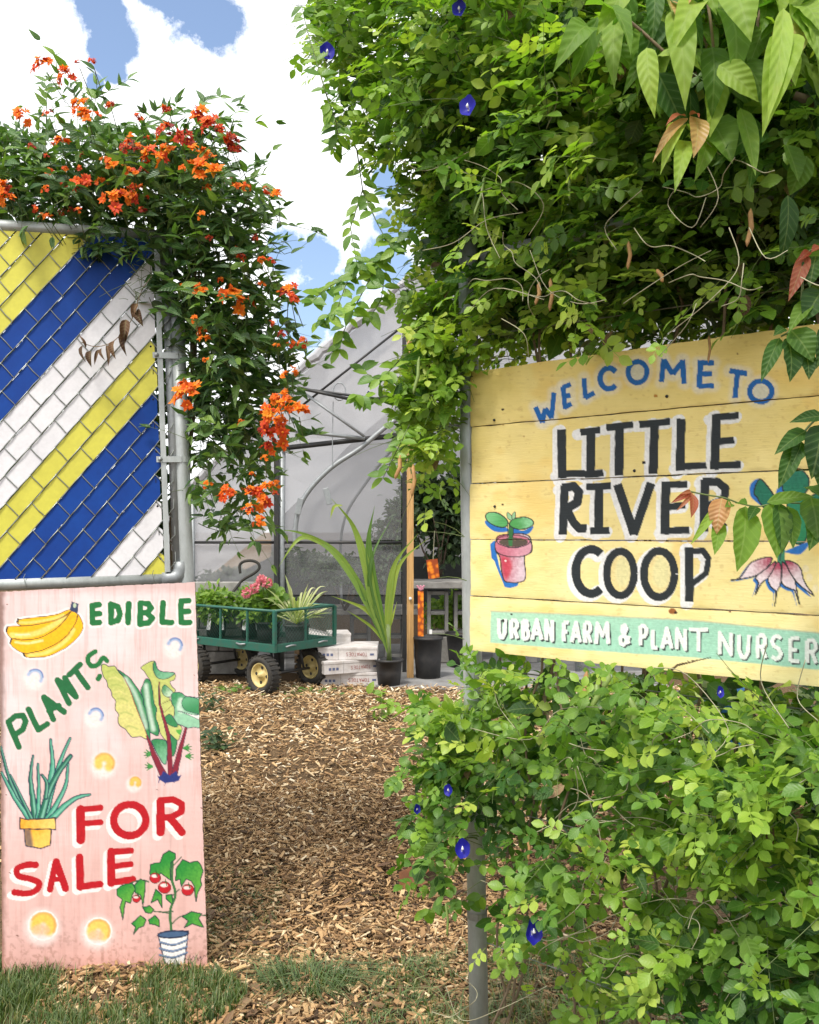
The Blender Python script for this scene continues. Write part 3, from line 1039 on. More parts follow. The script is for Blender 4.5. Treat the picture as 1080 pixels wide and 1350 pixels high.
    for a, c in (((170, 262), (172, 290)), ((68, 342), (62, 378)), ((112, 450), (98, 490)), ((218, 585), (236, 612))):
        p.stroke([a, c], 15, S(48, 40, 40))
    # ---- chard
    p.T(6.75, 120, 840)
    LG, LG2, DG, PG = S(186, 194, 104), S(216, 208, 128), S(54, 134, 82), S(206, 226, 208)
    p.poly([(540, 915), (640, 912), (675, 950), (672, 1110), (645, 1125), (600, 1060), (560, 980)], DG, NAVY, 7, grad=((560, 930), (640, 1080), S(120, 180, 140)))
    p.poly([(700, 870), (760, 900), (762, 970), (735, 1060), (700, 1010)], DG, NAVY, 6)
    p.poly([(90, 255), (130, 245), (160, 262), (210, 258), (240, 300), (300, 370), (350, 480), (400, 620), (440, 720), (495, 860), (490, 905), (440, 885), (370, 890), (330, 850), (310, 820), (260, 790), (240, 740),
            (245, 690), (215, 640), (220, 570), (190, 530), (180, 480), (150, 440), (140, 390), (110, 350)], LG, NAVY, 7, grad=((120, 300), (380, 760), LG2))
    for i in range(9):
        yy = 300 + i * 62
        xx = 130 + i * 18
        p.stroke([(xx + 10 + i * 3, yy + 8), (xx + 70, yy - 4), (xx + 110 + i * 4, yy + 22)], 12, (S(226, 214, 140) if i % 2 else S(150, 170, 84)), soft=14, curve=True, alpha=0.6)
    p.poly([(240, 290), (310, 335), (360, 380), (430, 480), (465, 540), (470, 600), (500, 660), (505, 740), (525, 830), (524, 940), (495, 860), (440, 720), (400, 620), (350, 480), (300, 370)], DG, NAVY, 6)
    p.stroke([(310, 370), (400, 520), (450, 660), (490, 800)], 34, PG, soft=34, curve=True, alpha=0.7)
    p.poly([(445, 270), (500, 230), (560, 210), (580, 240), (600, 290), (660, 310), (740, 320), (750, 360), (735, 385), (705, 400), (720, 440), (750, 480), (700, 540), (730, 590), (745, 640), (740, 700), (690, 700), (700, 750),
            (800, 790), (800, 850), (770, 920), (700, 860), (670, 920), (620, 860), (600, 780), (575, 710), (585, 640), (560, 590), (550, 500), (530, 400), (495, 340), (470, 300)], LG, NAVY, 6, grad=((500, 260), (700, 760), S(200, 204, 122)))
    p.poly([(445, 480), (460, 430), (490, 370), (530, 400), (552, 500), (562, 590), (585, 640), (575, 710), (600, 780), (600, 872), (560, 865), (520, 830), (505, 740), (498, 660), (470, 600), (465, 540)], DG, NAVY, 6)
    p.stroke([(490, 430), (505, 560), (530, 700), (555, 820)], 36, PG, soft=34, curve=True, alpha=0.85)
    p.poly([(550, 250), (572, 218), (600, 290), (660, 310), (745, 320), (700, 360), (640, 375), (590, 360), (560, 310)], DG, NAVY, 6, grad=((560, 250), (640, 370), S(120, 180, 140)))
    p.poly([(640, 440), (665, 430), (720, 480), (732, 515), (690, 535), (650, 520), (630, 480)], DG, NAVY, 5, grad=((640, 440), (720, 530), S(200, 222, 190)))
    p.poly([(730, 495), (800, 495), (850, 525), (920, 535), (985, 570), (985, 785), (910, 800), (860, 810), (820, 790), (760, 765), (740, 720), (745, 640), (720, 590), (715, 540)], S(60, 144, 92), NAVY, 6, grad=((740, 520), (860, 640), S(150, 200, 166)))
    p.stroke([(800, 560), (785, 620), (800, 660)], 40, S(206, 224, 206), soft=30, curve=True, alpha=0.8)
    p.poly([(808, 575), (860, 530), (985, 575), (985, 682), (900, 670), (830, 645)], S(96, 170, 122), NAVY, 5, grad=((860, 540), (900, 660), S(60, 140, 88)))
    p.poly([(770, 655), (850, 685), (985, 745), (985, 700), (900, 690)], S(236, 232, 226), NAVY, 4)
    p.poly([(665, 705), (710, 690), (770, 780), (745, 800), (685, 775), (662, 735)], DG, NAVY, 5)
    p.poly([(755, 830), (790, 820), (810, 825), (790, 870), (770, 855)], S(92, 170, 70), None)
    for c, sgn in (((512, 1040), -1), ((520, 1150), -1), ((855, 985), 1), ((870, 1060), 1)):
        for a in (-60, -20, 20, 55):
            r = math.radians(a)
            p.stroke([(c[0] - sgn * 20, c[1]), (c[0] + sgn * 42 * math.cos(r), c[1] + 42 * math.sin(r))], 26, S(70, 150, 70), w2=6)
            p.stroke([(c[0] - sgn * 15, c[1] + 6), (c[0] + sgn * 40 * math.cos(r), c[1] + 44 * math.sin(r))], 3, S(24, 60, 50))
    p.stroke([(300, 370), (350, 480), (400, 620), (440, 720), (500, 880)], 6, S(160, 60, 66), curve=True)
    MA = S(134, 36, 54)
    for pts, w, w2 in (([(500, 880), (560, 1050), (655, 1250)], 14, 62), ([(605, 400), (612, 600), (655, 750), (690, 880), (700, 1050), (710, 1250)], 5, 46), ([(845, 810), (800, 980), (735, 1250)], 16, 52)):
        p.stroke(pts, w + 8, NAVY, w2=w2 + 8)
        p.stroke(pts, w, MA, w2=w2)
    p.stroke([(620, 600), (700, 560)], 4, S(90, 60, 50))
    p.stroke([(640, 680), (720, 610)], 4, S(90, 60, 50))
    p.poly([(590, 1230), (620, 1250), (640, 1190), (700, 1230), (760, 1190), (775, 1240), (805, 1222), (780, 1280), (730, 1290), (660, 1300), (610, 1270)], S(40, 52, 120), curve=False, soft=6)
    for k in ((600, 1300), (655, 1320), (690, 1300), (735, 1305)):
        p.stroke([(k[0] + 20, 1240), k], 16, S(40, 52, 120), w2=3)
    # ---- aloe in terracotta pot
    p.T(3.724, 0, 1030)
    TE, T2 = S(70, 158, 128), S(36, 110, 84)
    bl = [([(4, -170), (40, -30), (85, 80), (150, 195)], 3, 34, T2), ([(8, -42), (40, 20), (85, 100), (150, 195)], 4, 34, TE), ([(162, -125), (150, -20), (160, 80), (176, 195)], 3, 46, T2),
          ([(186, -85), (190, 40), (186, 195)], 3, 30, TE), ([(248, -205), (258, -90), (250, 0), (215, 195)], 4, 60, TE), ([(345, -212), (300, -110), (262, 20), (215, 195)], 4, 44, TE),
          ([(346, -122), (285, -40), (235, 70), (200, 195)], 14, 50, T2), ([(335, -85), (322, 20), (280, 110), (225, 195)], 4, 40, TE), ([(206, -30), (230, 10), (225, 80)], 4, 26, T2), ([(440, 66), (380, 80), (320, 120), (245, 195)], 5, 46, TE), ([(50, -30), (95, 60), (160, 195)], 3, 22, T2)]
    for pts, w, w2, c in bl:
        p.stroke(pts, w + 10, S(28, 58, 78), w2=w2 * 0.62 + 10, curve=True)
        p.stroke(pts, w, c, w2=w2 * 0.62, curve=True)
        p.stroke(pts, 1, S(140, 200, 176), w2=w2 * 0.24, curve=True, soft=8, alpha=0.8, off=(3, 0))
    p.poly([(118, 230), (252, 230), (246, 316), (200, 330), (128, 318)], S(250, 176, 40), S(60, 50, 60), 6, curve=False, grad=((120, 240), (190, 320), S(248, 196, 90)))
    p.poly([(118, 235), (150, 235), (165, 325), (128, 318)], S(70, 74, 96), soft=20, alpha=0.8, curve=False)
    p.poly([(97, 180), (135, 190), (272, 180), (273, 236), (99, 234)], S(246, 170, 50), S(60, 50, 60), 6, curve=False, grad=((100, 200), (270, 220), S(250, 206, 110)))
    # ---- tomato plant in white pot
    p.stroke([(848, 360), (845, 480), (862, 560), (835, 640), (845, 765)], 13, S(56, 110, 60), curve=True)
    for k in ([(845, 420), (890, 372)], [(845, 470), (800, 430)], [(850, 640), (760, 640), (700, 615)], [(838, 650), (770, 640)], [(850, 560), (880, 530)], [(845, 700), (900, 660), (1015, 660)], [(730, 495), (700, 485), (640, 500)]):
        p.stroke(k, 6, S(56, 90, 60), curve=len(k) > 2)
    TG = S(40, 138, 54)

    def tl(pts):
        p.poly(pts, TG, S(20, 60, 52), 5, curve=False, grad=(pts[0], pts[len(pts) // 2], S(92, 164, 60)))
    tl([(785, 400), (800, 360), (830, 340), (860, 355), (862, 380), (840, 400), (835, 440), (838, 485), (815, 470), (790, 450), (775, 470), (735, 455), (740, 410), (765, 400)])
    tl([(865, 430), (895, 385), (930, 400), (970, 392), (985, 410), (998, 440), (985, 480), (990, 510), (975, 540), (962, 590), (955, 520), (940, 490), (915, 480), (890, 520), (885, 480), (862, 488)])
    tl([(575, 530), (600, 510), (650, 500), (665, 530), (650, 560), (640, 600), (615, 590), (612, 620), (603, 680), (590, 620), (600, 580), (575, 560)])
    tl([(660, 510), (690, 480), (715, 490), (712, 540), (702, 610), (690, 560), (665, 550)])
    tl([(765, 530), (795, 560), (795, 620), (775, 580), (742, 598)])
    tl([(815, 560), (845, 555), (850, 605), (830, 590), (815, 575)])
    tl([(700, 620), (735, 612), (755, 630), (740, 650), (715, 645)])
    tl([(645, 700), (690, 660), (718, 680), (705, 710), (680, 720), (655, 752), (665, 715)])
    tl([(730, 680), (760, 660), (780, 680), (783, 715), (760, 705), (735, 700)])
    tl([(895, 665), (940, 640), (990, 650), (975, 672), (1000, 718), (945, 700), (905, 720), (925, 685)])
    for c, r in (((762, 475), 27), ((808, 522), 31), ((922, 535), 29), ((670, 577), 19)):
        p.ell(c, r, r * 0.95, S(190, 24, 38), outline=S(60, 10, 20), ow=3)
        p.ell((c[0] - 3, c[1] - r * 0.35), r * 0.6, r * 0.28, S(240, 220, 215), soft=6)
        p.stroke([(c[0] + 4, c[1] - r - 8), (c[0] + 10, c[1] - r * 0.3)], 5, S(30, 90, 40))
    p.poly([(775, 752), (925, 735), (905, 898), (860, 905), (812, 900)], S(238, 232, 230), NAVY, 6, curve=False)
    p.ell((850, 752), 76, 17, S(70, 96, 130), rot=-4, outline=NAVY, ow=7)
    for yy in (790, 822, 852):
        p.stroke([(785, yy), (850, yy + 12), (918, yy - 10)], 9, S(110, 130, 160), curve=True)
        p.stroke([(785, yy + 6), (850, yy + 18), (918, yy - 4)], 3, NAVY, curve=True)
    p.stroke([(908, 872), (925, 878), (932, 855), (938, 880), (950, 858), (958, 876), (966, 856), (975, 880), (985, 860), (990, 880), (1000, 855), (1010, 862)], 2.5, S(60, 50, 60))
    # scuffs and nail marks
    for a, r in (((32, 67), 4), ((85, 757), 5), ((170, 905), 5), ((35, 175 - 1043), 4), ((990, 132), 4), ((60, 1000), 4), ((955, 523 - 1043), 3), ((772, 1085 - 1043), 3), ((50, 450), 4), ((640, 350), 3)):
        p.ell(a, r * 1.6, r * 0.6, S(120, 80, 70), rot=20, soft=2)


def board_material(name, stretch):
    t = NT(name)
    at = t.n('ShaderNodeAttribute', attribute_name='paint')
    co = t.coord('Object', stretch)
    n1 = t.noise(co, 30, 5, 0.6)
    n2 = t.noise(t.coord('Object'), 260, 2)
    h = t.math('ADD', n1.outputs['Fac'], t.math('MULTIPLY', n2.outputs['Fac'], 0.3))
    p = t.principled(at.outputs['Color'], 0.62, 0, 0.35, h, 0.5, 0.0015)
    return t.finish(p.outputs[0])


M['sign_paint'] = board_material('painted_sign_boards', (1, 1, 14))
M['board_paint'] = board_material('painted_plywood', (14, 14, 1))


def painted_slab(name, grid, back, paintfn, mat, edge_mat, parent, label=None, aa=0.6):
    """front grid (ny,nx,3) of points painted with the design, closed by a back sheet"""
    ny, nx, _ = grid.shape
    V = grid.reshape(-1, 3)
    px = 540 + F * V[:, 0] / V[:, 1]
    py = 700 - F * (V[:, 2] - CAM_Z) / V[:, 1]
    p = Paint(px, py, aa)
    paintfn(p)
    # perimeter loop
    per = [j for j in range(nx)] + [i * nx + nx - 1 for i in range(1, ny)] + [(ny - 1) * nx + j for j in range(nx - 2, -1, -1)] + [i * nx for i in range(ny - 2, 0, -1)]
    nb = len(V)
    VB = V[per] + np.array(back)[None, :]
    allv = np.vstack([V, VB])
    ii, jj = np.meshgrid(np.arange(ny - 1), np.arange(nx - 1), indexing='ij')
    a = (ii * nx + jj).ravel()
    q = np.stack([a, a + nx, a + nx + 1, a + 1], 1)
    m = len(per)
    k = np.arange(m)
    sides = np.stack([np.array(per), np.array(per)[(k + 1) % m], nb + (k + 1) % m, nb + k], 1)
    flat = np.concatenate([q.ravel(), sides.ravel(), nb + k[::-1]])
    sizes = np.concatenate([np.full(len(q) + m, 4), [m]])
    me = np_mesh(name, allv, flat, sizes, None, False)
    at = me.color_attributes.new('paint', 'FLOAT_COLOR', 'POINT')
    c = np.ones((len(allv), 4), np.float32)
    c[:nb, :3] = np.clip(p.c, 0, 1)
    c[nb:, :3] = (0.3, 0.22, 0.12)
    at.data.foreach_set('color', c.ravel())
    me.materials.append(mat)
    me.materials.append(edge_mat)
    mi = np.zeros(len(sizes), np.int32)
    mi[len(q):] = 1
    me.polygons.foreach_set('material_index', mi)
    return link(name, me, None, parent, label)


# ------------------------------------------------------------------ ground
def ground_material():
    t = NT('earth_and_mulch')
    co = t.coord('Object')
    n1 = t.noise(co, 3.0, 6, 0.6)
    vo = t.n('ShaderNodeTexVoronoi')
    vo.inputs['Scale'].default_value = 55
    t.l(co, vo.inputs['Vector'])
    n2 = t.noise(co, 90, 4, 0.7)
    c = t.ramp(n2.outputs['Fac'], [(0.3, (0.04, 0.026, 0.014)), (0.5, (0.13, 0.08, 0.040)), (0.72, (0.27, 0.17, 0.085))])
    c = t.mix(t.math('MULTIPLY', n1.outputs['Fac'], 0.5), c, (0.10, 0.07, 0.04))
    h = t.math('ADD', vo.outputs['Distance'], n2.outputs['Fac'])
    return t.finish(t.principled(c, 0.95, 0, 0.2, h, 1.0, 0.01).outputs[0])


M['earth'] = ground_material()


def build_ground():
    xs = np.concatenate([np.linspace(-400, -8, 16), np.linspace(-7, 7, 141), np.linspace(8, 400, 16)])
    ys = np.concatenate([np.linspace(-30, -1, 10), np.linspace(0, 10, 121), np.linspace(11, 700, 20)])
    X, Y = np.meshgrid(xs, ys)
    Z = gz(X, Y)
    V = np.stack([X, Y, Z], 2).reshape(-1, 3)
    nx = len(xs)
    ii, jj = np.meshgrid(np.arange(len(ys) - 1), np.arange(nx - 1), indexing='ij')
    a = (ii * nx + jj).ravel()
    q = np.stack([a, a + 1, a + nx + 1, a + nx], 1)
    me = np_mesh('ground', V, q.ravel(), np.full(len(q), 4))
    link('ground', me, M['earth'], kind='structure')
    # rough concrete slab at the nursery door
    mb = MB()
    poly = [(-0.35, 7.02), (0.2, 6.86), (0.8, 6.75), (2.0, 6.7), (2.0, 9.6), (-3.6, 9.6), (-3.6, 7.75), (-0.6, 7.68)]
    mb.prism(poly, Vector((0, 0, 0.165)), Vector((1, 0, 0)), Vector((0, 1, 0)), Vector((0, 0, 1)), 0.045)
    mb.build('concrete_slab', M['slab'], None, kind='structure')


build_ground()


# ------------------------------------------------------------------ leaves
def leaflet(fold=0.14, droop=0.2, width=0.6, stations=((0.0, 0), (0.18, 0.72), (0.45, 1.0), (0.75, 0.72), (1.0, 0)), wav=0.0):
    """unit leaf along +y; returns verts, faces, luv(u,v)"""
    vs, uv, fs = [(0, 0, 0)], [(0, 0)], []
    inner = stations[1:-1]
    for t, w in inner:
        h = w * width / 2
        z = -droop * t * t
        wv = wav * math.sin(t * 9)
        vs += [(-h, t, z + fold * h * 2 + wv), (0, t, z), (h, t, z + fold * h * 2 - wv)]
        uv += [(-w, t), (0, t), (w, t)]
    vs.append((0, 1, -droop))
    uv.append((0, 1))
    fs += [(0, 2, 1), (0, 3, 2)]
    for i in range(len(inner) - 1):
        b = 1 + i * 3
        fs += [(b, b + 1, b + 4, b + 3), (b + 1, b + 2, b + 5, b + 4)]
    b = 1 + (len(inner) - 1) * 3
    e = len(vs) - 1
    fs += [(b, b + 1, e), (b + 1, b + 2, e)]
    return np.array(vs, float), fs, np.array(uv, float)


OBO = ((0.0, 0), (0.2, 0.64), (0.5, 1.0), (0.8, 0.66), (1.0, 0))


def compound(n_pairs=2, fold=0.14, width=0.62, seed=0):
    """pinnate leaf, unit length of rachis = 1; leaflets about 0.5"""
    r = random.Random(seed)
    V, Fc, U = [], [], []

    def put(o, ang, ln, tilt):
        v, f, u = leaflet(fold, r.uniform(0.05, 0.3), width * r.uniform(0.9, 1.1), OBO)
        v = v * ln
        ca, sa = math.cos(ang), math.sin(ang)
        ct, st = math.cos(tilt), math.sin(tilt)
        y, z = v[:, 1] * ct - v[:, 2] * st, v[:, 1] * st + v[:, 2] * ct
        x = v[:, 0]
        vv = np.stack([x * ca + y * sa, -x * sa + y * ca, z], 1) + np.array(o)
        b = sum(len(k) for k in V)
        V.append(vv)
        U.append(u)
        Fc.extend([tuple(i + b for i in k) for k in f])
    for k in range(n_pairs):
        yy = 0.32 + k * 0.34
        for sgn in (-1, 1):
            put((0, yy, -0.05 * yy), sgn * r.uniform(0.9, 1.25), r.uniform(0.44, 0.54), r.uniform(-0.35, 0.2))
    put((0, 0.98, -0.06), r.uniform(-0.2, 0.2), r.uniform(0.52, 0.62), r.uniform(-0.4, 0.05))
    b = sum(len(k) for k in V)
    w = 0.012
    V.append(np.array([(-w, 0, 0), (w, 0, 0), (w, 1.0, -0.06), (-w, 1.0, -0.06)]))
    U.append(np.array([(0, 0), (0, 0), (0, 1), (0, 1)]))
    Fc.append((b, b + 1, b + 2, b + 3))
    return np.vstack(V), Fc, np.vstack(U)


def frames(dirs, norms):
    """orthonormal frames: y = dirs, z ~ norms"""
    y = dirs / (np.linalg.norm(dirs, axis=1, keepdims=True) + 1e-9)
    x = np.cross(y, norms)
    ln = np.linalg.norm(x, axis=1, keepdims=True)
    x = np.where(ln < 1e-4, np.array([[1.0, 0, 0]]), x / (ln + 1e-9))
    z = np.cross(x, y)
    return x, y, z


def batch(name, templates, O, D, Nn, Sz, tint, mat, parent=None, kind=None, label=None, Wd=None):
    """many leaves in one mesh"""
    if len(O) == 0:
        return None
    Wd = np.ones(len(O)) if Wd is None else Wd
    pick = RNG.integers(0, len(templates), len(O))
    x, y, z = frames(D, Nn)
    Vs, Fs, Zs, Us = [], [], [], []
    base = 0
    for k, (tv, tf, tu) in enumerate(templates):
        idx = np.nonzero(pick == k)[0]
        if len(idx) == 0:
            continue
        s = Sz[idx][:, None, None]
        v = O[idx][:, None, :] + s * (tv[None, :, 0:1] * Wd[idx][:, None, None] * x[idx][:, None, :] + tv[None, :, 1:2] * y[idx][:, None, :] + tv[None, :, 2:3] * z[idx][:, None, :])
        nv = len(tv)
        Vs.append(v.reshape(-1, 3))
        u = np.zeros((len(idx), nv, 3))
        u[:, :, :2] = tu[None]
        u[:, :, 2] = tint[idx][:, None]
        Us.append(u.reshape(-1, 3))
        flat = np.array([i for f in tf for i in f])
        sz = np.array([len(f) for f in tf])
        offs = base + np.arange(len(idx)) * nv
        Fs.append((flat[None, :] + offs[:, None]).ravel())
        Zs.append(np.tile(sz, len(idx)))
        base += nv * len(idx)
    me = np_mesh(name, np.vstack(Vs), np.concatenate(Fs), np.concatenate(Zs), np.vstack(Us))
    return link(name, me, mat, parent, label, kind)


def tmesh(name, tpl, tint, mat):
    v, f, u = tpl
    luv = np.concatenate([u, np.full((len(u), 1), tint)], 1)
    me = np_mesh(name, v, np.array([i for k in f for i in k]), np.array([len(k) for k in f]), luv)
    me.materials.append(mat)
    return me


def leaf_objects(name, meshes, O, D, Nn, Sz, parent, Wd=None):
    x, y, z = frames(D, Nn)
    for i in range(len(O)):
        s = Sz[i]
        w = s * (1 if Wd is None else Wd[i])
        m = Matrix(((x[i][0] * w, y[i][0] * s, z[i][0] * s, O[i][0]), (x[i][1] * w, y[i][1] * s, z[i][1] * s, O[i][1]), (x[i][2] * w, y[i][2] * s, z[i][2] * s, O[i][2]), (0, 0, 0, 1)))
        link(name, meshes[i % len(meshes)], None, parent, M=m)


def big_leaf(px, py, d, tx, ty, td, w, tint, mat, parent, bend=0.25, face=None, fold=0.25, seed=0, name='leaf', stations=None, n=10, label=None):
    """one large leaf from base (px,py,d) to tip (tx,ty,td); w is the blade width in metres"""
    r = random.Random(seed + int(px * 7 + py))
    A, B = P(px, py, d), P(tx, ty, td)
    ax = B - A
    L = ax.length
    yv = ax.normalized()
    fc = Vector(face) if face else Vector((r.uniform(-0.5, 0.5), -1, r.uniform(0.1, 0.8)))
    xv = yv.cross(fc).normalized()
    zv = xv.cross(yv).normalized()
    st = stations or [(0, 0.0), (0.03, 0.16), (0.08, 0.5), (0.16, 0.80), (0.28, 0.98), (0.42, 1.0), (0.56, 0.9), (0.7, 0.7), (0.82, 0.44), (0.92, 0.18), (1, 0.0)]
    V, U, Fc = [], [], []
    cols = (-1, -0.55, 0, 0.55, 1)
    ph = r.uniform(0, 6)
    for i, (t, ww) in enumerate(st):
        h = w / 2 * ww
        c = A + yv * (L * t) + zv * (bend * L * math.sin(math.pi * t) * 0.6)
        rp = 0.05 * w * math.sin(t * 22 + ph)
        for u in cols:
            V.append(c + xv * (u * h) + zv * (abs(u) * h * fold * 1.6 + rp * u * u * ww))
            U.append((u * max(ww, 0.05), t, tint))
    nc = len(cols)
    for i in range(len(st) - 1):
        for j in range(nc - 1):
            Fc.append((i * nc + j, i * nc + j + 1, (i + 1) * nc + j + 1, (i + 1) * nc + j))
    me = np_mesh(name, np.array([tuple(v) for v in V]), np.array([i for f in Fc for i in f]), np.full(len(Fc), 4), np.array(U))
    return link(name, me, mat, parent, label)


def inpoly(px, py, poly):
    ins = np.zeros(len(px), bool)
    dist = np.full(len(px), 1e9)
    m = len(poly)
    for i in range(m):
        ax, ay = poly[i]
        bx, by = poly[(i + 1) % m]
        if by != ay:
            ins ^= ((ay > py) != (by > py)) & (px < (bx - ax) * (py - ay) / (by - ay) + ax)
        dx, dy = bx - ax, by - ay
        t = np.clip(((px - ax) * dx + (py - ay) * dy) / (dx * dx + dy * dy + 1e-9), 0, 1)
        dist = np.minimum(dist, np.hypot(px - ax - t * dx, py - ay - t * dy))
    return np.where(ins, dist, -dist)


def leaf_blob(c, rad, n, rng=RNG):
    """points and outward directions in an uneven ellipsoid"""
    v = rng.normal(size=(n, 3))
    v /= np.linalg.norm(v, axis=1, keepdims=True)
    lump = 0.8 + 0.35 * np.sin(v[:, 0] * 5 + c[0] * 3) * np.cos(v[:, 2] * 6 + c[2]) + 0.15 * np.sin(v[:, 1] * 9)
    r = rng.random(n) ** 0.45
    return np.array(c) + v * r[:, None] * lump[:, None] * np.array(rad), v


# ------------------------------------------------------------------ left gate with woven slats
GO = P(226, 757, 2.95)
_GA = P(0, 764, 2.82)
_GT = P(210, 308, 2.95)
GX = (GO - _GA).normalized()
GY = (_GT - GO).normalized()
GZ = GX.cross(GY).normalized()


def G(x, y, z=0.0):
    return GO + GX * x + GY * y + GZ * z


def clip_poly(poly, n, c):
    """keep n.p <= c"""
    out = []
    m = len(poly)
    for i in range(m):
        a, b = poly[i], poly[(i + 1) % m]
        da, db = n[0] * a[0] + n[1] * a[1] - c, n[0] * b[0] + n[1] * b[1] - c
        if da <= 0:
            out.append(a)
        if (da < 0) != (db < 0) and abs(da - db) > 1e-12:
            t = da / (da - db)
            out.append((a[0] + (b[0] - a[0]) * t, a[1] + (b[1] - a[1]) * t))
    return out


def build_gate():
    root = thing('slatted_gate', 'chain link gate with diagonal blue, yellow and white slats above the pink board', 'gate', tuple(G(0, -0.02)))
    hx, hy = 0.0374, 0.0434
    ax, ay = -0.190, 0.3236
    XL, XR, YB, YT = -0.98, -0.022, -0.002, 1.085
    ul = math.hypot(hx, hy)
    u = (hx / ul, hy / ul)
    nrm = (u[1], -u[0])
    band = abs(hx * -hy - hy * hx) / ul
    colors = {}
    for k in (3, 4, -4, -5, -6, -14, -15, -16):
        colors[k] = 'white_slat'
    for k in (2, 1, 0, -1, -7, -8, -9, -17, -18, -19):
        colors[k] = 'blue_slat'
    for k in (5, -2, -3, -10, -11, -12, -13, -20):
        colors[k] = 'yellow_slat'
    for k in range(-20, 6):
        # centre line of the band
        lx, ly = ax + k * hx, ay - k * hy
        c0 = nrm[0] * lx + nrm[1] * ly
        cc = c0 + band / 2
        w = 0.0522 / 2
        base = (nrm[0] * cc, nrm[1] * cc)
        L = 3.0
        poly = [(base[0] - u[0] * L - nrm[0] * w, base[1] - u[1] * L - nrm[1] * w), (base[0] + u[0] * L - nrm[0] * w, base[1] + u[1] * L - nrm[1] * w),
                (base[0] + u[0] * L + nrm[0] * w, base[1] + u[1] * L + nrm[1] * w), (base[0] - u[0] * L + nrm[0] * w, base[1] - u[1] * L + nrm[1] * w)]
        xr = XR + random.uniform(-0.006, 0.002)
        poly = clip_poly(poly, (1, 0), xr)
        poly = clip_poly(poly, (-1, 0), -XL)
        poly = clip_poly(poly, (0, 1), YT)
        poly = clip_poly(poly, (0, -1), -YB)
        if len(poly) < 3:
            continue
        # blunt corner at the right end
        t = (xr - (base[0] - nrm[0] * w)) / u[0]
        e = (base[0] - nrm[0] * w + u[0] * (t - 0.018), base[1] - nrm[1] * w + u[1] * (t - 0.018))
        poly = clip_poly(poly, u, u[0] * e[0] + u[1] * e[1])
        if len(poly) < 3:
            continue
        mb = MB()
        z = random.uniform(-0.0012, 0.0006)
        mb.prism(poly, G(0, 0, z), GX, GY, GZ, 0.0014)
        sl = mb.build('slat', M[colors[k]], root)
        yy = e[1] - 0.018
        if 0 < yy < 0.8 and k % 2:
            hb = MB()
            hb.disc(G(xr - 0.012, yy, z + 0.0019), GZ, 0.0035, 8)
            hb.build('punched_hole', M['black_hole'], sl)
        elif 0 < yy < 0.8:
            hb = MB()
            hb.frame(G(xr - 0.012, yy, z + 0.0017), GX, GY, GZ, -0.0012, 0.0012, -0.009, 0.006, 0, 0.0004)
            hb.build('slit', M['black_hole'], sl)
    # the woven wires, one zigzag wire per strip
    for c in range(-22, 6):
        x0 = ax + c * hx
        x1 = x0 + hx
        if x1 < XL - 0.02:
            continue
        pts = []
        front = (c % 2 == 0)
        sgn = 1 if front else -1
        r = 18 if c % 2 == 0 else 19
        while True:
            y = ay + r * hy
            if y < -0.05:
                break
            if y < 1.13:
                j = lambda: random.uniform(-0.0012, 0.0012)
                pts.append(G(x0, y, 0.003))
                for f in (0.12, 0.5, 0.88):
                    pts.append(G(x0 + hx * f + j(), y - hy * f + j(), sgn * 0.0042))
                pts.append(G(x1, y - hy, 0.003))
                pts.append(G(x1 - hx * 0.5 + j(), y - hy * 1.5 + j(), 0.0045))
            r -= 2
        pts = [p for p in pts if (p - GO).dot(GX) < 0.024 and (p - GO).dot(GX) > XL - 0.03 and (p - GO).dot(GY) < 1.11 and (p - GO).dot(GY) > -0.012]
        if len(pts) > 3:
            MB().tube(pts, 0.0017, 5).build('wire', M['wire'], root, sm=True)
    # frame
    MB().tube([G(-1.02, -0.016, -0.012), G(-0.5, -0.015, -0.012), G(-0.008, -0.014, -0.012)], 0.0205, 16).build('bottom_rail', M['galv'], root, sm=True)
    MB().tube([G(-1.02, 1.105, -0.012), G(-0.5, 1.102, -0.012), G(0.02, 1.10, -0.012)], 0.0195, 16).build('top_rail', M['galv'], root, sm=True)
    MB().tube([G(0.022, -0.01, -0.016), G(0.022, 0.5, -0.016), G(0.02, 1.10, -0.016)], 0.0175, 14).build('side_rail', M['grey_metal'], root, sm=True)
    mb = MB()
    q = [G(-0.03, -0.014, -0.012), G(-0.005, -0.014, -0.012), G(0.013, -0.012, -0.012), G(0.026, -0.002, -0.012), G(0.031, 0.018, -0.012), G(0.031, 0.04, -0.012)]
    mb.tube(q, [0.0245, 0.0245, 0.026, 0.026, 0.0245, 0.0235], 14)
    mb.build('corner_elbow', M['grey_metal'], root, sm=True)
    mb = MB()
    mb.frame(GO, GX, GY, GZ, -0.020, -0.003, 0.008, 0.80, 0.004, 0.0085)
    mb.build('tension_bar', M['galv'], root)
    mb = MB()
    mb.frame(GO, GX, GY, GZ, -0.018, 0.0, 0.80, 1.09, 0.004, 0.0085)
    mb.build('tension_bar', M['galv'], root)
    for yy in (0.372, 0.708):
        mb = MB()
        pts = []
        mb.frame(GO, GX, GY, GZ, -0.034, 0.045, yy - 0.0095, yy + 0.0095, 0.0092, 0.0118)
        for k in range(9):
            a = math.pi * (0.5 - k / 8)
            pts.append((0.047 + 0.0265 * math.cos(a), -0.0145 + 0.0265 * math.sin(a)))
        for k in range(8):
            (a0, b0), (a1, b1) = pts[k], pts[k + 1]
            mb.add([G(a0, yy - 0.0095, b0), G(a0, yy + 0.0095, b0), G(a1, yy + 0.0095, b1), G(a1, yy - 0.0095, b1)], [(0, 1, 2, 3)])
        bnd = mb.build('band_clamp', M['galv'], root)
        hb = MB()
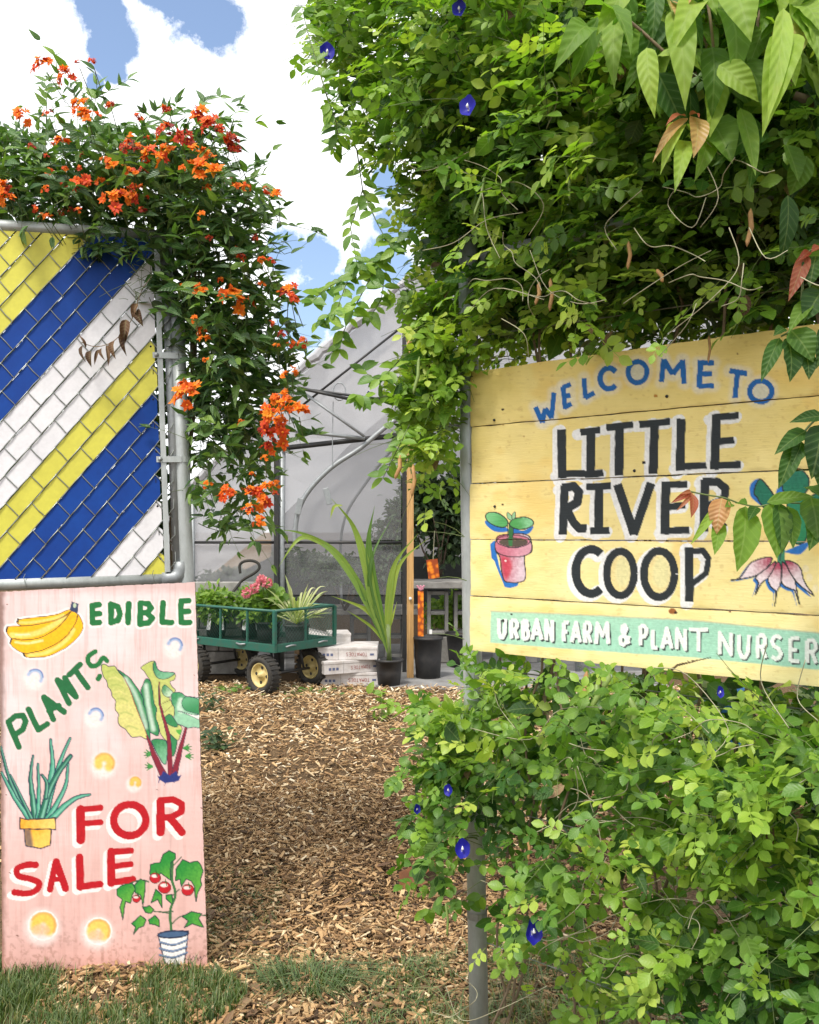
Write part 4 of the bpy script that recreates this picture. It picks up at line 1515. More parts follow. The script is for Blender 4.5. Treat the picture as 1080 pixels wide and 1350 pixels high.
        hb.lathe([(0, 0.006), (0.005, 0.005), (0.0075, 0.002), (0.008, 0)], G(-0.022, yy, 0.0118), 8, GZ)
        hb.build('bolt', M['grey_metal'], bnd, sm=True)
    # tie wires on the lower rail
    for xx in (-0.44, -0.055):
        MB().tube([G(xx, 0.015, 0.006), G(xx - 0.004, 0.004, 0.013), G(xx + 0.002, -0.02, 0.012), G(xx + 0.004, -0.036, 0.006)], 0.0012, 4).build('tie_wire', M['wire'], root)
    return root


build_gate()


def build_gate_post():
    root = thing('metal_post', 'thick galvanised post standing at the right edge of the slatted gate', 'post', tuple(P(243, 1240, 2.99)))
    p0 = G(0.047, 0.83, -0.0145)
    p1 = G(0.047, -0.05, -0.0145)
    bot = Vector((p1.x + 0.01, p1.y + 0.01, 0.02))
    MB().tube([bot, p1, G(0.047, 0.4, -0.0145), p0], 0.0238, 18).build('pipe', M['galv'], root, sm=True)
    mb = MB()
    mb.lathe([(0.0245, -0.02), (0.0255, 0.0), (0.018, 0.012), (0.0, 0.016)], p0, 14, GY)
    mb.build('post_cap', M['grey_metal'], root, sm=True)


build_gate_post()


# ------------------------------------------------------------------ pink board
def build_pink_board():
    TL, TR = P(-1, 780, 2.80), P(257, 767, 2.865)
    BL, BR = P(3, 1302, 2.735), P(274, 1276, 2.80)
    nx, ny = 245, 470
    u = np.linspace(0, 1, nx)[None, :, None]
    v = np.linspace(0, 1, ny)[:, None, None]
    a, b, c, d = [np.array(k)[None, None, :] for k in (TL, TR, BL, BR)]
    g = (a * (1 - u) + b * u) * (1 - v) + (c * (1 - u) + d * u) * v
    # worn, uneven edges
    uu, vv = u[0, :, 0], v[:, 0, 0]
    ed = (fbm(vv * 60, vv * 0 + 3, 5) - 0.5) * 0.006
    wl_ = np.exp(-uu / 0.006)[None, :, None]
    wr = np.exp(-(1 - uu) / 0.006)[None, :, None]
    X = (np.array(TR) - np.array(TL)) / np.linalg.norm(np.array(TR) - np.array(TL))
    g = g + X * (ed[:, None, None] * wl_ - np.abs(ed[::-1, None, None]) * wr)
    et = (fbm(uu * 40, uu * 0 + 8, 15) - 0.5) * 0.006
    g[:, :, 2] -= np.abs(et)[None, :] * np.exp(-vv / 0.004)[:, None]
    # a round corner bottom right
    nrm = np.cross(X, np.array(TL) - np.array(BL))
    nrm /= np.linalg.norm(nrm)
    bow = 0.006 * np.sin(np.pi * v) * np.ones_like(u)
    g = g - nrm * bow * 0.0
    back = (nrm if nrm[1] > 0 else -nrm) * 0.013
    root = thing('painted_board', 'tall pink plywood board painted with bananas, plants and EDIBLE PLANTS FOR SALE', 'sign', tuple((BL + BR) / 2))
    painted_slab('board_face', g, back, paint_edible, M['board_paint'], M['old_wood'], root)


build_pink_board()

# ------------------------------------------------------------------ yellow sign
SE = Vector((0.7672, -0.6413, 0))
SO = Vector((0.152, 2.28, 0))
SN = Vector((-0.6413, -0.7672, 0))      # faces the viewer


def SP(s, z, n=0.0):
    return SO + SE * s + Vector((0, 0, z)) + SN * n


def build_sign():
    root = thing('wooden_sign', 'yellow plank sign painted WELCOME TO LITTLE RIVER COOP hanging in the vines', 'sign', tuple(SP(0.5, 1.1)))
    L = 1.03
    edges = [1.799, 1.6605, 1.519, 1.379, 1.2375, 1.0998]
    ns = 500
    for k in range(5):
        z1, z0 = edges[k] - (0.0012 if k else 0), edges[k + 1] + 0.0012
        nz = 70
        s = np.linspace(0, L, ns)
        v = np.linspace(0, 1, nz)
        S_, V_ = np.meshgrid(s, v)
        off = [0.0, 0.0015, -0.001, 0.002, 0.0005][k]
        sl = [0.0, 0.004, -0.003, 0.002, -0.001][k]
        wtop = (fbm(s * 14, s * 0 + k, 70 + k) - 0.5) * 0.0035 + (fbm(s * 70, s * 0 + k, 90 + k) - 0.5) * 0.0012
        wbot = (fbm(s * 14, s * 0 + k + 7, 75 + k) - 0.5) * 0.0035
        zt = z1 + (wtop if k == 0 else np.minimum(wtop, 0.0004))
        zb = z0 + (wbot if k == 4 else np.maximum(wbot, -0.0004))
        Z_ = zt[None, :] * (1 - V_) + zb[None, :] * V_
        le = sl + (fbm(v * 6, v * 0 + k, 31) - 0.5) * 0.004
        S2 = S_ + le[:, None] * np.exp(-S_ / 0.01)
        cup = -0.0015 * np.abs(2 * V_ - 1) ** 6 - 0.0012 * np.exp(-S_ / 0.004)
        n = off + cup
        o, e, nn = np.array(SO), np.array(SE), np.array(SN)
        g = o[None, None, :] + e[None, None, :] * S2[:, :, None] + nn[None, None, :] * n[:, :, None]
        g[:, :, 2] += Z_
        painted_slab('plank', g, tuple(SN * -0.02), paint_welcome, M['sign_paint'], M['yellow_edge'], root)
    for s in (0.09, 0.95):
        mb = MB()
        mb.frame(SO, SE, Vector((0, 0, 1)), SN, s - 0.02, s + 0.02, 1.12, 1.78, -0.045, -0.0215)
        mb.build('batten', M['old_wood'], root)
    # screws standing proud
    for s, z in ((0.0735, 1.672), (0.075, 1.46), (0.10, 1.182), (0.52, 1.688), (0.445, 1.532)):
        mb = MB()
        mb.lathe([(0, 0.0028), (0.0028, 0.0024), (0.0036, 0.0)], SP(s, z, 0.001), 8, SN)
        mb.build('screw', M['dark_metal'], root, sm=True)


build_sign()


def build_right_fence():
    root = thing('vine_fence', 'galvanised post and wire fence behind the yellow sign, hidden under vines', 'fence', (0.14, 2.33, 0.03))
    top = P(617, 300, 2.325)
    bot = P(633, 1460, 2.325)
    bot.z = 0.0
    MB().tube([bot, P(625, 1000, 2.325), P(619, 600, 2.325), Vector((top.x, top.y, 2.15))], 0.0245, 18).build('post', M['galv'], root, sm=True)
    MB().tube([SP(1.2, 0.0, -0.08), SP(1.2, 2.15, -0.08)], 0.0245, 12).build('post', M['galv'], root, sm=True)
    MB().tube([SP(0.0, 2.1, -0.06), SP(1.25, 2.1, -0.06)], 0.019, 12).build('top_rail', M['galv'], root, sm=True)
    for yy in (1205, 890):
        c = P(629, yy, 2.325)
        mb = MB()
        mb.lathe([(0.0262, -0.009), (0.0262, 0.009)], c, 16)
        mb.build('band_clamp', M['wire'], root)
    for z in (0.35, 0.7, 1.05, 1.9):
        MB().tube([SP(0.0, z, -0.06), SP(0.6, z - 0.01, -0.06), SP(1.2, z, -0.06)], 0.0016, 4).build('line_wire', M['wire'], root)
    return
    hx, hz = 0.036, 0.042
    for c in range(0, 34):
        x0 = 0.02 + c * hx
        pts = []
        r = 0
        z = 2.08 - (0 if c % 2 == 0 else hz)
        while z > 0.08:
            pts += [SP(x0, z, -0.045), SP(x0 + hx, z - hz, -0.045)]
            z -= 2 * hz
        MB().tube(pts, 0.0014, 3, caps=False).build('wire', M['wire'], root)


build_right_fence()


# ------------------------------------------------------------------ shade house behind
def film_material(name, col, alpha, trans):
    t = NT(name)
    co = t.coord('Object')
    n = t.noise(co, 3.2, 7, 0.6)
    n2 = t.noise(co, 400, 1)
    c = t.mix(t.math('MULTIPLY', n.outputs['Fac'], 0.5), col, tuple(k * 0.78 for k in col))
    p = t.principled(c, 0.5, 0, 0.3, n.outputs['Fac'], 0.5, 0.02)
    tl = t.n('ShaderNodeBsdfTranslucent')
    t.l(c, tl.inputs[0])
    m1 = t.n('ShaderNodeMixShader')
    m1.inputs[0].default_value = trans
    t.l(p.outputs[0], m1.inputs[1])
    t.l(tl.outputs[0], m1.inputs[2])
    tp = t.n('ShaderNodeBsdfTransparent')
    m2 = t.n('ShaderNodeMixShader')
    f = t.math('MULTIPLY_ADD', n2.outputs['Fac'], 0.3, alpha - 0.15, clamp=True)
    t.l(f, m2.inputs[0])
    t.l(tp.outputs[0], m2.inputs[1])
    t.l(m1.outputs[0], m2.inputs[2])
    return t.finish(m2.outputs[0])


M['film'] = film_material('plastic_film', (0.60, 0.60, 0.62), 0.42, 0.4)
M['film_roof'] = film_material('roof_film', (0.40, 0.40, 0.42), 0.92, 0.5)
M['film_edge'] = film_material('film_edge', (0.50, 0.50, 0.52), 0.97, 0.3)
M['film_clear'] = film_material('worn_clear_film', (0.60, 0.60, 0.62), 0.24, 0.4)
M['screen'] = film_material('insect_screen', (0.10, 0.105, 0.11), 0.40, 0.2)
GD = 7.75


def W(px, py, d=GD):
    return P(px, py, d)


def sheet(pts, name, mat, parent, nu=16, nv=14, amp=0.03, seed=1):
    """slightly slack sheet through four corners TL TR BR BL"""
    a, b, c, d = [np.array(k) for k in pts]
    u, v = np.meshgrid(np.linspace(0, 1, nu), np.linspace(0, 1, nv))
    g = (a * (1 - u[..., None]) + b * u[..., None]) * (1 - v[..., None]) + (d * (1 - u[..., None]) + c * u[..., None]) * v[..., None]
    nn = np.cross(b - a, d - a)
    nn /= np.linalg.norm(nn) + 1e-9
    w = (fbm(u * 5 + seed, v * 5 + u * 3, seed, 3) - 0.5) * 2 * amp * np.sin(np.pi * u) * np.sin(np.pi * v) * 2
    g = g + nn * w[..., None]
    V = g.reshape(-1, 3)
    ii, jj = np.meshgrid(np.arange(nv - 1), np.arange(nu - 1), indexing='ij')
    k = (ii * nu + jj).ravel()
    q = np.stack([k, k + nu, k + nu + 1, k + 1], 1)
    me = np_mesh(name, V, q.ravel(), np.full(len(q), 4))
    return link(name, me, mat, parent)


def build_house():
    root = thing('shade_house', 'greenhouse of white plastic film and dark screen with a sloping roof behind the cart', 'greenhouse', (-1.0, GD, 0.2))
    zb = 0.21
    D = 6.5
    # roof line left -> ridge
    rl = [(-40, 905), (205, 690), (302, 594), (385, 500), (465, 432), (545, 366), (700, 240), (820, 250), (960, 380), (1080, 520)]

    def roof_y(px):
        for (a, b), (c, d) in zip(rl, rl[1:]):
            if a <= px <= c:
                return b + (d - b) * (px - a) / (c - a)
        return rl[-1][1]
    # film panels of the front wall (px left, px right, top, bottom)
    for x0, x1, y0, y1, mt, sd in ((255, 364, None, 712, 'film', 1), (377, 452, None, 578, 'film', 2), (452, 529, None, 575, 'film', 3), (377, 529, 582, 712, 'film_clear', 4),
                                   (547, 640, None, 560, 'film', 5), (640, 760, None, 560, 'film', 6), (760, 900, None, 560, 'film', 7), (900, 1040, None, 560, 'film', 8),
                                   (255, 364, 718, 790, 'film', 9), (130, 255, None, 712, 'film', 10), (130, 255, 718, 790, 'film', 11)):
        ta, tb = (y0, y0) if y0 else (roof_y(x0) + 5, roof_y(x1) + 5)
        tb = min(tb, y1 - 4)
        ta = min(ta, y1 - 4)
        sheet([W(x0, ta), W(x1, tb), W(x1, y1), W(x0, y1)], 'film_panel', M[mt], root, seed=sd)
    sheet([W(377, 718), W(529, 718), W(529, 784), W(377, 784)], 'film_panel', M['film_clear'], root, seed=6)
    for x0, x1, y0, y1, sd in ((377, 529, 786, 888, 1), (660, 760, 565, 888, 3), (762, 900, 565, 888, 4), (902, 1040, 565, 888, 5)):
        sheet([W(x0, y0), W(x1, y0), W(x1, y1), W(x0, y1)], 'screen_panel', M['screen'], root, seed=sd, amp=0.006)
    # roof sheets running back
    for (a, b), (c, d) in zip(rl, rl[1:]):
        A, B = W(a, b), W(c, d)
        A.z = max(A.z, zb)
        B.z = max(B.z, zb)
        o = Vector((0, D, 0))
        sheet([A + o, B + o, B + Vector((0, -0.06, 0)), A + Vector((0, -0.06, 0))], 'roof_sheet', M['film_roof'], root, seed=int(a) % 7, nu=6, nv=16)
    # crumpled roll of film on the verge
    for i, ((a, b), (c, d)) in enumerate(zip(rl[1:6], rl[2:7])):
        pts, rs = [], []
        for k in range(13):
            t = k / 12
            w = W(a + (c - a) * t, b + (d - b) * t)
            w += Vector((random.uniform(-.012, .012), -0.07 + random.uniform(-.015, .015), random.uniform(-.012, .016)))
            pts.append(w)
            rs.append(random.uniform(0.022, 0.048))
        MB().tube(pts, rs, 7).build('rolled_film_edge', M['film_edge'], root, sm=False)
    for (a, b), (c, d) in zip(rl, rl[1:]):
        A, B = W(a, b) + Vector((0, D, 0)), W(c, d) + Vector((0, D, 0))
        zl = 1.0
        if min(A.z, B.z) > zl:
            sheet([A, B, Vector((B.x, B.y, zl)), Vector((A.x, A.y, zl))], 'back_film', M['film_roof'], root, nu=4, nv=4)
        sheet([Vector((A.x, A.y, min(zl, max(A.z, zb)))), Vector((B.x, B.y, min(zl, max(B.z, zb)))), Vector((B.x, B.y, zb)), Vector((A.x, A.y, zb))], 'added_dark_sheet', M['added_dark_sheet'], root, nu=4, nv=4)  # dark sheet added low at the back to imitate a dim interior
    # frame
    gm, dm = M['grey_metal'], M['dark_metal']

    def bar(a, b, r, mat, nm='frame_bar', off=-0.03, n=8):
        MB().tube([a + Vector((0, off, 0)), b + Vector((0, off, 0))], r, n).build(nm, mat, root, sm=True)
    bar(W(373, 596), W(371, 888), 0.028, gm, 'upright')
    mb = MB()
    mb.frame(Vector((0, GD - 0.05, 0)), Vector((1, 0, 0)), Vector((0, 0, 1)), Vector((0, -1, 0)), W(363, 0).x, W(369, 0).x, zb, W(0, 600).z, 0, 0.03)
    mb.build('upright', dm, root)
    mb = MB()
    mb.frame(Vector((0, GD - 0.05, 0)), Vector((1, 0, 0)), Vector((0, 0, 1)), Vector((0, -1, 0)), W(530.5, 0).x, W(536, 0).x, zb, W(0, 385).z, 0, 0.03)
    mb.build('upright', dm, root)
    bar(W(255, 715), W(365, 715), 0.012, dm, 'cross_rail')
    bar(W(376, 715), W(530, 715), 0.012, dm, 'cross_rail')
    bar(W(130, 715), W(255, 715), 0.012, dm, 'cross_rail')
    bar(W(372, 592), W(532, 574), 0.022, dm, 'cross_rail', -0.06)
    bar(W(375, 568), W(482, 580), 0.016, gm, 'cross_rail', -0.12)
    bar(W(545, 562), W(1040, 562), 0.022, dm, 'cross_rail')
    bar(W(398, 536), W(530, 432), 0.010, dm, 'brace')
    bar(W(653, 566), W(653, 888), 0.025, gm, 'upright')
    for x in (761, 901, 1041):
        bar(W(x, 566), W(x, 888), 0.025, gm, 'upright')
    bar(W(255, 640), W(255, 888), 0.022, gm, 'upright')
    # bracket and hoops inside, seen through or hung on the film
    bar(W(397, 516), W(535, 534), 0.011, dm, 'brace', -0.16)
    bar(W(397, 516), W(470, 532), 0.014, dm, 'brace', -0.20)
    bar(W(397, 517), W(482, 578), 0.012, gm, 'brace', -0.16)
    pts = [W(391, 715), W(391, 700), W(396, 672), W(411, 645), W(440, 616), W(475, 593), W(500, 572), W(523, 555), W(560, 540), W(620, 528)]
    pts = [Vector(q) for q in catmull([tuple(k) for k in pts], 4, False)]
    MB().tube([q + Vector((0, -0.10, 0)) for q in pts], 0.021, 10).build('hoop', gm, root, sm=True)
    # bent wire hanging ring
    c = W(449, 519)
    ring = [c + Vector((0.052 * math.cos(a), -0.12, 0.075 * math.sin(a))) for a in np.linspace(0, 2 * math.pi, 20)[:-1]]
    MB().tube(ring, 0.005, 5, closed=True).build('hanging_ring', gm, root, sm=True)
    MB().tube([W(441, 532) + Vector((0, -.12, 0)), W(440, 575) + Vector((0, -.12, 0)), W(440, 617) + Vector((0, -.12, 0))], 0.004, 5).build('hanging_rod', gm, root)
    for x, y in ((397, 668), (434, 655)):
        mb = MB()
        mb.box(W(x, y) + Vector((0, -0.14, 0)), (0.05, 0.012, 0.14), Matrix.Rotation(0.2 if x < 400 else -0.25, 3, 'Y'))
        mb.build('clip_plate', gm, root, bevel=0.004)
    # second hoop bay deeper inside
    for dd in (5.2,):
        q = [W(391, 890) + Vector((0, dd, 0)), W(391, 700) + Vector((0, dd, 0)), W(440, 600) + Vector((0, dd, 0)), W(545, 480) + Vector((0, dd, 0)), W(700, 400) + Vector((0, dd, 0))]
        MB().tube([Vector(k) for k in catmull([tuple(k) for k in q], 5, False)], 0.02, 8).build('hoop', gm, root, sm=True)


build_house()


def build_door_post():
    root = thing('timber_post', 'upright timber post beside the greenhouse doorway, behind the palm', 'post', tuple(P(541, 889, 7.42)))
    mb = MB()
    x0, x1 = P(536.5, 0, 7.42).x, P(545.5, 0, 7.42).x
    zt = P(0, 440, 7.42).z
    mb.frame(Vector((0, 7.42, 0)), Vector((1, 0, 0)), Vector((0, 0, 1)), Vector((0, -1, 0)), x0, x1, 0.2, zt, 0, 0.05)
    mb.build('post_beam', M['post_wood'], root, bevel=0.003)
    mb = MB()
    mb.lathe([(0.012, 0), (0.012, 0.02), (0, 0.025)], P(541, 789, 7.37), 8, Vector((0, -1, 0)))
    mb.build('bolt', M['white_label'], root)


build_door_post()


def block(c, rot, root=None, label=None):
    """hollow concrete block 0.39 x 0.19 x 0.19 standing on its side so that the cells show"""
    R = Matrix.Rotation(rot, 3, 'Z')
    mb = MB()
    t, w, h, d = 0.032, 0.19, 0.39, 0.19
    for x in (-w / 2 + t / 2, w / 2 - t / 2):
        mb.box(Vector(c) + R @ Vector((x, 0, 0)), (t, d, h), R)
    for z in (-h / 2 + t / 2, 0, h / 2 - t / 2):
        mb.box(Vector(c) + R @ Vector((0, 0, z)), (w - 2 * t - 0.002, d - 0.004, t), R)
    return mb


def build_block_bench():
    """stone-topped bench on hollow blocks inside the doorway"""
    root = thing('block_bench', 'grey bench of hollow concrete blocks and a slab inside the doorway', 'bench', tuple(P(590, 880, 8.3)))
    for px in (577, 612, 690):
        for k in range(1):
            c = P(px, 0, 8.3)
            c.z = 0.215 + 0.195 + 0.25
            block(c, 0.0).build('concrete_block', M['concrete'], root, bevel=0.004)
            mb = MB()
            mb.box((c.x, c.y, 0.215 + 0.115), (0.22, 0.24, 0.23))
            mb.build('concrete_block', M['concrete'], root, bevel=0.005)
    mb = MB()
    mb.box((P(640, 0, 8.3).x, 8.3, 0.92), (1.35, 0.5, 0.06))
    mb.build('slab_top', M['concrete'], root, bevel=0.006)
    # bench seen through the dark screen
    r2 = thing('plant_bench', 'dim plant bench on concrete blocks seen through the dark screen', 'bench', tuple(P(450, 870, 8.6)))
    for px in (385, 475, 520):
        c = P(px, 0, 8.6)
        c.z = 0.215 + 0.195
        block(c, 0.1).build('concrete_block', M['concrete'], r2, bevel=0.004)
    mb = MB()
    mb.box((P(450, 0, 8.6).x, 8.6, 0.66), (1.5, 0.6, 0.05))
    mb.build('slab_top', M['concrete'], r2, bevel=0.006)


build_block_bench()


def build_block_wall():
    root = thing('low_block_wall', 'low grey concrete block wall under the plastic film left of the cart', 'wall', tuple(P(300, 885, 7.62)))
    x = P(190, 0, 7.62).x
    rows = 4
    for r in range(rows):
        for k in range(5):
            mb = MB()
            cx = x + k * 0.32 + (0.16 if r % 2 else 0.0)
            if cx > P(362, 0, 7.62).x - 0.14:
                continue
            mb.box((cx, 7.62 + random.uniform(-.004, .004), 0.21 + 0.095 + r * 0.192 - 0.0), (0.312, 0.14, 0.184))
            mb.build('block', M['concrete'], root, bevel=0.005)


build_block_wall()


# ------------------------------------------------------------------ green garden cart
CA = Vector((-0.785, 0.62, 0)).normalized()     # along the long side, away to the left
CB = Vector((0.62, 0.785, 0)).normalized()      # across, away to the right
C0 = Vector((-0.979, 6.60, 0))


def CP(a, b, z):
    return C0 + CA * a + CB * b + Vector((0, 0, z))


def build_cart():
    L, Wd = 1.22, 0.66
    z0, z1, zr = 0.512, 0.572, 0.815
    root = thing('garden_cart', 'dark green mesh garden cart with four cream rimmed wheels on the mulch', 'cart', tuple(CP(L / 2, Wd / 2, 0.2)))
    gp = M['green_paint']
    Zv = Vector((0, 0, 1))
    # deck rim
    for a0, a1, b0, b1 in ((0, L, 0, 0.03), (0, L, Wd - 0.03, Wd), (0, 0.03, 0.032, Wd - 0.032), (L - 0.03, L, 0.032, Wd - 0.032)):
        mb = MB()
        mb.frame(C0, CA, CB, Zv, a0, a1, b0, b1, z0, z1)
        mb.build('deck_rail', gp, root, bevel=0.003)
    mb = MB()
    n = 12
    for i in range(n):
        mb.frame(C0, CA, CB, Zv, 0.035 + i * (L - 0.07) / n, 0.035 + (i + 0.82) * (L - 0.07) / n, 0.033, Wd - 0.033, z0 + 0.012, z0 + 0.02)
    mb.build('deck_floor', M['dark_metal'], root)
    # uprights and top rims
    for a, b in ((0.012, 0.012), (0.012, Wd - 0.012), (L - 0.012, 0.012), (L - 0.012, Wd - 0.012)):
        mb = MB()
        mb.frame(C0, CA, CB, Zv, a - 0.013, a + 0.013, b - 0.013, b + 0.013, z1 + 0.001, zr)
        mb.build('corner_upright', gp, root, bevel=0.002)
    for k in range(1, 4):
        for b in (0.012, Wd - 0.012):
            mb = MB()
            mb.frame(C0, CA, CB, Zv, k * L / 4 - 0.007, k * L / 4 + 0.007, b - 0.007, b + 0.007, z1 + 0.001, zr - 0.01)
            mb.build('upright', gp, root)
    for a in (0.012, L - 0.012):
        mb = MB()
        mb.frame(C0, CA, CB, Zv, a - 0.007, a + 0.007, Wd / 2 - 0.007, Wd / 2 + 0.007, z1 + 0.001, zr - 0.01)
        mb.build('upright', gp, root)
    for p0, p1 in ((CP(0.012, 0.012, zr), CP(L - .012, 0.012, zr)), (CP(0.012, Wd - .012, zr), CP(L - .012, Wd - .012, zr)), (CP(0.012, 0.012, zr + .001), CP(.012, Wd - .012, zr + .001)), (CP(L - .012, 0.012, zr + .001), CP(L - .012, Wd - .012, zr + .001))):
        MB().tube([p0, p1], 0.0115, 8).build('top_rim', gp, root, sm=True)

    # expanded mesh sides, one per side
    def mesh_side(pa, pb):
        mb = MB()
        ln = (pb - pa).length
        d = (pb - pa).normalized()
        h = zr - z1
        st = 0.032
        x = -h
        while x < ln:
            for sgn in (1, -1):
                u0, v0 = (x, 0) if sgn > 0 else (x + h, 0)
                u1, v1 = (x + h, h) if sgn > 0 else (x, h)
                # clip in u
                if u0 != u1:
                    for lim, lo in ((0, True), (ln, False)):
                        if (u0 < lim) == lo and u0 != lim and ((u1 < lim) != (u0 < lim)):
                            t = (lim - u0) / (u1 - u0)
                            u0, v0 = lim, v0 + (v1 - v0) * t
                        elif (u1 < lim) == lo and u1 != lim and ((u1 < lim) != (u0 < lim)):
                            t = (lim - u0) / (u1 - u0)
                            u1, v1 = lim, v0 + (v1 - v0) * t
                if min(u0, u1) < -1e-6 or max(u0, u1) > ln + 1e-6:
                    continue
                mb.tube([pa + d * u0 + Zv * v0, pa + d * u1 + Zv * v1], 0.0010, 3, caps=False)
            x += st
        mb.build('wire_side', gp, root)
    mesh_side(CP(0.03, 0.008, z1), CP(L - 0.03, 0.008, z1))
    mesh_side(CP(0.03, Wd - 0.008, z1), CP(L - 0.03, Wd - 0.008, z1))
    mesh_side(CP(0.008, 0.03, z1), CP(0.008, Wd - 0.03, z1))
    mesh_side(CP(L - 0.008, 0.03, z1), CP(L - 0.008, Wd - 0.03, z1))
    # latches
    for a, b in ((0.36, -0.004), (0.90, -0.004)):
        MB().tube([CP(a - 0.05, b, z0 + 0.045), CP(a, b - 0.012, z0 + 0.04), CP(a + 0.05, b, z0 + 0.045)], 0.007, 6).build('latch', M['grey_metal'], root, sm=True)
    for b in (0.16, 0.5):
        MB().tube([CP(-0.004, b - 0.05, z0 + 0.035), CP(-0.014, b, z0 + 0.045), CP(-0.004, b + 0.05, z0 + 0.04)], 0.007, 6).build('latch', M['grey_metal'], root, sm=True)
    # axles and struts
    for a in (0.12, 0.90):
        MB().tube([CP(a, 0.04, 0.34), CP(a, 0.52, 0.34)], 0.011, 8).build('axle', M['dark_metal'], root, sm=True)
        for b in (0.12, 0.42):
            MB().tube([CP(a, b, 0.34), CP(a + 0.05, b, 0.515)], 0.010, 6).build('strut', M['dark_metal'], root, sm=True)
    # wheels
    for a, b in ((0.12, 0.0), (0.12, 0.52), (0.90, 0.0), (0.90, 0.50)):
        c = CP(a, b, 0.345)
        ax = -CB
        mb = MB()
        R, r, w = 0.143, 0.092, 0.05
        prof = [(r, -w * 0.7), (r + 0.012, -w), (R - 0.02, -w), (R - 0.004, -w * 0.7), (R, -w * 0.3), (R, w * 0.3), (R - 0.004, w * 0.7), (R - 0.02, w), (r + 0.012, w), (r, w * 0.7)]
        mb.lathe(prof, c, 32, ax)
        wh = mb.build('wheel', M['rubber'], root, sm=True)
        mb = MB()
        nt = 26
        X = ax.orthogonal().normalized()
        Y = ax.cross(X)
        for k in range(nt):
            t = 2 * math.pi * k / nt
            rad = X * math.cos(t) + Y * math.sin(t)
            tan = ax.cross(rad)
            mb.frame(c, ax, tan, rad, -w * 0.85, w * 0.85, -0.008, 0.008, R - 0.006, R + 0.0045)
        mb.build('tread', M['rubber'], wh)
        mb = MB()
        mb.lathe([(r + 0.001, w * 0.62), (r - 0.004, w * 0.78), (r - 0.012, w * 0.72), (r - 0.018, w * 0.35), (0.035, w * 0.22), (0.032, w * 0.5), (0.02, w * 0.55), (0.019, w * 0.85), (0.0, w * 0.88)], c, 28, ax)
        rim = mb.build('rim', M['rim'], wh, sm=True)
        for k in range(4):
            t = 2 * math.pi * (k + 0.5) / 4
            mb = MB()
            mb.disc(c + ax * (w * 0.34) + (X * math.cos(t) + Y * math.sin(t)) * 0.055, ax, 0.0125, 10)
            mb.build('rim_hole', M['dark_metal'], rim)
        mb = MB()
        mb.lathe([(r - 0.002, -w * 0.6), (r - 0.014, -w * 0.45), (0.0, -w * 0.3)], c, 20, ax)
        mb.build('rim_back', M['rim'], wh, sm=True)
    # pull handle, raised: loop grip and shaft
    k = 1 / 4.5
    H = lambda x, y, d=7.55: P(240 + x * k, 740 + y * k, d)
    pts = [H(240, 265, 7.4), H(335, 140), H(370, 105), H(430, 70), H(458, 40), H(450, 10), H(410, -4), H(365, 2), H(342, 25), H(346, 72)]
    pts = [Vector(q) for q in catmull([tuple(q) for q in pts], 4, False)]
    MB().tube(pts, 0.012, 8).build('handle', M['rubber'], root, sm=True)
    MB().tube([CP(L + 0.02, 0.3, 0.40), CP(L - 0.1, 0.36, 0.62), pts[0]], 0.012, 8).build('handle_shaft', M['dark_metal'], root, sm=True)


build_cart()


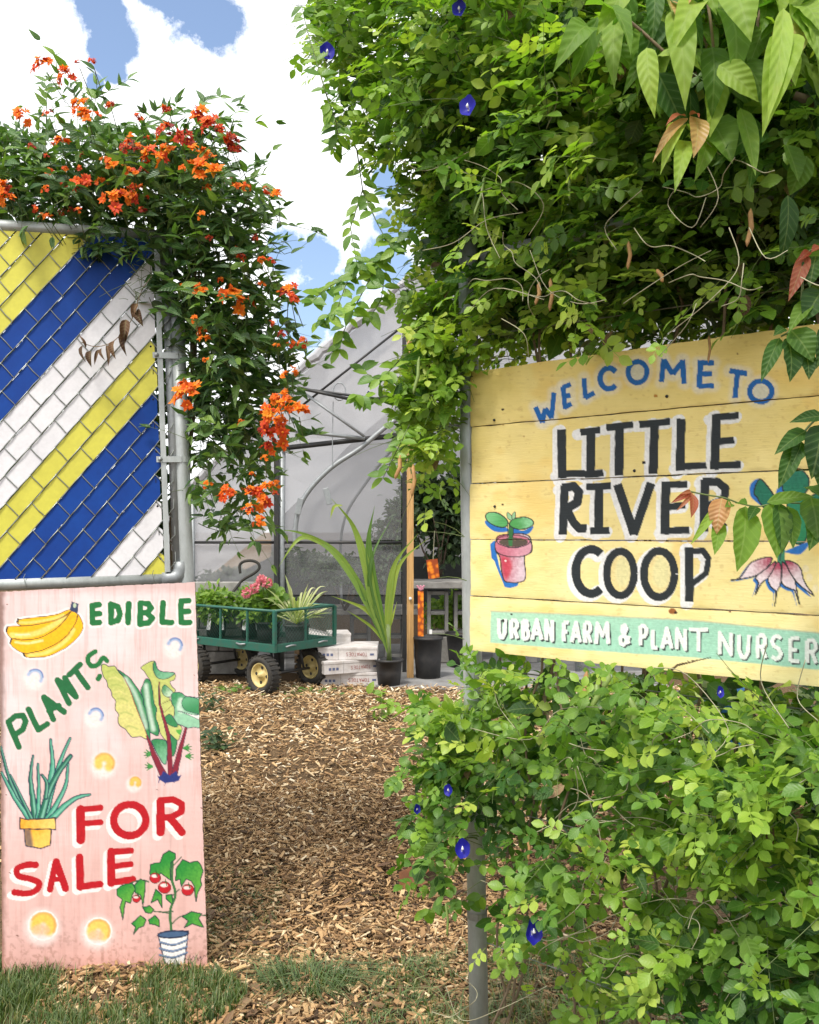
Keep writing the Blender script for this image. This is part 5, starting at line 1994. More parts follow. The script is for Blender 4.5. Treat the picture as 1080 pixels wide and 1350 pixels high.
# ------------------------------------------------------------------ produce boxes
def build_boxes():
    spec = [  # corner px, base z, yaw of the right face, label
        ((449, 7.02), 0.205, 0.05, 'bottom white tomato carton of the stack between cart and palm pot', 0.0),
        ((453, 6.98), 0.305, 0.38, 'second white tomato carton from the ground, twisted on the stack', 0.0),
        ((446, 7.02), 0.405, -0.04, 'third white tomato carton, below the small top one', 0.0),
        ((438, 7.30), 0.502, 0.12, 'small white carton topmost on the stack behind the cart corner', 1.0),
    ]
    for i, ((px, d), z, yaw, lab, small) in enumerate(spec):
        c = P(px, 0, d)
        X = Vector((math.cos(yaw), math.sin(yaw), 0))
        Y = Vector((-math.sin(yaw), math.cos(yaw), 0))
        w, dp, h = (0.30, 0.38, 0.094) if not small else (0.15, 0.28, 0.07)
        o = Vector((c.x, c.y, z))
        # corner sits at the front left: rotate so that two faces show
        A = (X * math.cos(0.30) + Y * math.sin(0.12)).normalized()
        A = Vector((math.cos(yaw + 0.05), math.sin(yaw + 0.05), 0))
        B = Vector((-A.y, A.x, 0))
        root = thing('tomato_carton', lab, 'box', tuple(o), 'white tomato cartons stacked by the cart')
        Zv = Vector((0, 0, 1))
        x0 = -0.155 if not small else -0.02
        mb = MB()
        mb.frame(o, A, B, Zv, x0, w, 0, dp, 0, h)
        mb.build('carton_body', M['box_white'], root, bevel=0.003)
        mb = MB()
        mb.frame(o, A, B, Zv, x0 - 0.003, w + 0.003, -0.003, dp + 0.003, h - 0.016, h + 0.004)
        mb.build('lid', M['box_white'], root, bevel=0.002)
        mb = MB()
        mb.frame(o, A, B, Zv, -0.0012, 0.0012, -0.0037, -0.0032, 0.002, h)
        mb.build('fold_line', M['concrete'], root)
        # printing, upside down as the cartons are stacked
        mb = MB()
        word = 'TOMATOES'
        cw = 0.021
        tx = 0.055
        if not small:
            for q, ch in enumerate(word):
                for st in FONT[ch]:
                    for (a0, b0), (a1, b1) in zip(st, st[1:]):
                        xx = lambda a: tx + (len(word) - q) * cw - a * cw * 0.72
                        yy = lambda b: 0.030 + b * 0.026
                        p0 = o + A * xx(a0) + Zv * yy(b0) - B * 0.0016
                        p1 = o + A * xx(a1) + Zv * yy(b1) - B * 0.0016
                        dd = (p1 - p0)
                        if dd.length < 1e-6:
                            continue
                        nn = dd.normalized().cross(B) * 0.0016
                        mb.add([p0 + nn, p1 + nn, p1 - nn, p0 - nn], [(0, 1, 2, 3)])
            mb.build('printed_word', M['print_red'], root)
            mb = MB()
            for q in range(3):
                mb.frame(o, A, B, Zv, -0.12 + q * 0.03, -0.10 + q * 0.03, -0.0018, -0.0014, 0.03, 0.05)
            mb.frame(o, A, B, Zv, 0.245, 0.275, -0.0018, -0.0014, 0.035, 0.05)
            mb.build('printed_mark', M['print_blue'], root)
    # tipped carton lid leaning behind the cart basket
    root = thing('carton_flap', 'white carton leaning behind the cart basket, tilted', 'box', tuple(P(415, 838, 7.5)))
    mb = MB()
    R = Matrix.Rotation(0.26, 3, 'Y') @ Matrix.Rotation(0.3, 3, 'Z')
    mb.box(P(418, 842, 7.72), (0.30, 0.36, 0.10), R)
    mb.build('carton_body', M['box_white'], root, bevel=0.003)
    mb = MB()
    mb.box(P(418, 853, 7.72), (0.34, 0.40, 0.02), R)
    mb.build('tray', M['box_white'], root, bevel=0.003)
    # what it rests on
    r2 = thing('wooden_crate', 'dark low crate standing behind the cart under the tilted carton', 'crate', (P(418, 0, 7.72).x, 7.55, 0.21))
    for k in range(3):
        mb = MB()
        mb.box((P(418, 0, 7.72).x, 7.56, 0.26 + k * 0.075), (0.34, 0.02, 0.06))
        mb.build('slat', M['old_wood'], r2)
    mb = MB()
    mb.box((P(418, 0, 7.72).x, 7.68, 0.32), (0.30, 0.20, 0.20))
    mb.build('crate_body', M['old_wood'], r2)


build_boxes()


# ------------------------------------------------------------------ pots and potted plants
def pot(root, c, rt, rb, h, mat='black_plastic', name='pot', lip=0.02):
    mb = MB()
    mb.lathe([(0, 0.002), (rb, 0.0), (rb + (rt - rb) * 0.5, h * 0.5), (rt - 0.004, h - lip), (rt + 0.006, h - lip), (rt + 0.008, h - 0.002), (rt + 0.002, h), (rt - 0.006, h - 0.004), (rt - 0.014, h * 0.6)], c, 26)
    o = mb.build(name, M[mat], root, sm=True)
    mb = MB()
    mb.lathe([(rt - 0.01, h - lip * 1.2), (rt * 0.5, h - lip * 0.9), (0, h - lip)], c, 18)
    mb.build('soil', M['soil'], root, sm=True)
    return o


def blade(pts, w, tint, mat, root, name='leaf', facing=Vector((0, -1, 0.2)), fold=0.35, w0=0.35, peak=0.4):
    """long strap leaf along a curve, folded on its midrib"""
    q = [Vector(k) for k in catmull([tuple(k) for k in pts], 6, False)]
    V, U, Fc = [], [], []
    m = len(q)
    for i, c in enumerate(q):
        t = i / (m - 1)
        tg = (q[min(i + 1, m - 1)] - q[max(i - 1, 0)]).normalized()
        x = tg.cross(facing).normalized()
        z = x.cross(tg)
        ww = w / 2 * min(1, (w0 + (1 - w0) * min(1, t / peak))) * (1 - smooth(0.55, 1.0, t) * 0.96)
        ww = float(ww)
        for u in (-1, 0, 1):
            V.append(tuple(c + x * (u * ww) + z * (abs(u) * ww * fold)))
            U.append((u, t, tint))
    for i in range(m - 1):
        for j in range(2):
            Fc.append((i * 3 + j, i * 3 + j + 1, (i + 1) * 3 + j + 1, (i + 1) * 3 + j))
    me = np_mesh(name, np.array(V), np.array([i for f in Fc for i in f]), np.full(len(Fc), 4), np.array(U))
    return link(name, me, mat, root)


def build_palm():
    d = 7.05
    c = P(513, 0, d)
    c.z = 0.205
    root = thing('young_palm', 'young palm with long strap leaves in a black pot beside the cartons', 'plant', tuple(c))
    pot(root, c, 0.105, 0.085, 0.205)
    K = 2.842
    Z = lambda x, y, dd=d: P(240 + x / K, 640 + y / K, dd)
    B = Z(780, 640)
    bl = [([B, Z(755, 560), Z(700, 450), Z(640, 340), Z(560, 240), Z(450, 180), Z(362, 166, 6.9)], 0.085, 0.62),
          ([Z(610, 290), Z(520, 215), Z(440, 200, 6.95), Z(362, 305, 6.9)], 0.05, 0.8),
          ([B, Z(748, 540), Z(715, 430), Z(690, 300), Z(640, 150), Z(560, 50, 6.95)], 0.10, 0.72),
          ([Z(600, 75, 6.9), Z(570, 80, 6.9), Z(556, 125, 6.9)], 0.03, 1.0),
          ([B, Z(745, 480), Z(712, 330), Z(700, 200), Z(722, 78)], 0.085, 0.35),
          ([B, Z(740, 500), Z(705, 400), Z(715, 260), Z(790, 118, 7.2)], 0.05, 0.25),
          ([B, Z(772, 560), Z(775, 420), Z(800, 290), Z(885, 180, 7.0)], 0.07, 0.75),
          ([B, Z(775, 540), Z(785, 420), Z(820, 290), Z(926, 196, 7.0)], 0.06, 0.85),
          ([Z(770, 600), Z(735, 520), Z(680, 460), Z(560, 414, 6.9)], 0.05, 0.9),
          ([Z(765, 600), Z(710, 530), Z(620, 470, 6.9)], 0.03, 0.85),
          ([B, Z(772, 560), Z(790, 490), Z(806, 434)], 0.03, 0.95),
          ([B, Z(740, 540), Z(690, 430), Z(640, 310)], 0.06, 0.3),
          ([B, Z(735, 500), Z(720, 420), Z(690, 330)], 0.05, 0.45)]
    for pts, w, t in bl:
        blade(pts, w * 0.74, t, M['palm_leaf'], root)
    mb = MB()
    for k in range(4):
        mb.tube([c + Vector((-0.01 + k * 0.008, 0, 0.19)), Z(775, 600), Z(765 + k * 5, 520)], [0.012, 0.010, 0.006], 6)
    mb.build('stem', M['stem_green'], root, sm=True)


build_palm()


def orange_tag_material():
    t = NT('orange_fruit_print')
    co = t.coord('Object')
    vo = t.n('ShaderNodeTexVoronoi')
    vo.inputs['Scale'].default_value = 22
    t.l(co, vo.inputs['Vector'])
    c = t.ramp(vo.outputs['Distance'], [(0.0, (0.95, 0.42, 0.03)), (0.35, (0.85, 0.22, 0.01)), (0.6, (0.35, 0.06, 0.01))])
    return t.finish(t.principled(c, 0.45).outputs[0])


M['tag_orange'] = orange_tag_material()


def build_big_pot():
    d = 7.40
    c = P(564.5, 0, d)
    c.z = 0.205
    root = thing('nursery_pot', 'large black nursery pot with a tall orange plant tag, right of the timber post', 'pot', tuple(c))
    pot(root, c, 0.118, 0.098, 0.335)
    mb = MB()
    a, b = P(551, 779, d - .05), P(558.5, 779, d - .05)
    zb = P(0, 838, d).z
    mb.frame(Vector((a.x, d - .05, 0)), Vector((1, 0, 0)), Vector((0, 0, 1)), Vector((0, -1, 0)), 0, b.x - a.x, zb, a.z, 0, 0.002)
    mb.build('plant_tag', M['tag_orange'], root)
    mb = MB()
    w = P(568, 833, d - 0.09)
    mb.box(w, (0.022, 0.003, 0.035))
    mb.build('price_label', M['white_label'], root)
    mb = MB()
    for k in range(7):
        mb.tube([P(554, 778, d - .05), P(550 + k * 1.6, 772 + (k % 3) * 2, d - .06)], 0.008, 5)
    mb.build('pink_bloom', M['pink_tub'], root)
    # second dark pot behind
    c2 = P(612, 0, 8.0)
    c2.z = 0.21
    r2 = thing('dark_pot', 'dark nursery pot in shade behind the galvanised fence post', 'pot', tuple(c2))
    pot(r2, c2, 0.16, 0.13, 0.30)


build_big_pot()

# leaf templates for bushes
T_OVAL = [leaflet(0.14, d, w) for d, w in ((0.05, 0.55), (0.2, 0.5), (0.35, 0.6))]
T_LANCE = [leaflet(f, d, w, ((0, 0), (0.12, 0.7), (0.32, 1.0), (0.65, 0.62), (1, 0))) for f, d, w in ((0.2, 0.1, 0.40), (0.15, 0.3, 0.46), (0.25, 0.45, 0.36), (0.1, -0.1, 0.42))]
T_NARROW = [leaflet(0.2, d, 0.24) for d in (0.1, 0.35)]


def shrub(name, label, cat, c, rad, n, size, mat, tmpl=None, tint=(0.1, 0.8), stem_to=None, group=None, pot_r=None, lump=3, stemmat='bark'):
    base = Vector((c[0], c[1], stem_to if stem_to is not None else c[2] - rad[2]))
    root = thing(name, label, cat, tuple(base), group)
    Os, Ds = [], []
    for k in range(lump):
        cc = (c[0] + random.uniform(-.5, .5) * rad[0], c[1] + random.uniform(-.4, .4) * rad[1], c[2] + random.uniform(-.45, .5) * rad[2])
        f = 0.72
        o, v = leaf_blob(cc, [r * f for r in rad], n // lump)
        Os.append(o)
        Ds.append(v)
    O, V = np.vstack(Os), np.vstack(Ds)
    D = V * 0.7 + RNG.normal(size=V.shape) * 0.5 + np.array([0, 0, -0.1])
    N = RNG.normal(size=V.shape) * 0.45 + np.array([0, -0.25, 0.8]) + V * 0.4
    sz = size * RNG.uniform(0.6, 1.25, len(O))
    t = RNG.uniform(tint[0], tint[1], len(O))
    batch('foliage', tmpl or T_OVAL, O, D, N, sz, t, M[mat], root, 'stuff')
    mb = MB()
    for k in range(6):
        tip = Vector((c[0] + random.uniform(-.6, .6) * rad[0], c[1] + random.uniform(-.6, .6) * rad[1], c[2] + random.uniform(0, .6) * rad[2]))
        mid = base.lerp(tip, 0.5) + Vector((random.uniform(-.1, .1) * rad[0], 0, 0))
        r = max(0.004, 0.03 * rad[0])
        mb.tube([base, mid, tip], [r, r * 0.7, r * 0.3], 5)
    mb.build('stems', M[stemmat], root, sm=True)
    if pot_r:
        pot(root, base, pot_r, pot_r * 0.8, pot_r * 1.8)
    return root


def build_plants_behind():
    q = P(510, 705, 8.1)
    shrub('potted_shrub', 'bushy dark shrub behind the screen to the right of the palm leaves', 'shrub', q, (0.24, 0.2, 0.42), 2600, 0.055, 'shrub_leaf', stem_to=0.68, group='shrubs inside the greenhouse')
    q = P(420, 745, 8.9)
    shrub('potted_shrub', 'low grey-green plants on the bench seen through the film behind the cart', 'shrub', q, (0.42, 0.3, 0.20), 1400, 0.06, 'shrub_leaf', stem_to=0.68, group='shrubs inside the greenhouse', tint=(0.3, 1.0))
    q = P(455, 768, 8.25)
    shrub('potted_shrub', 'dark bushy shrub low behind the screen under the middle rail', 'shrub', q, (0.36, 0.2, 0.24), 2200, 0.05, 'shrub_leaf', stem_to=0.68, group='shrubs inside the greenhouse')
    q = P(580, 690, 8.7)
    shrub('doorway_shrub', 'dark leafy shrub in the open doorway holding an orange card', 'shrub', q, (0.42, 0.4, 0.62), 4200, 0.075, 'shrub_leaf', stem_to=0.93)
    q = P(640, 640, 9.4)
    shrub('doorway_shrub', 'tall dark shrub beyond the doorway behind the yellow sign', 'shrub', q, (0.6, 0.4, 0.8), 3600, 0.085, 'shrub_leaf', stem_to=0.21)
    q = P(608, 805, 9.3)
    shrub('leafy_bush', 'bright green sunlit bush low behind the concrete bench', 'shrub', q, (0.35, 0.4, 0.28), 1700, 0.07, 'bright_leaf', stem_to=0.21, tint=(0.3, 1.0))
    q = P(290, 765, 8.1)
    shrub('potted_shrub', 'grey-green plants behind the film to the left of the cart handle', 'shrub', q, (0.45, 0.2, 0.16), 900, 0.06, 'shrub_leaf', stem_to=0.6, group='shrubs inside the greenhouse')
    # orange card hanging in the doorway shrub
    mb = MB()
    R = Matrix.Rotation(-0.12, 3, 'Y')
    mb.box(P(571, 750, 8.05), (0.10, 0.003, 0.17), R)
    r = thing('orange_card', 'orange printed card hanging in the dark doorway shrub', 'card', tuple(P(571, 750, 8.05)))
    mb.build('card_face', M['tag_orange'], r)
    MB().tube([P(571, 738, 8.05), P(573, 700, 8.3)], 0.003, 4).build('string', M['tendril'], r)


build_plants_behind()


def build_cart_plants():
    # geranium with pink heads
    c = CP(0.42, 0.33, 0.545)
    root = thing('pink_geranium', 'geranium with pink flower heads in a black pot inside the cart', 'plant', tuple(c))
    pot(root, c, 0.10, 0.08, 0.15)
    o, v = leaf_blob(c + Vector((0, 0, 0.28)), (0.19, 0.17, 0.17), 420)
    batch('foliage', [leaflet(0.1, 0.1, 0.95, ((0, 0), (0.12, 0.75), (0.5, 1.0), (0.85, 0.7), (1, 0)))], o, v * 0.6 + RNG.normal(size=v.shape) * 0.4, np.array([[0, -0.5, 0.8]]) + RNG.normal(size=v.shape) * 0.4,
          RNG.uniform(0.04, 0.07, len(o)), RNG.uniform(0.2, 0.8, len(o)), M['bright_leaf'], root, 'stuff')
    for (px, py, dd) in ((344, 768, 6.95), (335, 776, 6.9), (353, 769, 7.0), (325, 782, 7.0), (345, 764, 7.05)):
        h = P(px, py, dd)
        n = 70
        vv = RNG.normal(size=(n, 3))
        vv /= np.linalg.norm(vv, axis=1, keepdims=True)
        oo = np.array(h) + vv * 0.022
        batch('flower_head', [leaflet(0.1, 0.1, 0.9, ((0, 0), (0.3, 0.8), (0.7, 1.0), (0.9, 0.7), (1, 0)))], oo, vv + RNG.normal(size=vv.shape) * 0.4, RNG.normal(size=vv.shape), RNG.uniform(0.016, 0.026, n), RNG.uniform(0, 1, n), M['pink_petal'], root)
        MB().tube([c + Vector((0, 0, 0.2)), h], 0.003, 4).build('flower_stalk', M['stem_green'], root)
    # spider plant
    c = CP(0.16, 0.38, 0.545)
    root = thing('spider_plant', 'spider plant with arching pale striped leaves at the cart corner', 'plant', tuple(c))
    pot(root, c, 0.095, 0.075, 0.14)
    for k in range(46):
        a = random.uniform(0, 2 * math.pi)
        el = random.uniform(0.25, 1.3)
        L = random.uniform(0.22, 0.42)
        dr = Vector((math.cos(a) * math.cos(el), math.sin(a) * math.cos(el), math.sin(el)))
        b = c + Vector((0, 0, 0.14))
        pts = [b, b + dr * L * 0.5, b + dr * L * 0.85 + Vector((0, 0, -0.02)), b + dr * L + Vector((dr.x * 0.05, dr.y * 0.05, -0.07 * random.random()))]
        blade(pts, 0.017, random.uniform(0.2, 1), M['spider_leaf'], root, facing=Vector((0.1, -0.6, 0.8)))
    # leafy herbs in the far part
    for (a, b, lab, n) in ((0.95, 0.25, 'bright green leafy herbs in the left end of the cart', 900), (0.72, 0.42, 'bushy light green herb between the geranium and the left cart end', 700)):
        c = CP(a, b, 0.545)
        root = shrub('potted_herb', lab, 'plant', c + Vector((0, 0, 0.24)), (0.22, 0.2, 0.15), n, 0.055, 'bright_leaf', stem_to=c.z, pot_r=0.09, stemmat='stem_green', tint=(0.2, 0.95))
        for k in range(2):
            mb = MB()
            mb.box(c + Vector((-0.03 + k * 0.1, -0.12, 0.13)), (0.028, 0.003, 0.13), Matrix.Rotation(0.12 - 0.2 * k, 3, 'Y'))
            mb.build('plant_label', M['white_label'], root)


build_cart_plants()


def tree(x, y, h, r, label):
    root = thing('broadleaf_tree', label, 'tree', (x, y, 0.2), 'trees far behind the greenhouse')
    MB().tube([(x, y, 0.1), (x + 0.1, y, h * 0.3), (x - 0.05, y, h * 0.6)], [0.16, 0.12, 0.06], 8).build('trunk', M['bark'], root, sm=True)
    for k in range(4):
        a = k * 1.6
        MB().tube([(x, y, h * 0.35), (x + math.cos(a) * r * 0.6, y + math.sin(a) * r * 0.6, h * 0.7)], [0.07, 0.02], 5).build('branch', M['bark'], root, sm=True)
    Os, Vs = [], []
    for k in range(9):
        cc = (x + random.uniform(-.6, .6) * r, y + random.uniform(-.6, .6) * r, h * 0.68 + random.uniform(-.5, .5) * r)
        o, v = leaf_blob(cc, (r * 0.5, r * 0.5, r * 0.4), 420)
        Os.append(o)
        Vs.append(v)
    O, V = np.vstack(Os), np.vstack(Vs)
    batch('crown', T_OVAL, O, V + RNG.normal(size=V.shape) * 0.6, RNG.normal(size=V.shape) * 0.5 + np.array([0, 0, 0.8]), RNG.uniform(0.14, 0.3, len(O)), RNG.uniform(0, 1, len(O)), M['shrub_leaf'], root, 'stuff')


tree(3.6, 17.0, 4.4, 1.7, 'round dark green tree far behind the right hedge')
tree(7.2, 19.0, 5.2, 2.1, 'taller dark tree far beyond the hedge, at its right')
tree(-8.5, 20.0, 3.6, 1.5, 'dark tree far behind the slatted gate')


# small things behind the lower hedge
def tub(name, label, px, py, d, r, h, mat):
    c = P(px, py, d)
    root = thing(name, label, 'tub', (c.x, c.y, c.z - h))
    b = (c.x, c.y, c.z - h)
    mb = MB()
    mb.lathe([(0, 0), (r * 0.85, 0), (r * 0.95, h * 0.5), (r, h), (r + 0.015, h), (r + 0.015, h - 0.02), (r * 0.97, h - 0.02)], b, 22)
    mb.build('tub_body', M[mat], root, sm=True)
    for s in (-1, 1):
        MB().tube([(b[0] + s * r, b[1], b[2] + h * 0.85), (b[0] + s * (r + 0.04), b[1], b[2] + h * 0.78), (b[0] + s * r, b[1], b[2] + h * 0.7)], 0.008, 6).build('handle', M[mat], root)


tub('blue_barrel', 'blue plastic barrel half hidden behind the vines below the yellow sign', 958, 908, 3.6, 0.09, 0.74, 'blue_tub')
tub('pink_tub', 'pink plastic tub standing on the mulch behind the vines', 955, 1030, 3.7, 0.16, 0.30, 'pink_tub')


# rusty scrap on the mulch
def build_scrap():
    root = thing('rusty_scrap', 'bent rusty brown sheet lying on the mulch left of the vine post', 'scrap', tuple(P(552, 1170, 3.45)))
    mb = MB()
    q = [P(526, 1150, 3.42), P(548, 1140, 3.50), P(578, 1133, 3.55), P(578, 1160, 3.50), P(552, 1168, 3.42), P(527, 1174, 3.38)]
    cnt = sum((v for v in q), Vector()) / 6 + Vector((0, 0.03, 0.01))
    o = Vector((0, 0.004, -0.003))
    vs = q + [cnt] + [v + o for v in q] + [cnt + o]
    fs = [(i, (i + 1) % 6, 6) for i in range(6)] + [(7 + (i + 1) % 6, 7 + i, 13) for i in range(6)] + [(i, 7 + i, 7 + (i + 1) % 6, (i + 1) % 6) for i in range(6)]
    mb.add(vs, fs)
    mb.build('sheet', M['rust'], root)


build_scrap()


# ------------------------------------------------------------------ climbing vine on the right fence
def fence_y(px):
    k = (np.asarray(px, float) - 540) / F
    s = (k * 2.28 - 0.152) / (0.7672 + 0.6413 * k)
    return 2.28 - 0.6413 * s


def Pn(px, py, d):
    return np.stack([(px - 540) / F * d, d, CAM_Z + (700 - py) / F * d], -1)


def sample_poly(poly, n, margin=0, wob=26, seed=0):
    xs, ys = [p[0] for p in poly], [p[1] for p in poly]
    out = []
    while len(out) < n:
        x = RNG.uniform(min(xs) - margin, max(xs) + margin, n * 2)
        y = RNG.uniform(min(ys) - margin, max(ys) + margin, n * 2)
        s = inpoly(x, y, poly)
        nz = (fbm(x / 38 + seed, y / 38, 40 + seed, 3) - 0.5) * 2 * wob
        k = s > nz
        out += list(zip(x[k], y[k], s[k]))
    return np.array(out[:n])


def unit(v):
    return v / (np.linalg.norm(v, axis=-1, keepdims=True) + 1e-9)


VIEW_N = np.array(SN)


def sprigs(starts, dirs, lens, spacing, r_stem, leaf_len, rng=RNG, opp=False, sag=0.25):
    """stems with leaves along them -> leaf origins, directions, normals, sizes, position along stem; and stem polylines"""
    O, D, N, Z, T = [], [], [], [], []
    stems = []
    for s, d, L in zip(starts, dirs, lens):
        n = max(3, int(L / spacing))
        up = np.array([0, 0, 1.0])
        side = np.cross(d, up)
        if np.linalg.norm(side) < 0.2:
            side = np.array([1.0, 0, 0])
        side = side / np.linalg.norm(side)
        bend = rng.normal(size=3) * 0.25 + np.array([0, 0, -sag])
        pts = []
        for i in range(n + 1):
            t = i / n
            pts.append(s + d * L * t + bend * L * t * t * 0.6)
        stems.append(pts)
        for i in range(1, n + 1):
            tg = unit(pts[i] - pts[i - 1])
            for sd in ((-1, 1) if opp else ((1,) if i % 2 else (-1,))):
                a = side * sd * rng.uniform(0.5, 1.2) + tg * rng.uniform(0.2, 0.8) + up * rng.uniform(-0.5, 0.5)
                if i == n:
                    a = tg + rng.normal(size=3) * 0.2
                a = unit(a)
                O.append(pts[i])
                D.append(a)
                N.append(up * rng.uniform(0.3, 1.0) + VIEW_N * rng.uniform(0.0, 0.9) + rng.normal(size=3) * 0.35)
                Z.append(leaf_len * rng.uniform(0.7, 1.25) * (1.0 - 0.35 * (i / n) ** 2))
                T.append(i / n)
    return np.array(O), np.array(D), np.array(N), np.array(Z), np.array(T), stems


def stems_mesh(stems, r, name, mat, parent, kind='stuff', n=3):
    mb = MB()
    for p in stems:
        m = len(p)
        step = max(1, m // 4)
        q = [p[i] for i in range(0, m, step)]
        if (m - 1) % step:
            q.append(p[-1])
        if len(q) < 2:
            continue
        mb.tube(q, [r * (1 - 0.6 * i / (len(q) - 1)) for i in range(len(q))], n, caps=False)
    mb.build(name, M[mat], parent, kind=kind, sm=True)


def build_pea_vine():
    root = thing('butterfly_pea_vine', 'big green butterfly pea vine with deep blue flowers covering the fence round the yellow sign', 'vine', (0.3, 2.3, 0.04))
    UP = [(440, -20), (445, 60), (470, 110), (480, 175), (520, 215), (560, 265), (580, 330), (575, 420), (565, 470), (570, 540), (560, 600), (575, 640), (600, 640), (613, 560), (612, 490), (700, 478), (850, 462), (1018, 440), (1260, 430), (1260, -120), (395, -120)]
    LO = [(640, 862), (636, 905), (628, 950), (610, 1000), (595, 1060), (592, 1130), (612, 1170), (640, 1220), (670, 1300), (700, 1380), (1260, 1420), (1260, 905), (1080, 905), (880, 885), (700, 868)]
    allO, allD, allN, allZ, allT, St = [], [], [], [], [], []

    def region(poly, n, front, backd, seed, dirb, tb, wob=26, lens=(0.08, 0.24), frontfun=None, leaf=0.063, sag=0.25, keep=None):
        p = sample_poly(poly, n, 30, wob, seed)
        if keep is not None:
            p = p[keep(p)]
        n = len(p)
        fy = fence_y(p[:, 0])
        fr = front if frontfun is None else frontfun(p[:, 0], p[:, 1])
        q = RNG.random(n)
        edge = smooth(0, 90, p[:, 2])
        off = backd + (fr - backd) * (q ** 0.8) * (0.35 + 0.65 * edge)
        d = fy - off
        s = Pn(p[:, 0], p[:, 1], d)
        dr = RNG.normal(size=(n, 3)) * 0.65 + np.array(dirb)[None, :] + VIEW_N[None, :] * RNG.uniform(0, 1.0, n)[:, None]
        dr = unit(dr)
        L = RNG.uniform(lens[0], lens[1], n)
        O, D, N, Z, T, st = sprigs(s, dr, L, 0.036, 0.001, leaf, sag=sag)
        allO.append(O)
        allD.append(D)
        allN.append(N)
        allZ.append(Z)
        lump = fbm(O[:, 0] * 5 + 3, O[:, 2] * 5 + O[:, 1] * 2, 77, 3)
        allT.append(np.clip(tb + (lump - 0.5) * 1.0 + RNG.normal(size=len(O)) * 0.12 + 0.16 * T, 0.02, 0.99))
        St.extend(st)

    # upper mass: bulges forward and thins out just above the sign
    fu = lambda x, y: 0.07 + 0.27 * smooth(470, 150, y) * (1 - 0.8 * smooth(800, 900, x)) + 0.06 * np.sin(x / 47.0) * np.sin(y / 39.0)
    region(UP, 1500, 0.3, -0.42, 1, (-0.2, 0, 0.25), 0.60, frontfun=fu)
    left = [(425, -30), (430, 60), (455, 115), (465, 175), (510, 205), (555, 260), (575, 340), (570, 420), (555, 470), (560, 545), (540, 600), (565, 645), (605, 635), (618, 480), (640, 400), (640, 150), (560, -30)]
    region(left, 230, 0.22, -0.12, 2, (-0.4, 0, 0.2), 0.60, frontfun=lambda x, y: 0.16 + 0 * x, wob=26, lens=(0.07, 0.17), leaf=0.060)
    top = [(400, -60), (400, 40), (520, 130), (700, 160), (800, 120), (1260, 120), (1260, -120)]
    region(top, 170, 0.4, 0.1, 3, (-0.2, 0, 0.6), 0.66, frontfun=lambda x, y: 0.36 - 0.3 * smooth(780, 880, x))
    mid = [(570, 380), (625, 440), (612, 600), (600, 645), (565, 645), (540, 605), (558, 545), (555, 470)]
    region(mid, 110, 0.16, -0.06, 4, (-0.3, 0, -0.1), 0.62, leaf=0.064, frontfun=lambda x, y: 0.13 + 0 * x, wob=20, lens=(0.08, 0.18))
    region([(602, 700), (616, 690), (622, 860), (608, 880), (598, 800)], 7, 0.1, -0.02, 6, (-0.3, 0, 0), 0.66, wob=10, lens=(0.06, 0.12))
    # lower mass, thinner, holes where the mulch shows

    def kp(p):
        x, y = p[:, 0], p[:, 1]
        h = fbm(x / 60 + 9, y / 55, 91, 3)
        hole = np.exp(-((x - 930) / 95) ** 2 - ((y - 1120) / 90) ** 2) * 0.30 + np.exp(-((x - 730) / 90) ** 2 - ((y - 1290) / 60) ** 2) * 0.25 + np.exp(-((x - 560) / 60) ** 2 - ((y - 1230) / 40) ** 2) * 0.3
        return h > 0.36 + hole + 0.09 * smooth(1050, 1330, y)
    region(LO, 600, 0.2, -0.22, 5, (-0.25, 0, 0.15), 0.50, frontfun=lambda x, y: 0.06 + (0.10 + 0.16 * fbm(x / 45, y / 45, 63, 2)) * smooth(870, 980, y), keep=kp, wob=22)
    lf = [(622, 900), (606, 955), (590, 1000), (578, 1060), (576, 1110), (605, 1150), (640, 1130), (660, 960), (640, 900)]
    region(lf, 75, 0.2, 0.0, 7, (-0.6, 0, 0.2), 0.60, frontfun=lambda x, y: 0.18 + 0 * x, wob=24, lens=(0.08, 0.2))
    right = [(860, 950), (1120, 930), (1120, 1370), (900, 1370), (880, 1200)]
    region(right, 60, 0.24, 0.05, 8, (-0.1, 0, 0.1), 0.46, frontfun=lambda x, y: 0.2 + 0 * x, wob=30)
    O, D, N, Z, T = np.vstack(allO), np.vstack(allD), np.vstack(allN), np.concatenate(allZ), np.concatenate(allT)
    # keep the painted face of the sign clear
    px = 540 + F * O[:, 0] / O[:, 1]
    py = 700 - F * (O[:, 2] - CAM_Z) / O[:, 1]
    tipx = 540 + F * (O[:, 0] + D[:, 0] * Z) / (O[:, 1] + D[:, 1] * Z)
    tipy = 700 - F * (O[:, 2] + D[:, 2] * Z - CAM_Z) / (O[:, 1] + D[:, 1] * Z)
    sgn = [(612, 498), (1300, 405), (1300, 925), (612, 866)]
    clear_post = (px > 606) & (px < 652) & (py > 1085) & (py < 1360) & (RNG.random(len(px)) < 0.68)
    clear_door = (px < 606) & (py > 690) & (py < 900)
    lim = np.interp(py, [-200, 60, 140, 215, 300, 480, 560, 640, 880, 960, 1060, 1150, 1400], [396, 400, 432, 470, 528, 532, 508, 540, 560, 540, 526, 535, 560])
    lim = lim - 14 * smooth(880, 930, py) + 14 * np.sin(py / 17.0) + RNG.normal(size=len(px)) * 10
    outl = (np.minimum(px, tipx) < lim)
    hole2 = (((px - 700) / 75) ** 2 + ((py - 1040) / 75) ** 2 < 1) & (RNG.random(len(px)) < 0.45) & (fence_y(px) - O[:, 1] > -0.02)
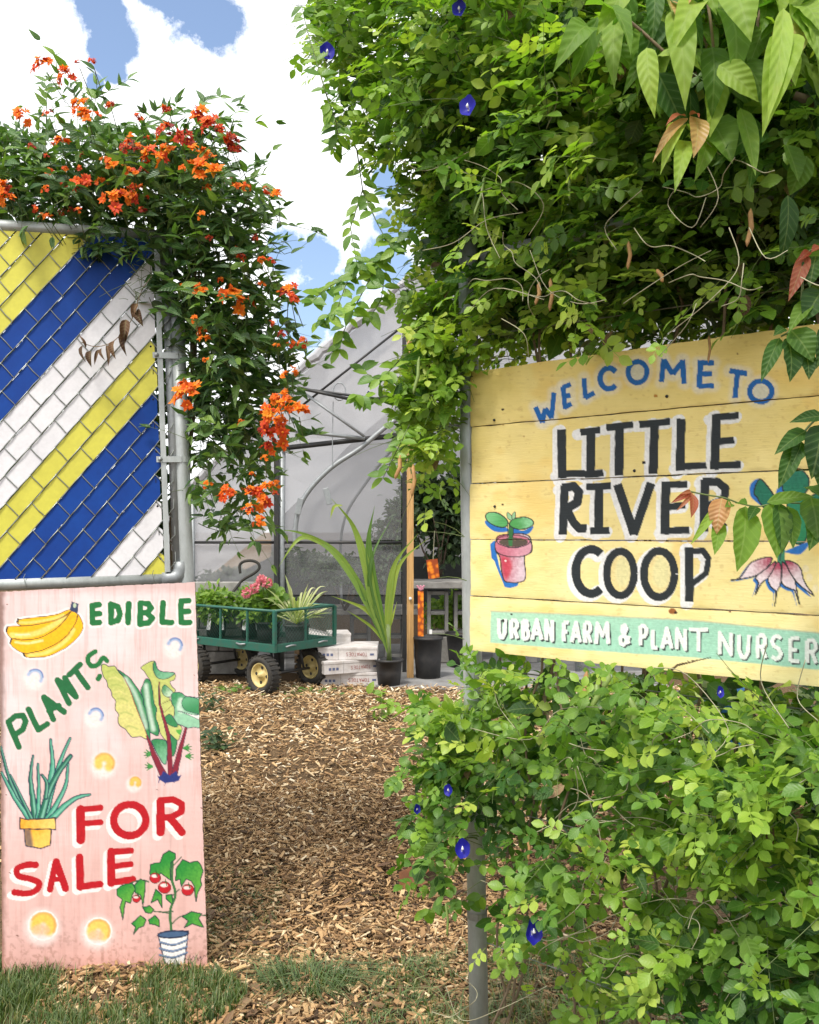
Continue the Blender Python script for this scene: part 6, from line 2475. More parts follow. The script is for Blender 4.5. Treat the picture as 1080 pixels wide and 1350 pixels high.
    k = ~clear_post & ~clear_door & ~outl & ~hole2 & (inpoly(px, py, sgn) < -1) & (inpoly(tipx, tipy, sgn) < 4) & (O[:, 2] > 0.06)
    O, D, N, Z, T = O[k], D[k], N[k], Z[k], T[k]
    px, py = px[k], py[k]
    # hanging runners against the sky
    runs = [[(470, 195), (478, 250), (462, 300), (470, 345), (500, 345)], [(478, 250), (500, 300), (520, 330)], [(545, 300), (500, 340), (460, 365), (445, 405), (420, 425)], [(500, 345), (470, 400), (455, 430), (448, 460)],
            [(500, 345), (505, 385), (490, 415)], [(432, 130), (420, 90), (405, 40), (398, 8)], [(432, 130), (445, 170), (440, 200)], [(530, 470), (500, 500), (478, 487)], [(525, 520), (490, 525), (470, 520)],
            [(460, 365), (430, 380), (412, 398)], [(540, 560), (520, 600), (505, 630)], [(640, 1180), (600, 1190), (560, 1200)], [(640, 950), (600, 955), (570, 950), (545, 958)]]
    ro, rd, rn, rz, rt, rst = [], [], [], [], [], []
    for r in runs:
        q = catmull([tuple(P(x, y, 2.28 + 0.05 * math.sin(x))) for x, y in r], 5, False)
        rst.append([np.array(v) for v in q])
        for i in range(1, len(q)):
            tg = unit(q[i] - q[i - 1])
            for sd in (-1, 1):
                if random.random() < 0.8:
                    ro.append(q[i])
                    rd.append(unit(np.array([sd * random.uniform(0.3, 1), -0.2, random.uniform(-0.9, 0.3)]) + tg * 0.3))
                    rn.append(np.array([random.uniform(-.5, .5), -0.8, 0.5]))
                    rz.append(random.uniform(0.028, 0.046))
                    rt.append(random.uniform(0.45, 0.8))
    batch('runner_foliage', T_OVAL, np.array(ro), np.array(rd), np.array(rn), np.array(rz), np.array(rt), M['pea_leaf'], root, 'stuff')
    stems_mesh(rst, 0.0022, 'runner_stems', 'stem_green', root)
    # nearest leaves are objects of their own
    fy = fence_y(px)
    vis = (px > -5) & (px < 1085) & (py > -5) & (py < 1355)
    score = np.where(vis, (fy - O[:, 1]) + RNG.random(len(O)) * 0.10, -9)
    order = np.argsort(-score)[:299]
    msk = np.zeros(len(O), bool)
    msk[order] = True
    tpl = [compound(2, 0.12, 0.70, s) for s in range(5)]
    meshes = [tmesh('leaf', tpl[i % 5], 0.50 + 0.058 * i, M['pea_leaf']) for i in range(8)]
    leaf_objects('leaf', meshes, O[msk], unit(D[msk]), N[msk], Z[msk], root)
    batch('foliage', tpl, O[~msk], D[~msk], N[~msk], Z[~msk], T[~msk], M['pea_leaf'], root, 'stuff')
    # backfill leaves tinted dark: the hedge's deep shade is in their colour
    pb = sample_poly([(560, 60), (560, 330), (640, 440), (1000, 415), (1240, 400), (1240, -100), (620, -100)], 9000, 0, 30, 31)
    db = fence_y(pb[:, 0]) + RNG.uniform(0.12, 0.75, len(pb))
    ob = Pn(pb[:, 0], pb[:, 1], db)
    batch('dark_backing_foliage', T_OVAL, ob, RNG.normal(size=ob.shape), RNG.normal(size=ob.shape) * 0.6 + np.array([0, -0.3, 0.7]), RNG.uniform(0.05, 0.10, len(ob)), RNG.uniform(0.0, 0.45, len(ob)), M['pea_leaf'], root, 'stuff')
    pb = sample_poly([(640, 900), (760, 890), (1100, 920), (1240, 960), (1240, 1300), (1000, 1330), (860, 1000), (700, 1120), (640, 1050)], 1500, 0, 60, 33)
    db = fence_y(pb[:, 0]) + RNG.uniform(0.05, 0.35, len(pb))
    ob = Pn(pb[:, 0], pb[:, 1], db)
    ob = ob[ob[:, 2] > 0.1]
    batch('dark_backing_foliage', T_OVAL, ob, RNG.normal(size=ob.shape), RNG.normal(size=ob.shape) * 0.6 + np.array([0, -0.3, 0.7]), RNG.uniform(0.04, 0.07, len(ob)), RNG.uniform(0.1, 0.6, len(ob)), M['pea_leaf'], root, 'stuff')
    # a second, broader leaf mixed in, and some yellowing ones
    kk = RNG.choice(len(O), 1500, replace=False)
    kk = kk[(np.abs(py[kk] - 660) > 250) | (px[kk] < 600)]
    batch('broad_foliage', T_LANCE + T_OVAL, O[kk] + VIEW_N * 0.01, D[kk] + np.array([0, 0, -0.5]), N[kk], RNG.uniform(0.035, 0.07, len(kk)), np.clip(RNG.normal(size=len(kk)) * 0.2 + 0.45, 0, 1), M['broad_leaf'], root, 'stuff', Wd=RNG.uniform(0.9, 1.5, len(kk)))
    # brown dead leaves caught inside
    kk = RNG.choice(len(O), 260, replace=False)
    batch('dead_leaves', T_OVAL, O[kk] + VIEW_N * -0.03, D[kk] + np.array([0, 0, -0.8]), N[kk], RNG.uniform(0.03, 0.05, 260), RNG.random(260), M['dry_leaf'], root, 'stuff')
    stems_mesh(St[::2], 0.0014, 'twigs', 'stem_green', root)
    # woody inner stems
    ws = []
    for i in range(46):
        s0 = random.uniform(-0.1, 1.2)
        x = SP(s0, 0.03 if i % 3 else 0.5, -0.05 + random.uniform(-.08, .08))
        pts = []
        s, z, nn = s0, (0.03 if i % 3 else 0.9), 0.0
        top_ = random.uniform(1.2, 2.6)
        while z < top_:
            pts.append(SP(s, z, -0.09 + nn))
            s = max(0.04, s + random.uniform(-.05, .05))
            nn = max(-0.12, min(0.03, nn + random.uniform(-.04, .04)))
            z += random.uniform(0.08, 0.16)
        ws.append([np.array(p) for p in pts])
    for p in ws[:24]:
        MB().tube(catmull(p, 2, False), 0.0035, 5).build('woody_stem', M['stem_brown'], root, sm=True)
    # pale tendrils looping in front of the leaves
    lines = [[(735, 1010), (752, 1000), (765, 1050), (745, 1075), (700, 1100)], [(620, 960), (700, 975), (740, 935), (830, 935)], [(745, 1080), (830, 1085), (900, 1100), (960, 1110)], [(770, 1230), (765, 1170), (790, 1120), (780, 1060), (760, 1010)],
             [(740, 1240), (850, 1190), (930, 1190), (960, 1215), (1010, 1190)], [(680, 1250), (760, 1200), (800, 1130)], [(860, 880), (905, 890), (960, 960), (935, 1000)], [(1010, 850), (1005, 900), (1040, 960)],
             [(770, 1270), (800, 1290), (830, 1260), (870, 1300), (880, 1350)], [(590, 1300), (610, 1345), (660, 1330), (720, 1300)], [(1060, 870), (1050, 920), (1080, 950)],
             [(680, 960), (655, 930), (650, 900)], [(820, 1000), (860, 1060), (930, 1075), (1010, 1085)], [(700, 1150), (730, 1170), (800, 1180), (870, 1160)], [(960, 1210), (990, 1270), (960, 1310), (940, 1350)]]
    up = [[(845, 250), (820, 275), (800, 300), (815, 330)], [(900, 240), (880, 270), (910, 300), (930, 260)], [(820, 400), (850, 380), (900, 350), (935, 330)], [(700, 330), (720, 380), (760, 400), (800, 395)], [(640, 250), (680, 240), (720, 270), (700, 310)],
          [(560, 330), (600, 320), (640, 290), (690, 280)], [(720, 170), (735, 130), (725, 100)], [(590, 220), (630, 240), (640, 300), (660, 340)], [(530, 210), (560, 225), (620, 200)], [(880, 440), (935, 395), (975, 350), (960, 300)],
          [(870, 470), (905, 430), (920, 400)], [(660, 420), (690, 440), (700, 470)], [(620, 410), (650, 380), (720, 395)], [(990, 300), (1010, 340), (1040, 330)], [(930, 210), (945, 260), (925, 300)]]
    rr = random.Random(5)
    for i in range(34):
        x, y = (rr.uniform(600, 1080), rr.uniform(900, 1340)) if i % 3 else (rr.uniform(560, 1080), rr.uniform(180, 440))
        a = rr.uniform(0, 6.28)
        r = [(x, y)]
        for k in range(5):
            a += rr.uniform(-0.9, 0.9)
            st = rr.uniform(14, 34)
            x += st * math.cos(a)
            y += st * math.sin(a) * 0.8
            r.append((x, y))
        r = [q for q in r if not (y < 940 and q[1] > 425 - (q[0] - 620) * 0.05 and q[1] < 930)]
        if len(r) > 2:
            (lines if y > 800 else up).append(r)
    for L, dd in ((lines, 0.22), (up, 0.34)):
        for r in L:
            pts = [tuple(P(x + random.uniform(-3, 3), y, float(fence_y(x)) - dd + random.uniform(-.04, .04))) for x, y in r]
            MB().tube(catmull(pts, 5, False), 0.0009, 4).build('tendril', M['tendril'], root, sm=True)
    # seed pods
    pods = [((528, 600), (521, 632), 'pod_brown', 0.011), ((545, 612), (543, 655), 'pod_brown', 0.010), ((711, 372), (706, 402), 'pod_brown', 0.009), ((726, 367), (725, 410), 'pod_brown', 0.009), ((990, 275), (985, 325), 'pod_brown', 0.009),
            ((774, 885), (764, 932), 'pod_brown', 0.011), ((800, 880), (796, 908), 'pod_green', 0.014), ((788, 900), (780, 935), 'pod_green', 0.013), ((830, 918), (836, 955), 'pod_green', 0.014), ((810, 930), (807, 960), 'pod_green', 0.012),
            ((829, 318), (828, 355), 'pod_brown', 0.008), ((866, 355), (874, 372), 'pod_brown', 0.008), ((935, 442), (934, 478), 'pod_brown', 0.006), ((553, 470), (545, 520), 'pod_green', 0.009), ((588, 1190), (590, 1235), 'pod_green', 0.006), ((695, 1100), (697, 1135), 'pod_brown', 0.007),
            ((640, 230), (625, 285), 'pod_green', 0.008), ((745, 215), (752, 265), 'pod_green', 0.008)]
    for (a, b, mt, w) in pods:
        d = float(fence_y(a[0])) - (0.26 if a[1] < 470 else 0.2)
        if a == (935, 442):
            d = 1.86
        A, B = P(a[0], a[1], d), P(b[0], b[1], d - 0.01)
        q = [A, A.lerp(B, 0.12), A.lerp(B, 0.5) + Vector((w * 0.5, 0, 0)), A.lerp(B, 0.88), B]
        MB().tube(q, [w * 0.12, w * 0.45, w * 0.5, w * 0.42, w * 0.08], 7).build('pod', M[mt], root, sm=True)
    # blue flowers

    def flower(px, py, dd, size, rot):
        d = float(fence_y(px)) - dd
        c = P(px, py, d)
        n = Vector((math.sin(rot) * 0.6, -1, 0.15)).normalized()
        X = n.cross(Vector((0, 0, 1))).normalized()
        Y = X.cross(n)
        V, U, Fc = [], [], []
        rings, seg = 4, 16
        for i in range(rings + 1):
            r = i / rings
            for k in range(seg):
                a = 2 * math.pi * k / seg
                rr = r * size * (1 + 0.07 * math.sin(5 * a + rot)) * (1.0 if math.sin(a) > -0.5 else 0.85)
                cup = (r * r) * 0.35 * size + 0.06 * size * math.sin(a * 4) * r
                V.append(tuple(c + X * (rr * 0.72 * math.cos(a)) + Y * (rr * math.sin(a)) + n * cup))
                core = math.exp(-((math.cos(a) * r * 2.2) ** 2 + ((math.sin(a) * r + 0.12) * 1.6) ** 2) * 5.5)
                U.append((0, r, min(1, core * 1.2 + 0.15 * r)))
        for i in range(rings):
            for k in range(seg):
                Fc.append((i * seg + k, i * seg + (k + 1) % seg, (i + 1) * seg + (k + 1) % seg, (i + 1) * seg + k))
        me = np_mesh('flower', np.array(V), np.array([i for f in Fc for i in f]), np.full(len(Fc), 4), np.array(U))
        f = link('flower', me, M['pea_petal'], root)
        kb = MB()
        kb.tube([c + n * size * 0.1 - Y * size * 0.1, c + n * size * 0.35 + Y * size * 0.05, c + n * size * 0.3 + Y * size * 0.3], [size * 0.08, size * 0.13, size * 0.03], 7)
        kb.build('keel', M['white_label'], f, sm=True)
        cb = MB()
        cb.tube([c - n * size * 0.1, c - n * size * 0.6 - Y * size * 0.3], [size * 0.22, size * 0.1], 6)
        cb.build('calyx', M['stem_green'], f, sm=True)
    for a in ((431, 71, 0.34, 0.026, 0.4), (606, 14, 0.46, 0.020, -0.5), (618, 143, 0.46, 0.024, -0.9), (609, 1119, 0.34, 0.023, 0.3), (701, 1228, 0.32, 0.028, 1.1), (592, 1042, 0.24, 0.015, -1.2), (549, 1067, 0.2, 0.013, 1.4), (486, 521, 0.1, 0.010, 1.2), (948, 913, 0.2, 0.012, 0.9)):
        flower(*a)


build_pea_vine()


# ------------------------------------------------------------------ broad leaved climber, upper right
def build_broadleaf():
    root = thing('broadleaf_climber', 'climber with large drooping bright green leaves hanging over the right end of the yellow sign', 'vine', (1.1, 1.9, 0.04))
    K = 3.857
    A = lambda x, y: (800 + x / K, y / K)
    BLs = [((560, 45), (645, 455), 150, .55, 1.5), ((190, 160), (155, 495), 120, .62, 1.62), ((55, 70), (40, 460), 100, .70, 1.6), ((355, 40), (400, 565), 130, .72, 1.5), ((300, 240), (235, 550), 95, .75, 1.6), ((30, 10), (315, 80), 130, .82, 1.65),
           ((650, -30), (735, 215), 170, .70, 1.45), ((935, 170), (790, 700), 150, .74, 1.42), ((900, 40), (815, 630), 90, .80, 1.40), ((620, 640), (640, 955), 170, .15, 1.75), ((750, 230), (765, 490), 140, .2, 1.8), ((1000, 330), (1030, 705), 180, .12, 1.6),
           ((530, 615), (640, 835), 150, .52, 1.55), ((380, 640), (272, 890), 75, .78, 1.52), ((400, 715), (345, 980), 80, .72, 1.5), ((500, 680), (445, 925), 95, .6, 1.56), ((860, 590), (800, 915), 150, .1, 1.8), ((100, 130), (200, 260), 100, .6, 1.7),
           ((440, 280), (520, 560), 140, .3, 1.65), ((560, 330), (545, 450), 110, .25, 1.7), ((900, 300), (960, 440), 90, .75, 1.45), ((1010, 120), (1090, 330), 110, .66, 1.45), ((780, 150), (900, 190), 90, .72, 1.5), ((960, 30), (1085, 160), 120, .7, 1.45),
           ((470, 20), (330, 280), 120, .8, 1.5), ((430, 150), (560, 300), 90, .6, 1.62), ((120, 30), (20, -60), 120, .8, 1.7), ((800, -60), (880, 90), 120, .72, 1.5), ((1000, -60), (930, 100), 100, .78, 1.48), ((210, 200), (300, 430), 120, .3, 1.7), ((690, 560), (720, 640), 90, .3, 1.7),
           ((250, -80), (330, 60), 120, .85, 1.6), ((480, -90), (560, 80), 130, .7, 1.5)]
    for i, (a, b, w, t, d) in enumerate(BLs):
        (ax, ay), (bx, by) = A(*a), A(*b)
        big_leaf(ax, ay, d + 0.03, bx, by, d - 0.03, w * 1.15 / K / F * d, min(1, t + 0.10), M['broad_leaf'], root, bend=random.uniform(0.12, 0.4), seed=i, fold=random.uniform(0.15, 0.4))
    # young coloured leaves
    for (a, b, w, t, mt) in (((415, 600), (232, 830), 55, 0.9, 'red_leaf'), ((450, 595), (440, 805), 110, 0.95, 'red_leaf'), ((400, 592), (300, 640), 40, 0.2, 'red_leaf'), ((420, 585), (470, 600), 34, 0.1, 'red_leaf'), ((395, 0), (370, 110), 110, 1.0, 'red_leaf'), ((890, -40), (900, 70), 40, 0.9, 'red_leaf')):
        (ax, ay), (bx, by) = A(*a), A(*b)
        big_leaf(ax, ay, 1.52, bx, by, 1.48, w / K / F * 1.5, t, M[mt], root, bend=0.2, label='reddish young leaf')
    # the rest of the crown, filling up to and beyond the frame
    n = 150
    p = sample_poly([(740, -60), (1180, -60), (1180, 330), (1040, 270), (960, 190), (860, 90), (770, 90)], n, 0, 15, 12)
    for i in range(n):
        d = random.uniform(1.52, 1.95)
        x, y = p[i, 0], p[i, 1]
        L = random.uniform(45, 95)
        an = random.gauss(0, 0.55)
        up_ = smooth(150, -20, y)
        big_leaf(x, y, d, x + L * math.sin(an), y + L * math.cos(an), d - random.uniform(-.05, .08), random.uniform(0.030, 0.052), float(np.clip(random.gauss(0.38 + 0.4 * up_, 0.16), 0, 1)), M['broad_leaf'], root, bend=random.uniform(0.05, 0.4), seed=i)
    for i in range(30):
        x, y = random.uniform(830, 1110), random.uniform(-70, 90)
        L = random.uniform(60, 105)
        an = random.gauss(0, 0.4)
        d = random.uniform(1.46, 1.62)
        big_leaf(x, y, d, x + L * math.sin(an), y + L * math.cos(an), d - 0.02, random.uniform(0.028, 0.046), float(np.clip(random.gauss(0.72, 0.16), 0, 1)), M['broad_leaf'], root, bend=random.uniform(0.05, 0.4), seed=300 + i)
    # twig across the sign with its leaves
    K2 = 2.25
    B = lambda x, y: (600 + x / K2, 420 + y / K2)
    d0 = 1.62
    cross = [((862, 556), (836, 752), 88, .66), ((935, 548), (955, 712), 92, .62), ((960, 545), (970, 700), 60, .4), ((988, 556), (1003, 684), 52, .5), ((1055, 530), (1078, 665), 95, .50), ((925, 545), (1068, 528), 42, .6), ((775, 560), (698, 672), 26, .80),
             ((785, 600), (770, 702), 44, .70), ((1075, 560), (1050, 690), 70, .35), ((820, 548), (800, 560), 26, .6), ((840, 545), (868, 552), 30, .55), ((895, 558), (870, 600), 34, .3), ((1040, 500), (1085, 530), 50, .4)]
    for i, (a, b, w, t) in enumerate(cross):
        (ax, ay), (bx, by) = B(*a), B(*b)
        big_leaf(ax, ay, d0, bx, by, d0 - 0.03, w / K2 / F * d0, t, M['broad_leaf'], root, bend=0.12, seed=100 + i, face=(random.uniform(-.3, .3), -1, 0.5), fold=0.22)
    for (a, b, w, t) in (((700, 512), (640, 548), 20, .0), ((705, 516), (655, 572), 14, .4), ((704, 520), (700, 592), 30, .15), ((700, 512), (668, 520), 12, .5), ((792, 532), (776, 640), 62, .75)):
        (ax, ay), (bx, by) = B(*a), B(*b)
        big_leaf(ax, ay, d0, bx, by, d0 - 0.02, w / K2 / F * d0, t, M['red_leaf'], root, bend=0.15, label='reddish young leaf')

    def stem(pts, r, conv, d):
        q = [tuple(P(*conv(x, y), d)) for x, y in pts]
        MB().tube(catmull(q, 5, False), r, 6).build('stem', M['stem_green'], root, sm=True)
    stem([(695, 512), (740, 522), (800, 532), (845, 548), (900, 557), (960, 545), (1040, 548), (1130, 540)], 0.0016, B, d0)
    # leaf clusters at the right edge above
    K3 = 2.409
    C = lambda x, y: (860 + x / K3, 300 + y / K3)
    d1 = 1.55
    rl_ = [((405, 350), (345, 492), 50, .35, 'broad_leaf'), ((430, 350), (437, 492), 75, .15, 'broad_leaf'), ((488, 400), (498, 484), 50, .1, 'broad_leaf'), ((440, 325), (512, 428), 90, .45, 'broad_leaf'), ((505, 230), (432, 335), 52, .62, 'broad_leaf'), ((490, 82), (432, 235), 48, .2, 'red_leaf'),
           ((500, 75), (460, 110), 26, .0, 'red_leaf'), ((535, 62), (505, 80), 30, .1, 'red_leaf'), ((520, 90), (500, 190), 70, .3, 'broad_leaf'), ((540, 200), (480, 300), 90, .2, 'broad_leaf'), ((540, 320), (520, 450), 60, .2, 'broad_leaf'),
           ((545, 600), (435, 620), 44, .2, 'broad_leaf'), ((490, 645), (388, 722), 55, .3, 'broad_leaf'), ((540, 625), (505, 800), 100, .12, 'broad_leaf'), ((455, 690), (400, 832), 60, .3, 'broad_leaf'), ((475, 680), (440, 760), 50, .3, 'broad_leaf'), ((540, 700), (530, 830), 70, .2, 'broad_leaf'), ((420, 320), (385, 345), 34, .3, 'broad_leaf')]
    for i, (a, b, w, t, mt) in enumerate(rl_):
        (ax, ay), (bx, by) = C(*a), C(*b)
        big_leaf(ax, ay, d1, bx, by, d1 - 0.02, w / K3 / F * d1, t, M[mt], root, bend=0.15, seed=200 + i, face=(random.uniform(-.4, .4), -1, 0.5), label='reddish young leaf' if mt == 'red_leaf' else None)
    stem([(560, 60), (520, 70), (495, 80), (480, 150), (470, 260), (440, 325), (410, 345)], 0.002, C, d1)
    stem([(580, 560), (530, 600), (490, 640), (460, 690), (440, 730)], 0.002, C, d1)
    for pts in ([(0, -10), (60, 60), (180, 160), (300, 270)], [(510, -10), (530, 120), (545, 260)], [(995, -10), (975, 200), (940, 440)], [(800, -10), (770, 100), (760, 240)]):
        q = [tuple(P(*A(x, y), 1.55)) for x, y in pts]
        MB().tube(catmull(q, 4, False), 0.0026, 6).build('stem', M['stem_brown'], root, sm=True)
    # main stems going back to the fence and down to the soil
    for dx in (0.0, 0.07):
        pts = [SP(1.13 + dx, 0.03, 0.05), SP(1.15 + dx, 0.7, 0.08), SP(1.12 + dx, 1.4, 0.05), SP(1.05 + dx, 1.95, 0.12), SP(0.85, 2.15, 0.22)]
        MB().tube(catmull([tuple(p) for p in pts], 5, False), 0.007, 7).build('main_stem', M['bark'], root, sm=True)


build_broadleaf()


# ------------------------------------------------------------------ orange flowering vine over the gate
def flame_cluster(seed, dark=0.0):
    r = random.Random(seed)
    V, Fc, U = [], [], []
    nh = r.randint(6, 9)
    for h in range(nh):
        a = r.uniform(0, 2 * math.pi)
        el = r.uniform(-0.1, 1.4)
        c = Vector((math.cos(a) * math.cos(el), math.sin(a) * math.cos(el), math.sin(el))) * r.uniform(0.45, 0.85)
        n = (c + Vector((0, 0, 0.5)) + Vector([r.uniform(-.4, .4) for _ in range(3)])).normalized()
        X = n.orthogonal().normalized()
        Y = n.cross(X)
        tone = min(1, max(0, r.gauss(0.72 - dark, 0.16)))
        np_ = r.randint(9, 13)
        for k in range(np_):
            t = 2 * math.pi * k / np_ + r.uniform(-.2, .2)
            d = (X * math.cos(t) + Y * math.sin(t)) + n * r.uniform(0.0, 0.9)
            d.normalize()
            s = d.cross(n).normalized()
            L = r.uniform(0.34, 0.55)
            w = 0.105
            b = len(V)
            droop = -n * r.uniform(0, 0.18)
            V += [tuple(c + s * w * 0.4), tuple(c - s * w * 0.4), tuple(c + d * L * 0.6 + s * w), tuple(c + d * L * 0.6 - s * w), tuple(c + d * L + droop)]
            U += [(0, 0, tone - .15), (0, 0, tone - .15), (0, .6, tone), (0, .6, tone), (0, 1, tone + .05)]
            Fc += [(b, b + 1, b + 3, b + 2), (b + 2, b + 3, b + 4)]
        # centre
        b = len(V)
        for k in range(5):
            t = 2 * math.pi * k / 5
            V.append(tuple(c + (X * math.cos(t) + Y * math.sin(t)) * 0.10 + n * 0.02))
            U.append((0, 0, min(1, tone + 0.25)))
        V.append(tuple(c + n * 0.16))
        U.append((0, 0, 1))
        Fc += [(b + k, b + (k + 1) % 5, b + 5) for k in range(5)]
    Uc = np.clip(np.array(U), 0, 1)
    me = np_mesh('flower_cluster', np.array(V), np.array([i for f in Fc for i in f]), np.array([len(f) for f in Fc]), Uc)
    me.materials.append(M['flame_petal'])
    return me


def build_flame_vine():
    root = thing('orange_flowering_vine', 'dark leafy vine with orange flower clusters spilling over the slatted gate and its post', 'vine', (-0.75, 3.1, 0.08))
    MAIN = [(-60, 185), (0, 178), (50, 190), (75, 165), (92, 118), (125, 120), (140, 175), (170, 185), (225, 165), (270, 160), (305, 205), (335, 250), (345, 290), (352, 330), (368, 400), (385, 450), (392, 490), (375, 530), (350, 570),
            (345, 640), (330, 690), (290, 702), (262, 670), (250, 600), (246, 500), (232, 445), (205, 420), (195, 370), (205, 330), (180, 312), (120, 305), (60, 295), (0, 285), (-60, 285)]
    cover = [(-60, 200), (60, 195), (230, 185), (290, 215), (330, 300), (345, 400), (345, 520), (300, 600), (262, 560), (246, 480), (238, 440), (215, 400), (210, 330), (180, 308), (0, 290), (-60, 290)]
    hang = [(95, 300), (200, 305), (215, 400), (170, 400), (150, 340), (100, 335)]
    AO, AD, AN, AZ, AT, ST = [], [], [], [], [], []

    def region(poly, n, d0, fr, bk, dirb, tb, wob, lens, seed, leaf=0.062):
        p = sample_poly(poly, n, 20, wob, seed)
        m = len(p)
        edge = smooth(0, 50, p[:, 2])
        off = RNG.uniform(0, 1, m)
        d = d0(p[:, 0], p[:, 1]) + bk + (-fr - bk) * off * (0.4 + 0.6 * edge)
        s = Pn(p[:, 0], p[:, 1], d)
        dr = unit(RNG.normal(size=(m, 3)) * 0.6 + np.array(dirb))
        O, D, N, Z, T, st = sprigs(s, dr, RNG.uniform(lens[0], lens[1], m), 0.040, 0.001, leaf * 1.12, opp=True, sag=0.2)
        AO.append(O)
        AD.append(D)
        AN.append(N + np.array([0, -0.2, 0]))
        AZ.append(Z)
        AT.append(np.clip(tb + RNG.normal(size=len(O)) * 0.16 + 0.25 * T - 0.1, 0.02, 0.95))
        ST.extend(st)
    dd = lambda x, y: 2.98 + 0.05 * smooth(240, 380, x)
    region(cover, 600, dd, 0.20, 0.22, (0.0, -0.3, 0.15), 0.46, 18, (0.08, 0.2), 21)
    region(MAIN, 330, dd, 0.24, 0.12, (0.15, -0.3, 0.35), 0.60, 22, (0.08, 0.22), 22, 0.055)
    region([(255, 560), (350, 540), (350, 690), (290, 705), (255, 660)], 34, dd, 0.12, 0.06, (0.1, -0.2, -0.3), 0.55, 22, (0.07, 0.16), 23, 0.05)
    # the few sprays in front of the slats are much thinner
    region(hang, 44, lambda x, y: 2.90 + 0 * x, 0.06, 0.0, (0, -0.1, -0.5), 0.3, 14, (0.06, 0.13), 24, 0.055)
    O, D, N, Z, T = np.vstack(AO), np.vstack(AD), np.vstack(AN), np.concatenate(AZ), np.concatenate(AT)
    px = 540 + F * O[:, 0] / O[:, 1]
    py = 700 - F * (O[:, 2] - CAM_Z) / O[:, 1]
    bad = (px < 216) & (py > 318) & (O[:, 1] > 2.80)
    bad2 = (px < 195) & (py > 345)
    bad3 = (px > 215) & (px < 246) & (py > 455)
    k = ~(bad2 | bad3 | (bad & (O[:, 1] > 2.93)))
    O, D, N, Z, T, px, py = O[k], D[k], N[k], Z[k], T[k], px[k], py[k]
    # long whips against the sky
    runs = [[(240, 175), (262, 140), (290, 128), (316, 142)], [(300, 220), (335, 222), (362, 212)], [(320, 270), (360, 290), (400, 300), (432, 312)], [(340, 300), (375, 335), (405, 320)], [(60, 200), (62, 140), (60, 112), (58, 100)], [(100, 190), (102, 140), (90, 112)],
            [(120, 160), (128, 120), (125, 92)], [(30, 210), (40, 195), (28, 165)], [(140, 200), (135, 165), (145, 142)], [(345, 400), (380, 430), (388, 460), (402, 455)], [(340, 350), (372, 380), (385, 395)], [(300, 560), (350, 590), (400, 575), (420, 572)],
            [(280, 640), (320, 660), (360, 640), (350, 600)], [(262, 690), (290, 700), (330, 690)], [(310, 600), (345, 560), (375, 520), (385, 500)], [(330, 230), (350, 250), (366, 262)], [(0, 215), (15, 190), (28, 175)]]
    ro, rd, rn, rz, rt, rst = [], [], [], [], [], []
    for r in runs:
        q = catmull([tuple(P(x, y, 2.95 + 0.04 * math.sin(x))) for x, y in r], 4, False)
        rst.append([np.array(v) for v in q])
        for i in range(1, len(q)):
            tg = unit(q[i] - q[i - 1])
            for sd in (-1, 1):
                if random.random() < 0.5:
                    ro.append(q[i])
                    rd.append(unit(np.array([sd * random.uniform(0.4, 1), -0.2, random.uniform(-0.3, 0.9)]) + tg * 0.4))
                    rn.append(np.array([random.uniform(-.6, .6), -0.8, 0.5]))
                    rz.append(random.uniform(0.03, 0.06))
                    rt.append(random.uniform(0.4, 0.85))
    batch('runner_foliage', T_LANCE, np.array(ro), np.array(rd), np.array(rn), np.array(rz), np.array(rt), M['flame_leaf'], root, 'stuff')
    stems_mesh(rst, 0.0018, 'runner_stems', 'stem_green', root)
    score = -O[:, 1] + RNG.random(len(O)) * 0.12 + np.where((px > 0) & (px < 1080), 0, -9)
    order = np.argsort(-score)[:299]
    msk = np.zeros(len(O), bool)
    msk[order] = True
    meshes = [tmesh('leaf', T_LANCE[i % 4], 0.3 + 0.075 * i, M['flame_leaf']) for i in range(8)]
    leaf_objects('leaf', meshes, O[msk], unit(D[msk]), N[msk], Z[msk], root)
    batch('foliage', T_LANCE, O[~msk], D[~msk], N[~msk], Z[~msk], T[~msk], M['flame_leaf'], root, 'stuff')
    stems_mesh(ST, 0.0014, 'twigs', 'stem_green', root)
    for i in range(14):
        pts = []
        x, y = 240 + random.uniform(-8, 8), 1200
        d = 3.06 + random.uniform(-.03, .12)
        while y > random.uniform(180, 420):
            pts.append(tuple(P(x, y, d)))
            x += random.uniform(-14, 15)
            x = min(max(x, 226), 250) if y > 660 else min(max(x, 252 if y > 450 else 200), 345)
            y -= random.uniform(60, 110)
        if len(pts) > 3:
            # the lower stretch stays behind the board
            pts = [p for p in pts if p[2] > 0.02]
            MB().tube(catmull(pts, 3, False), 0.0035, 5).build('woody_stem', M['stem_brown'], root, sm=True)
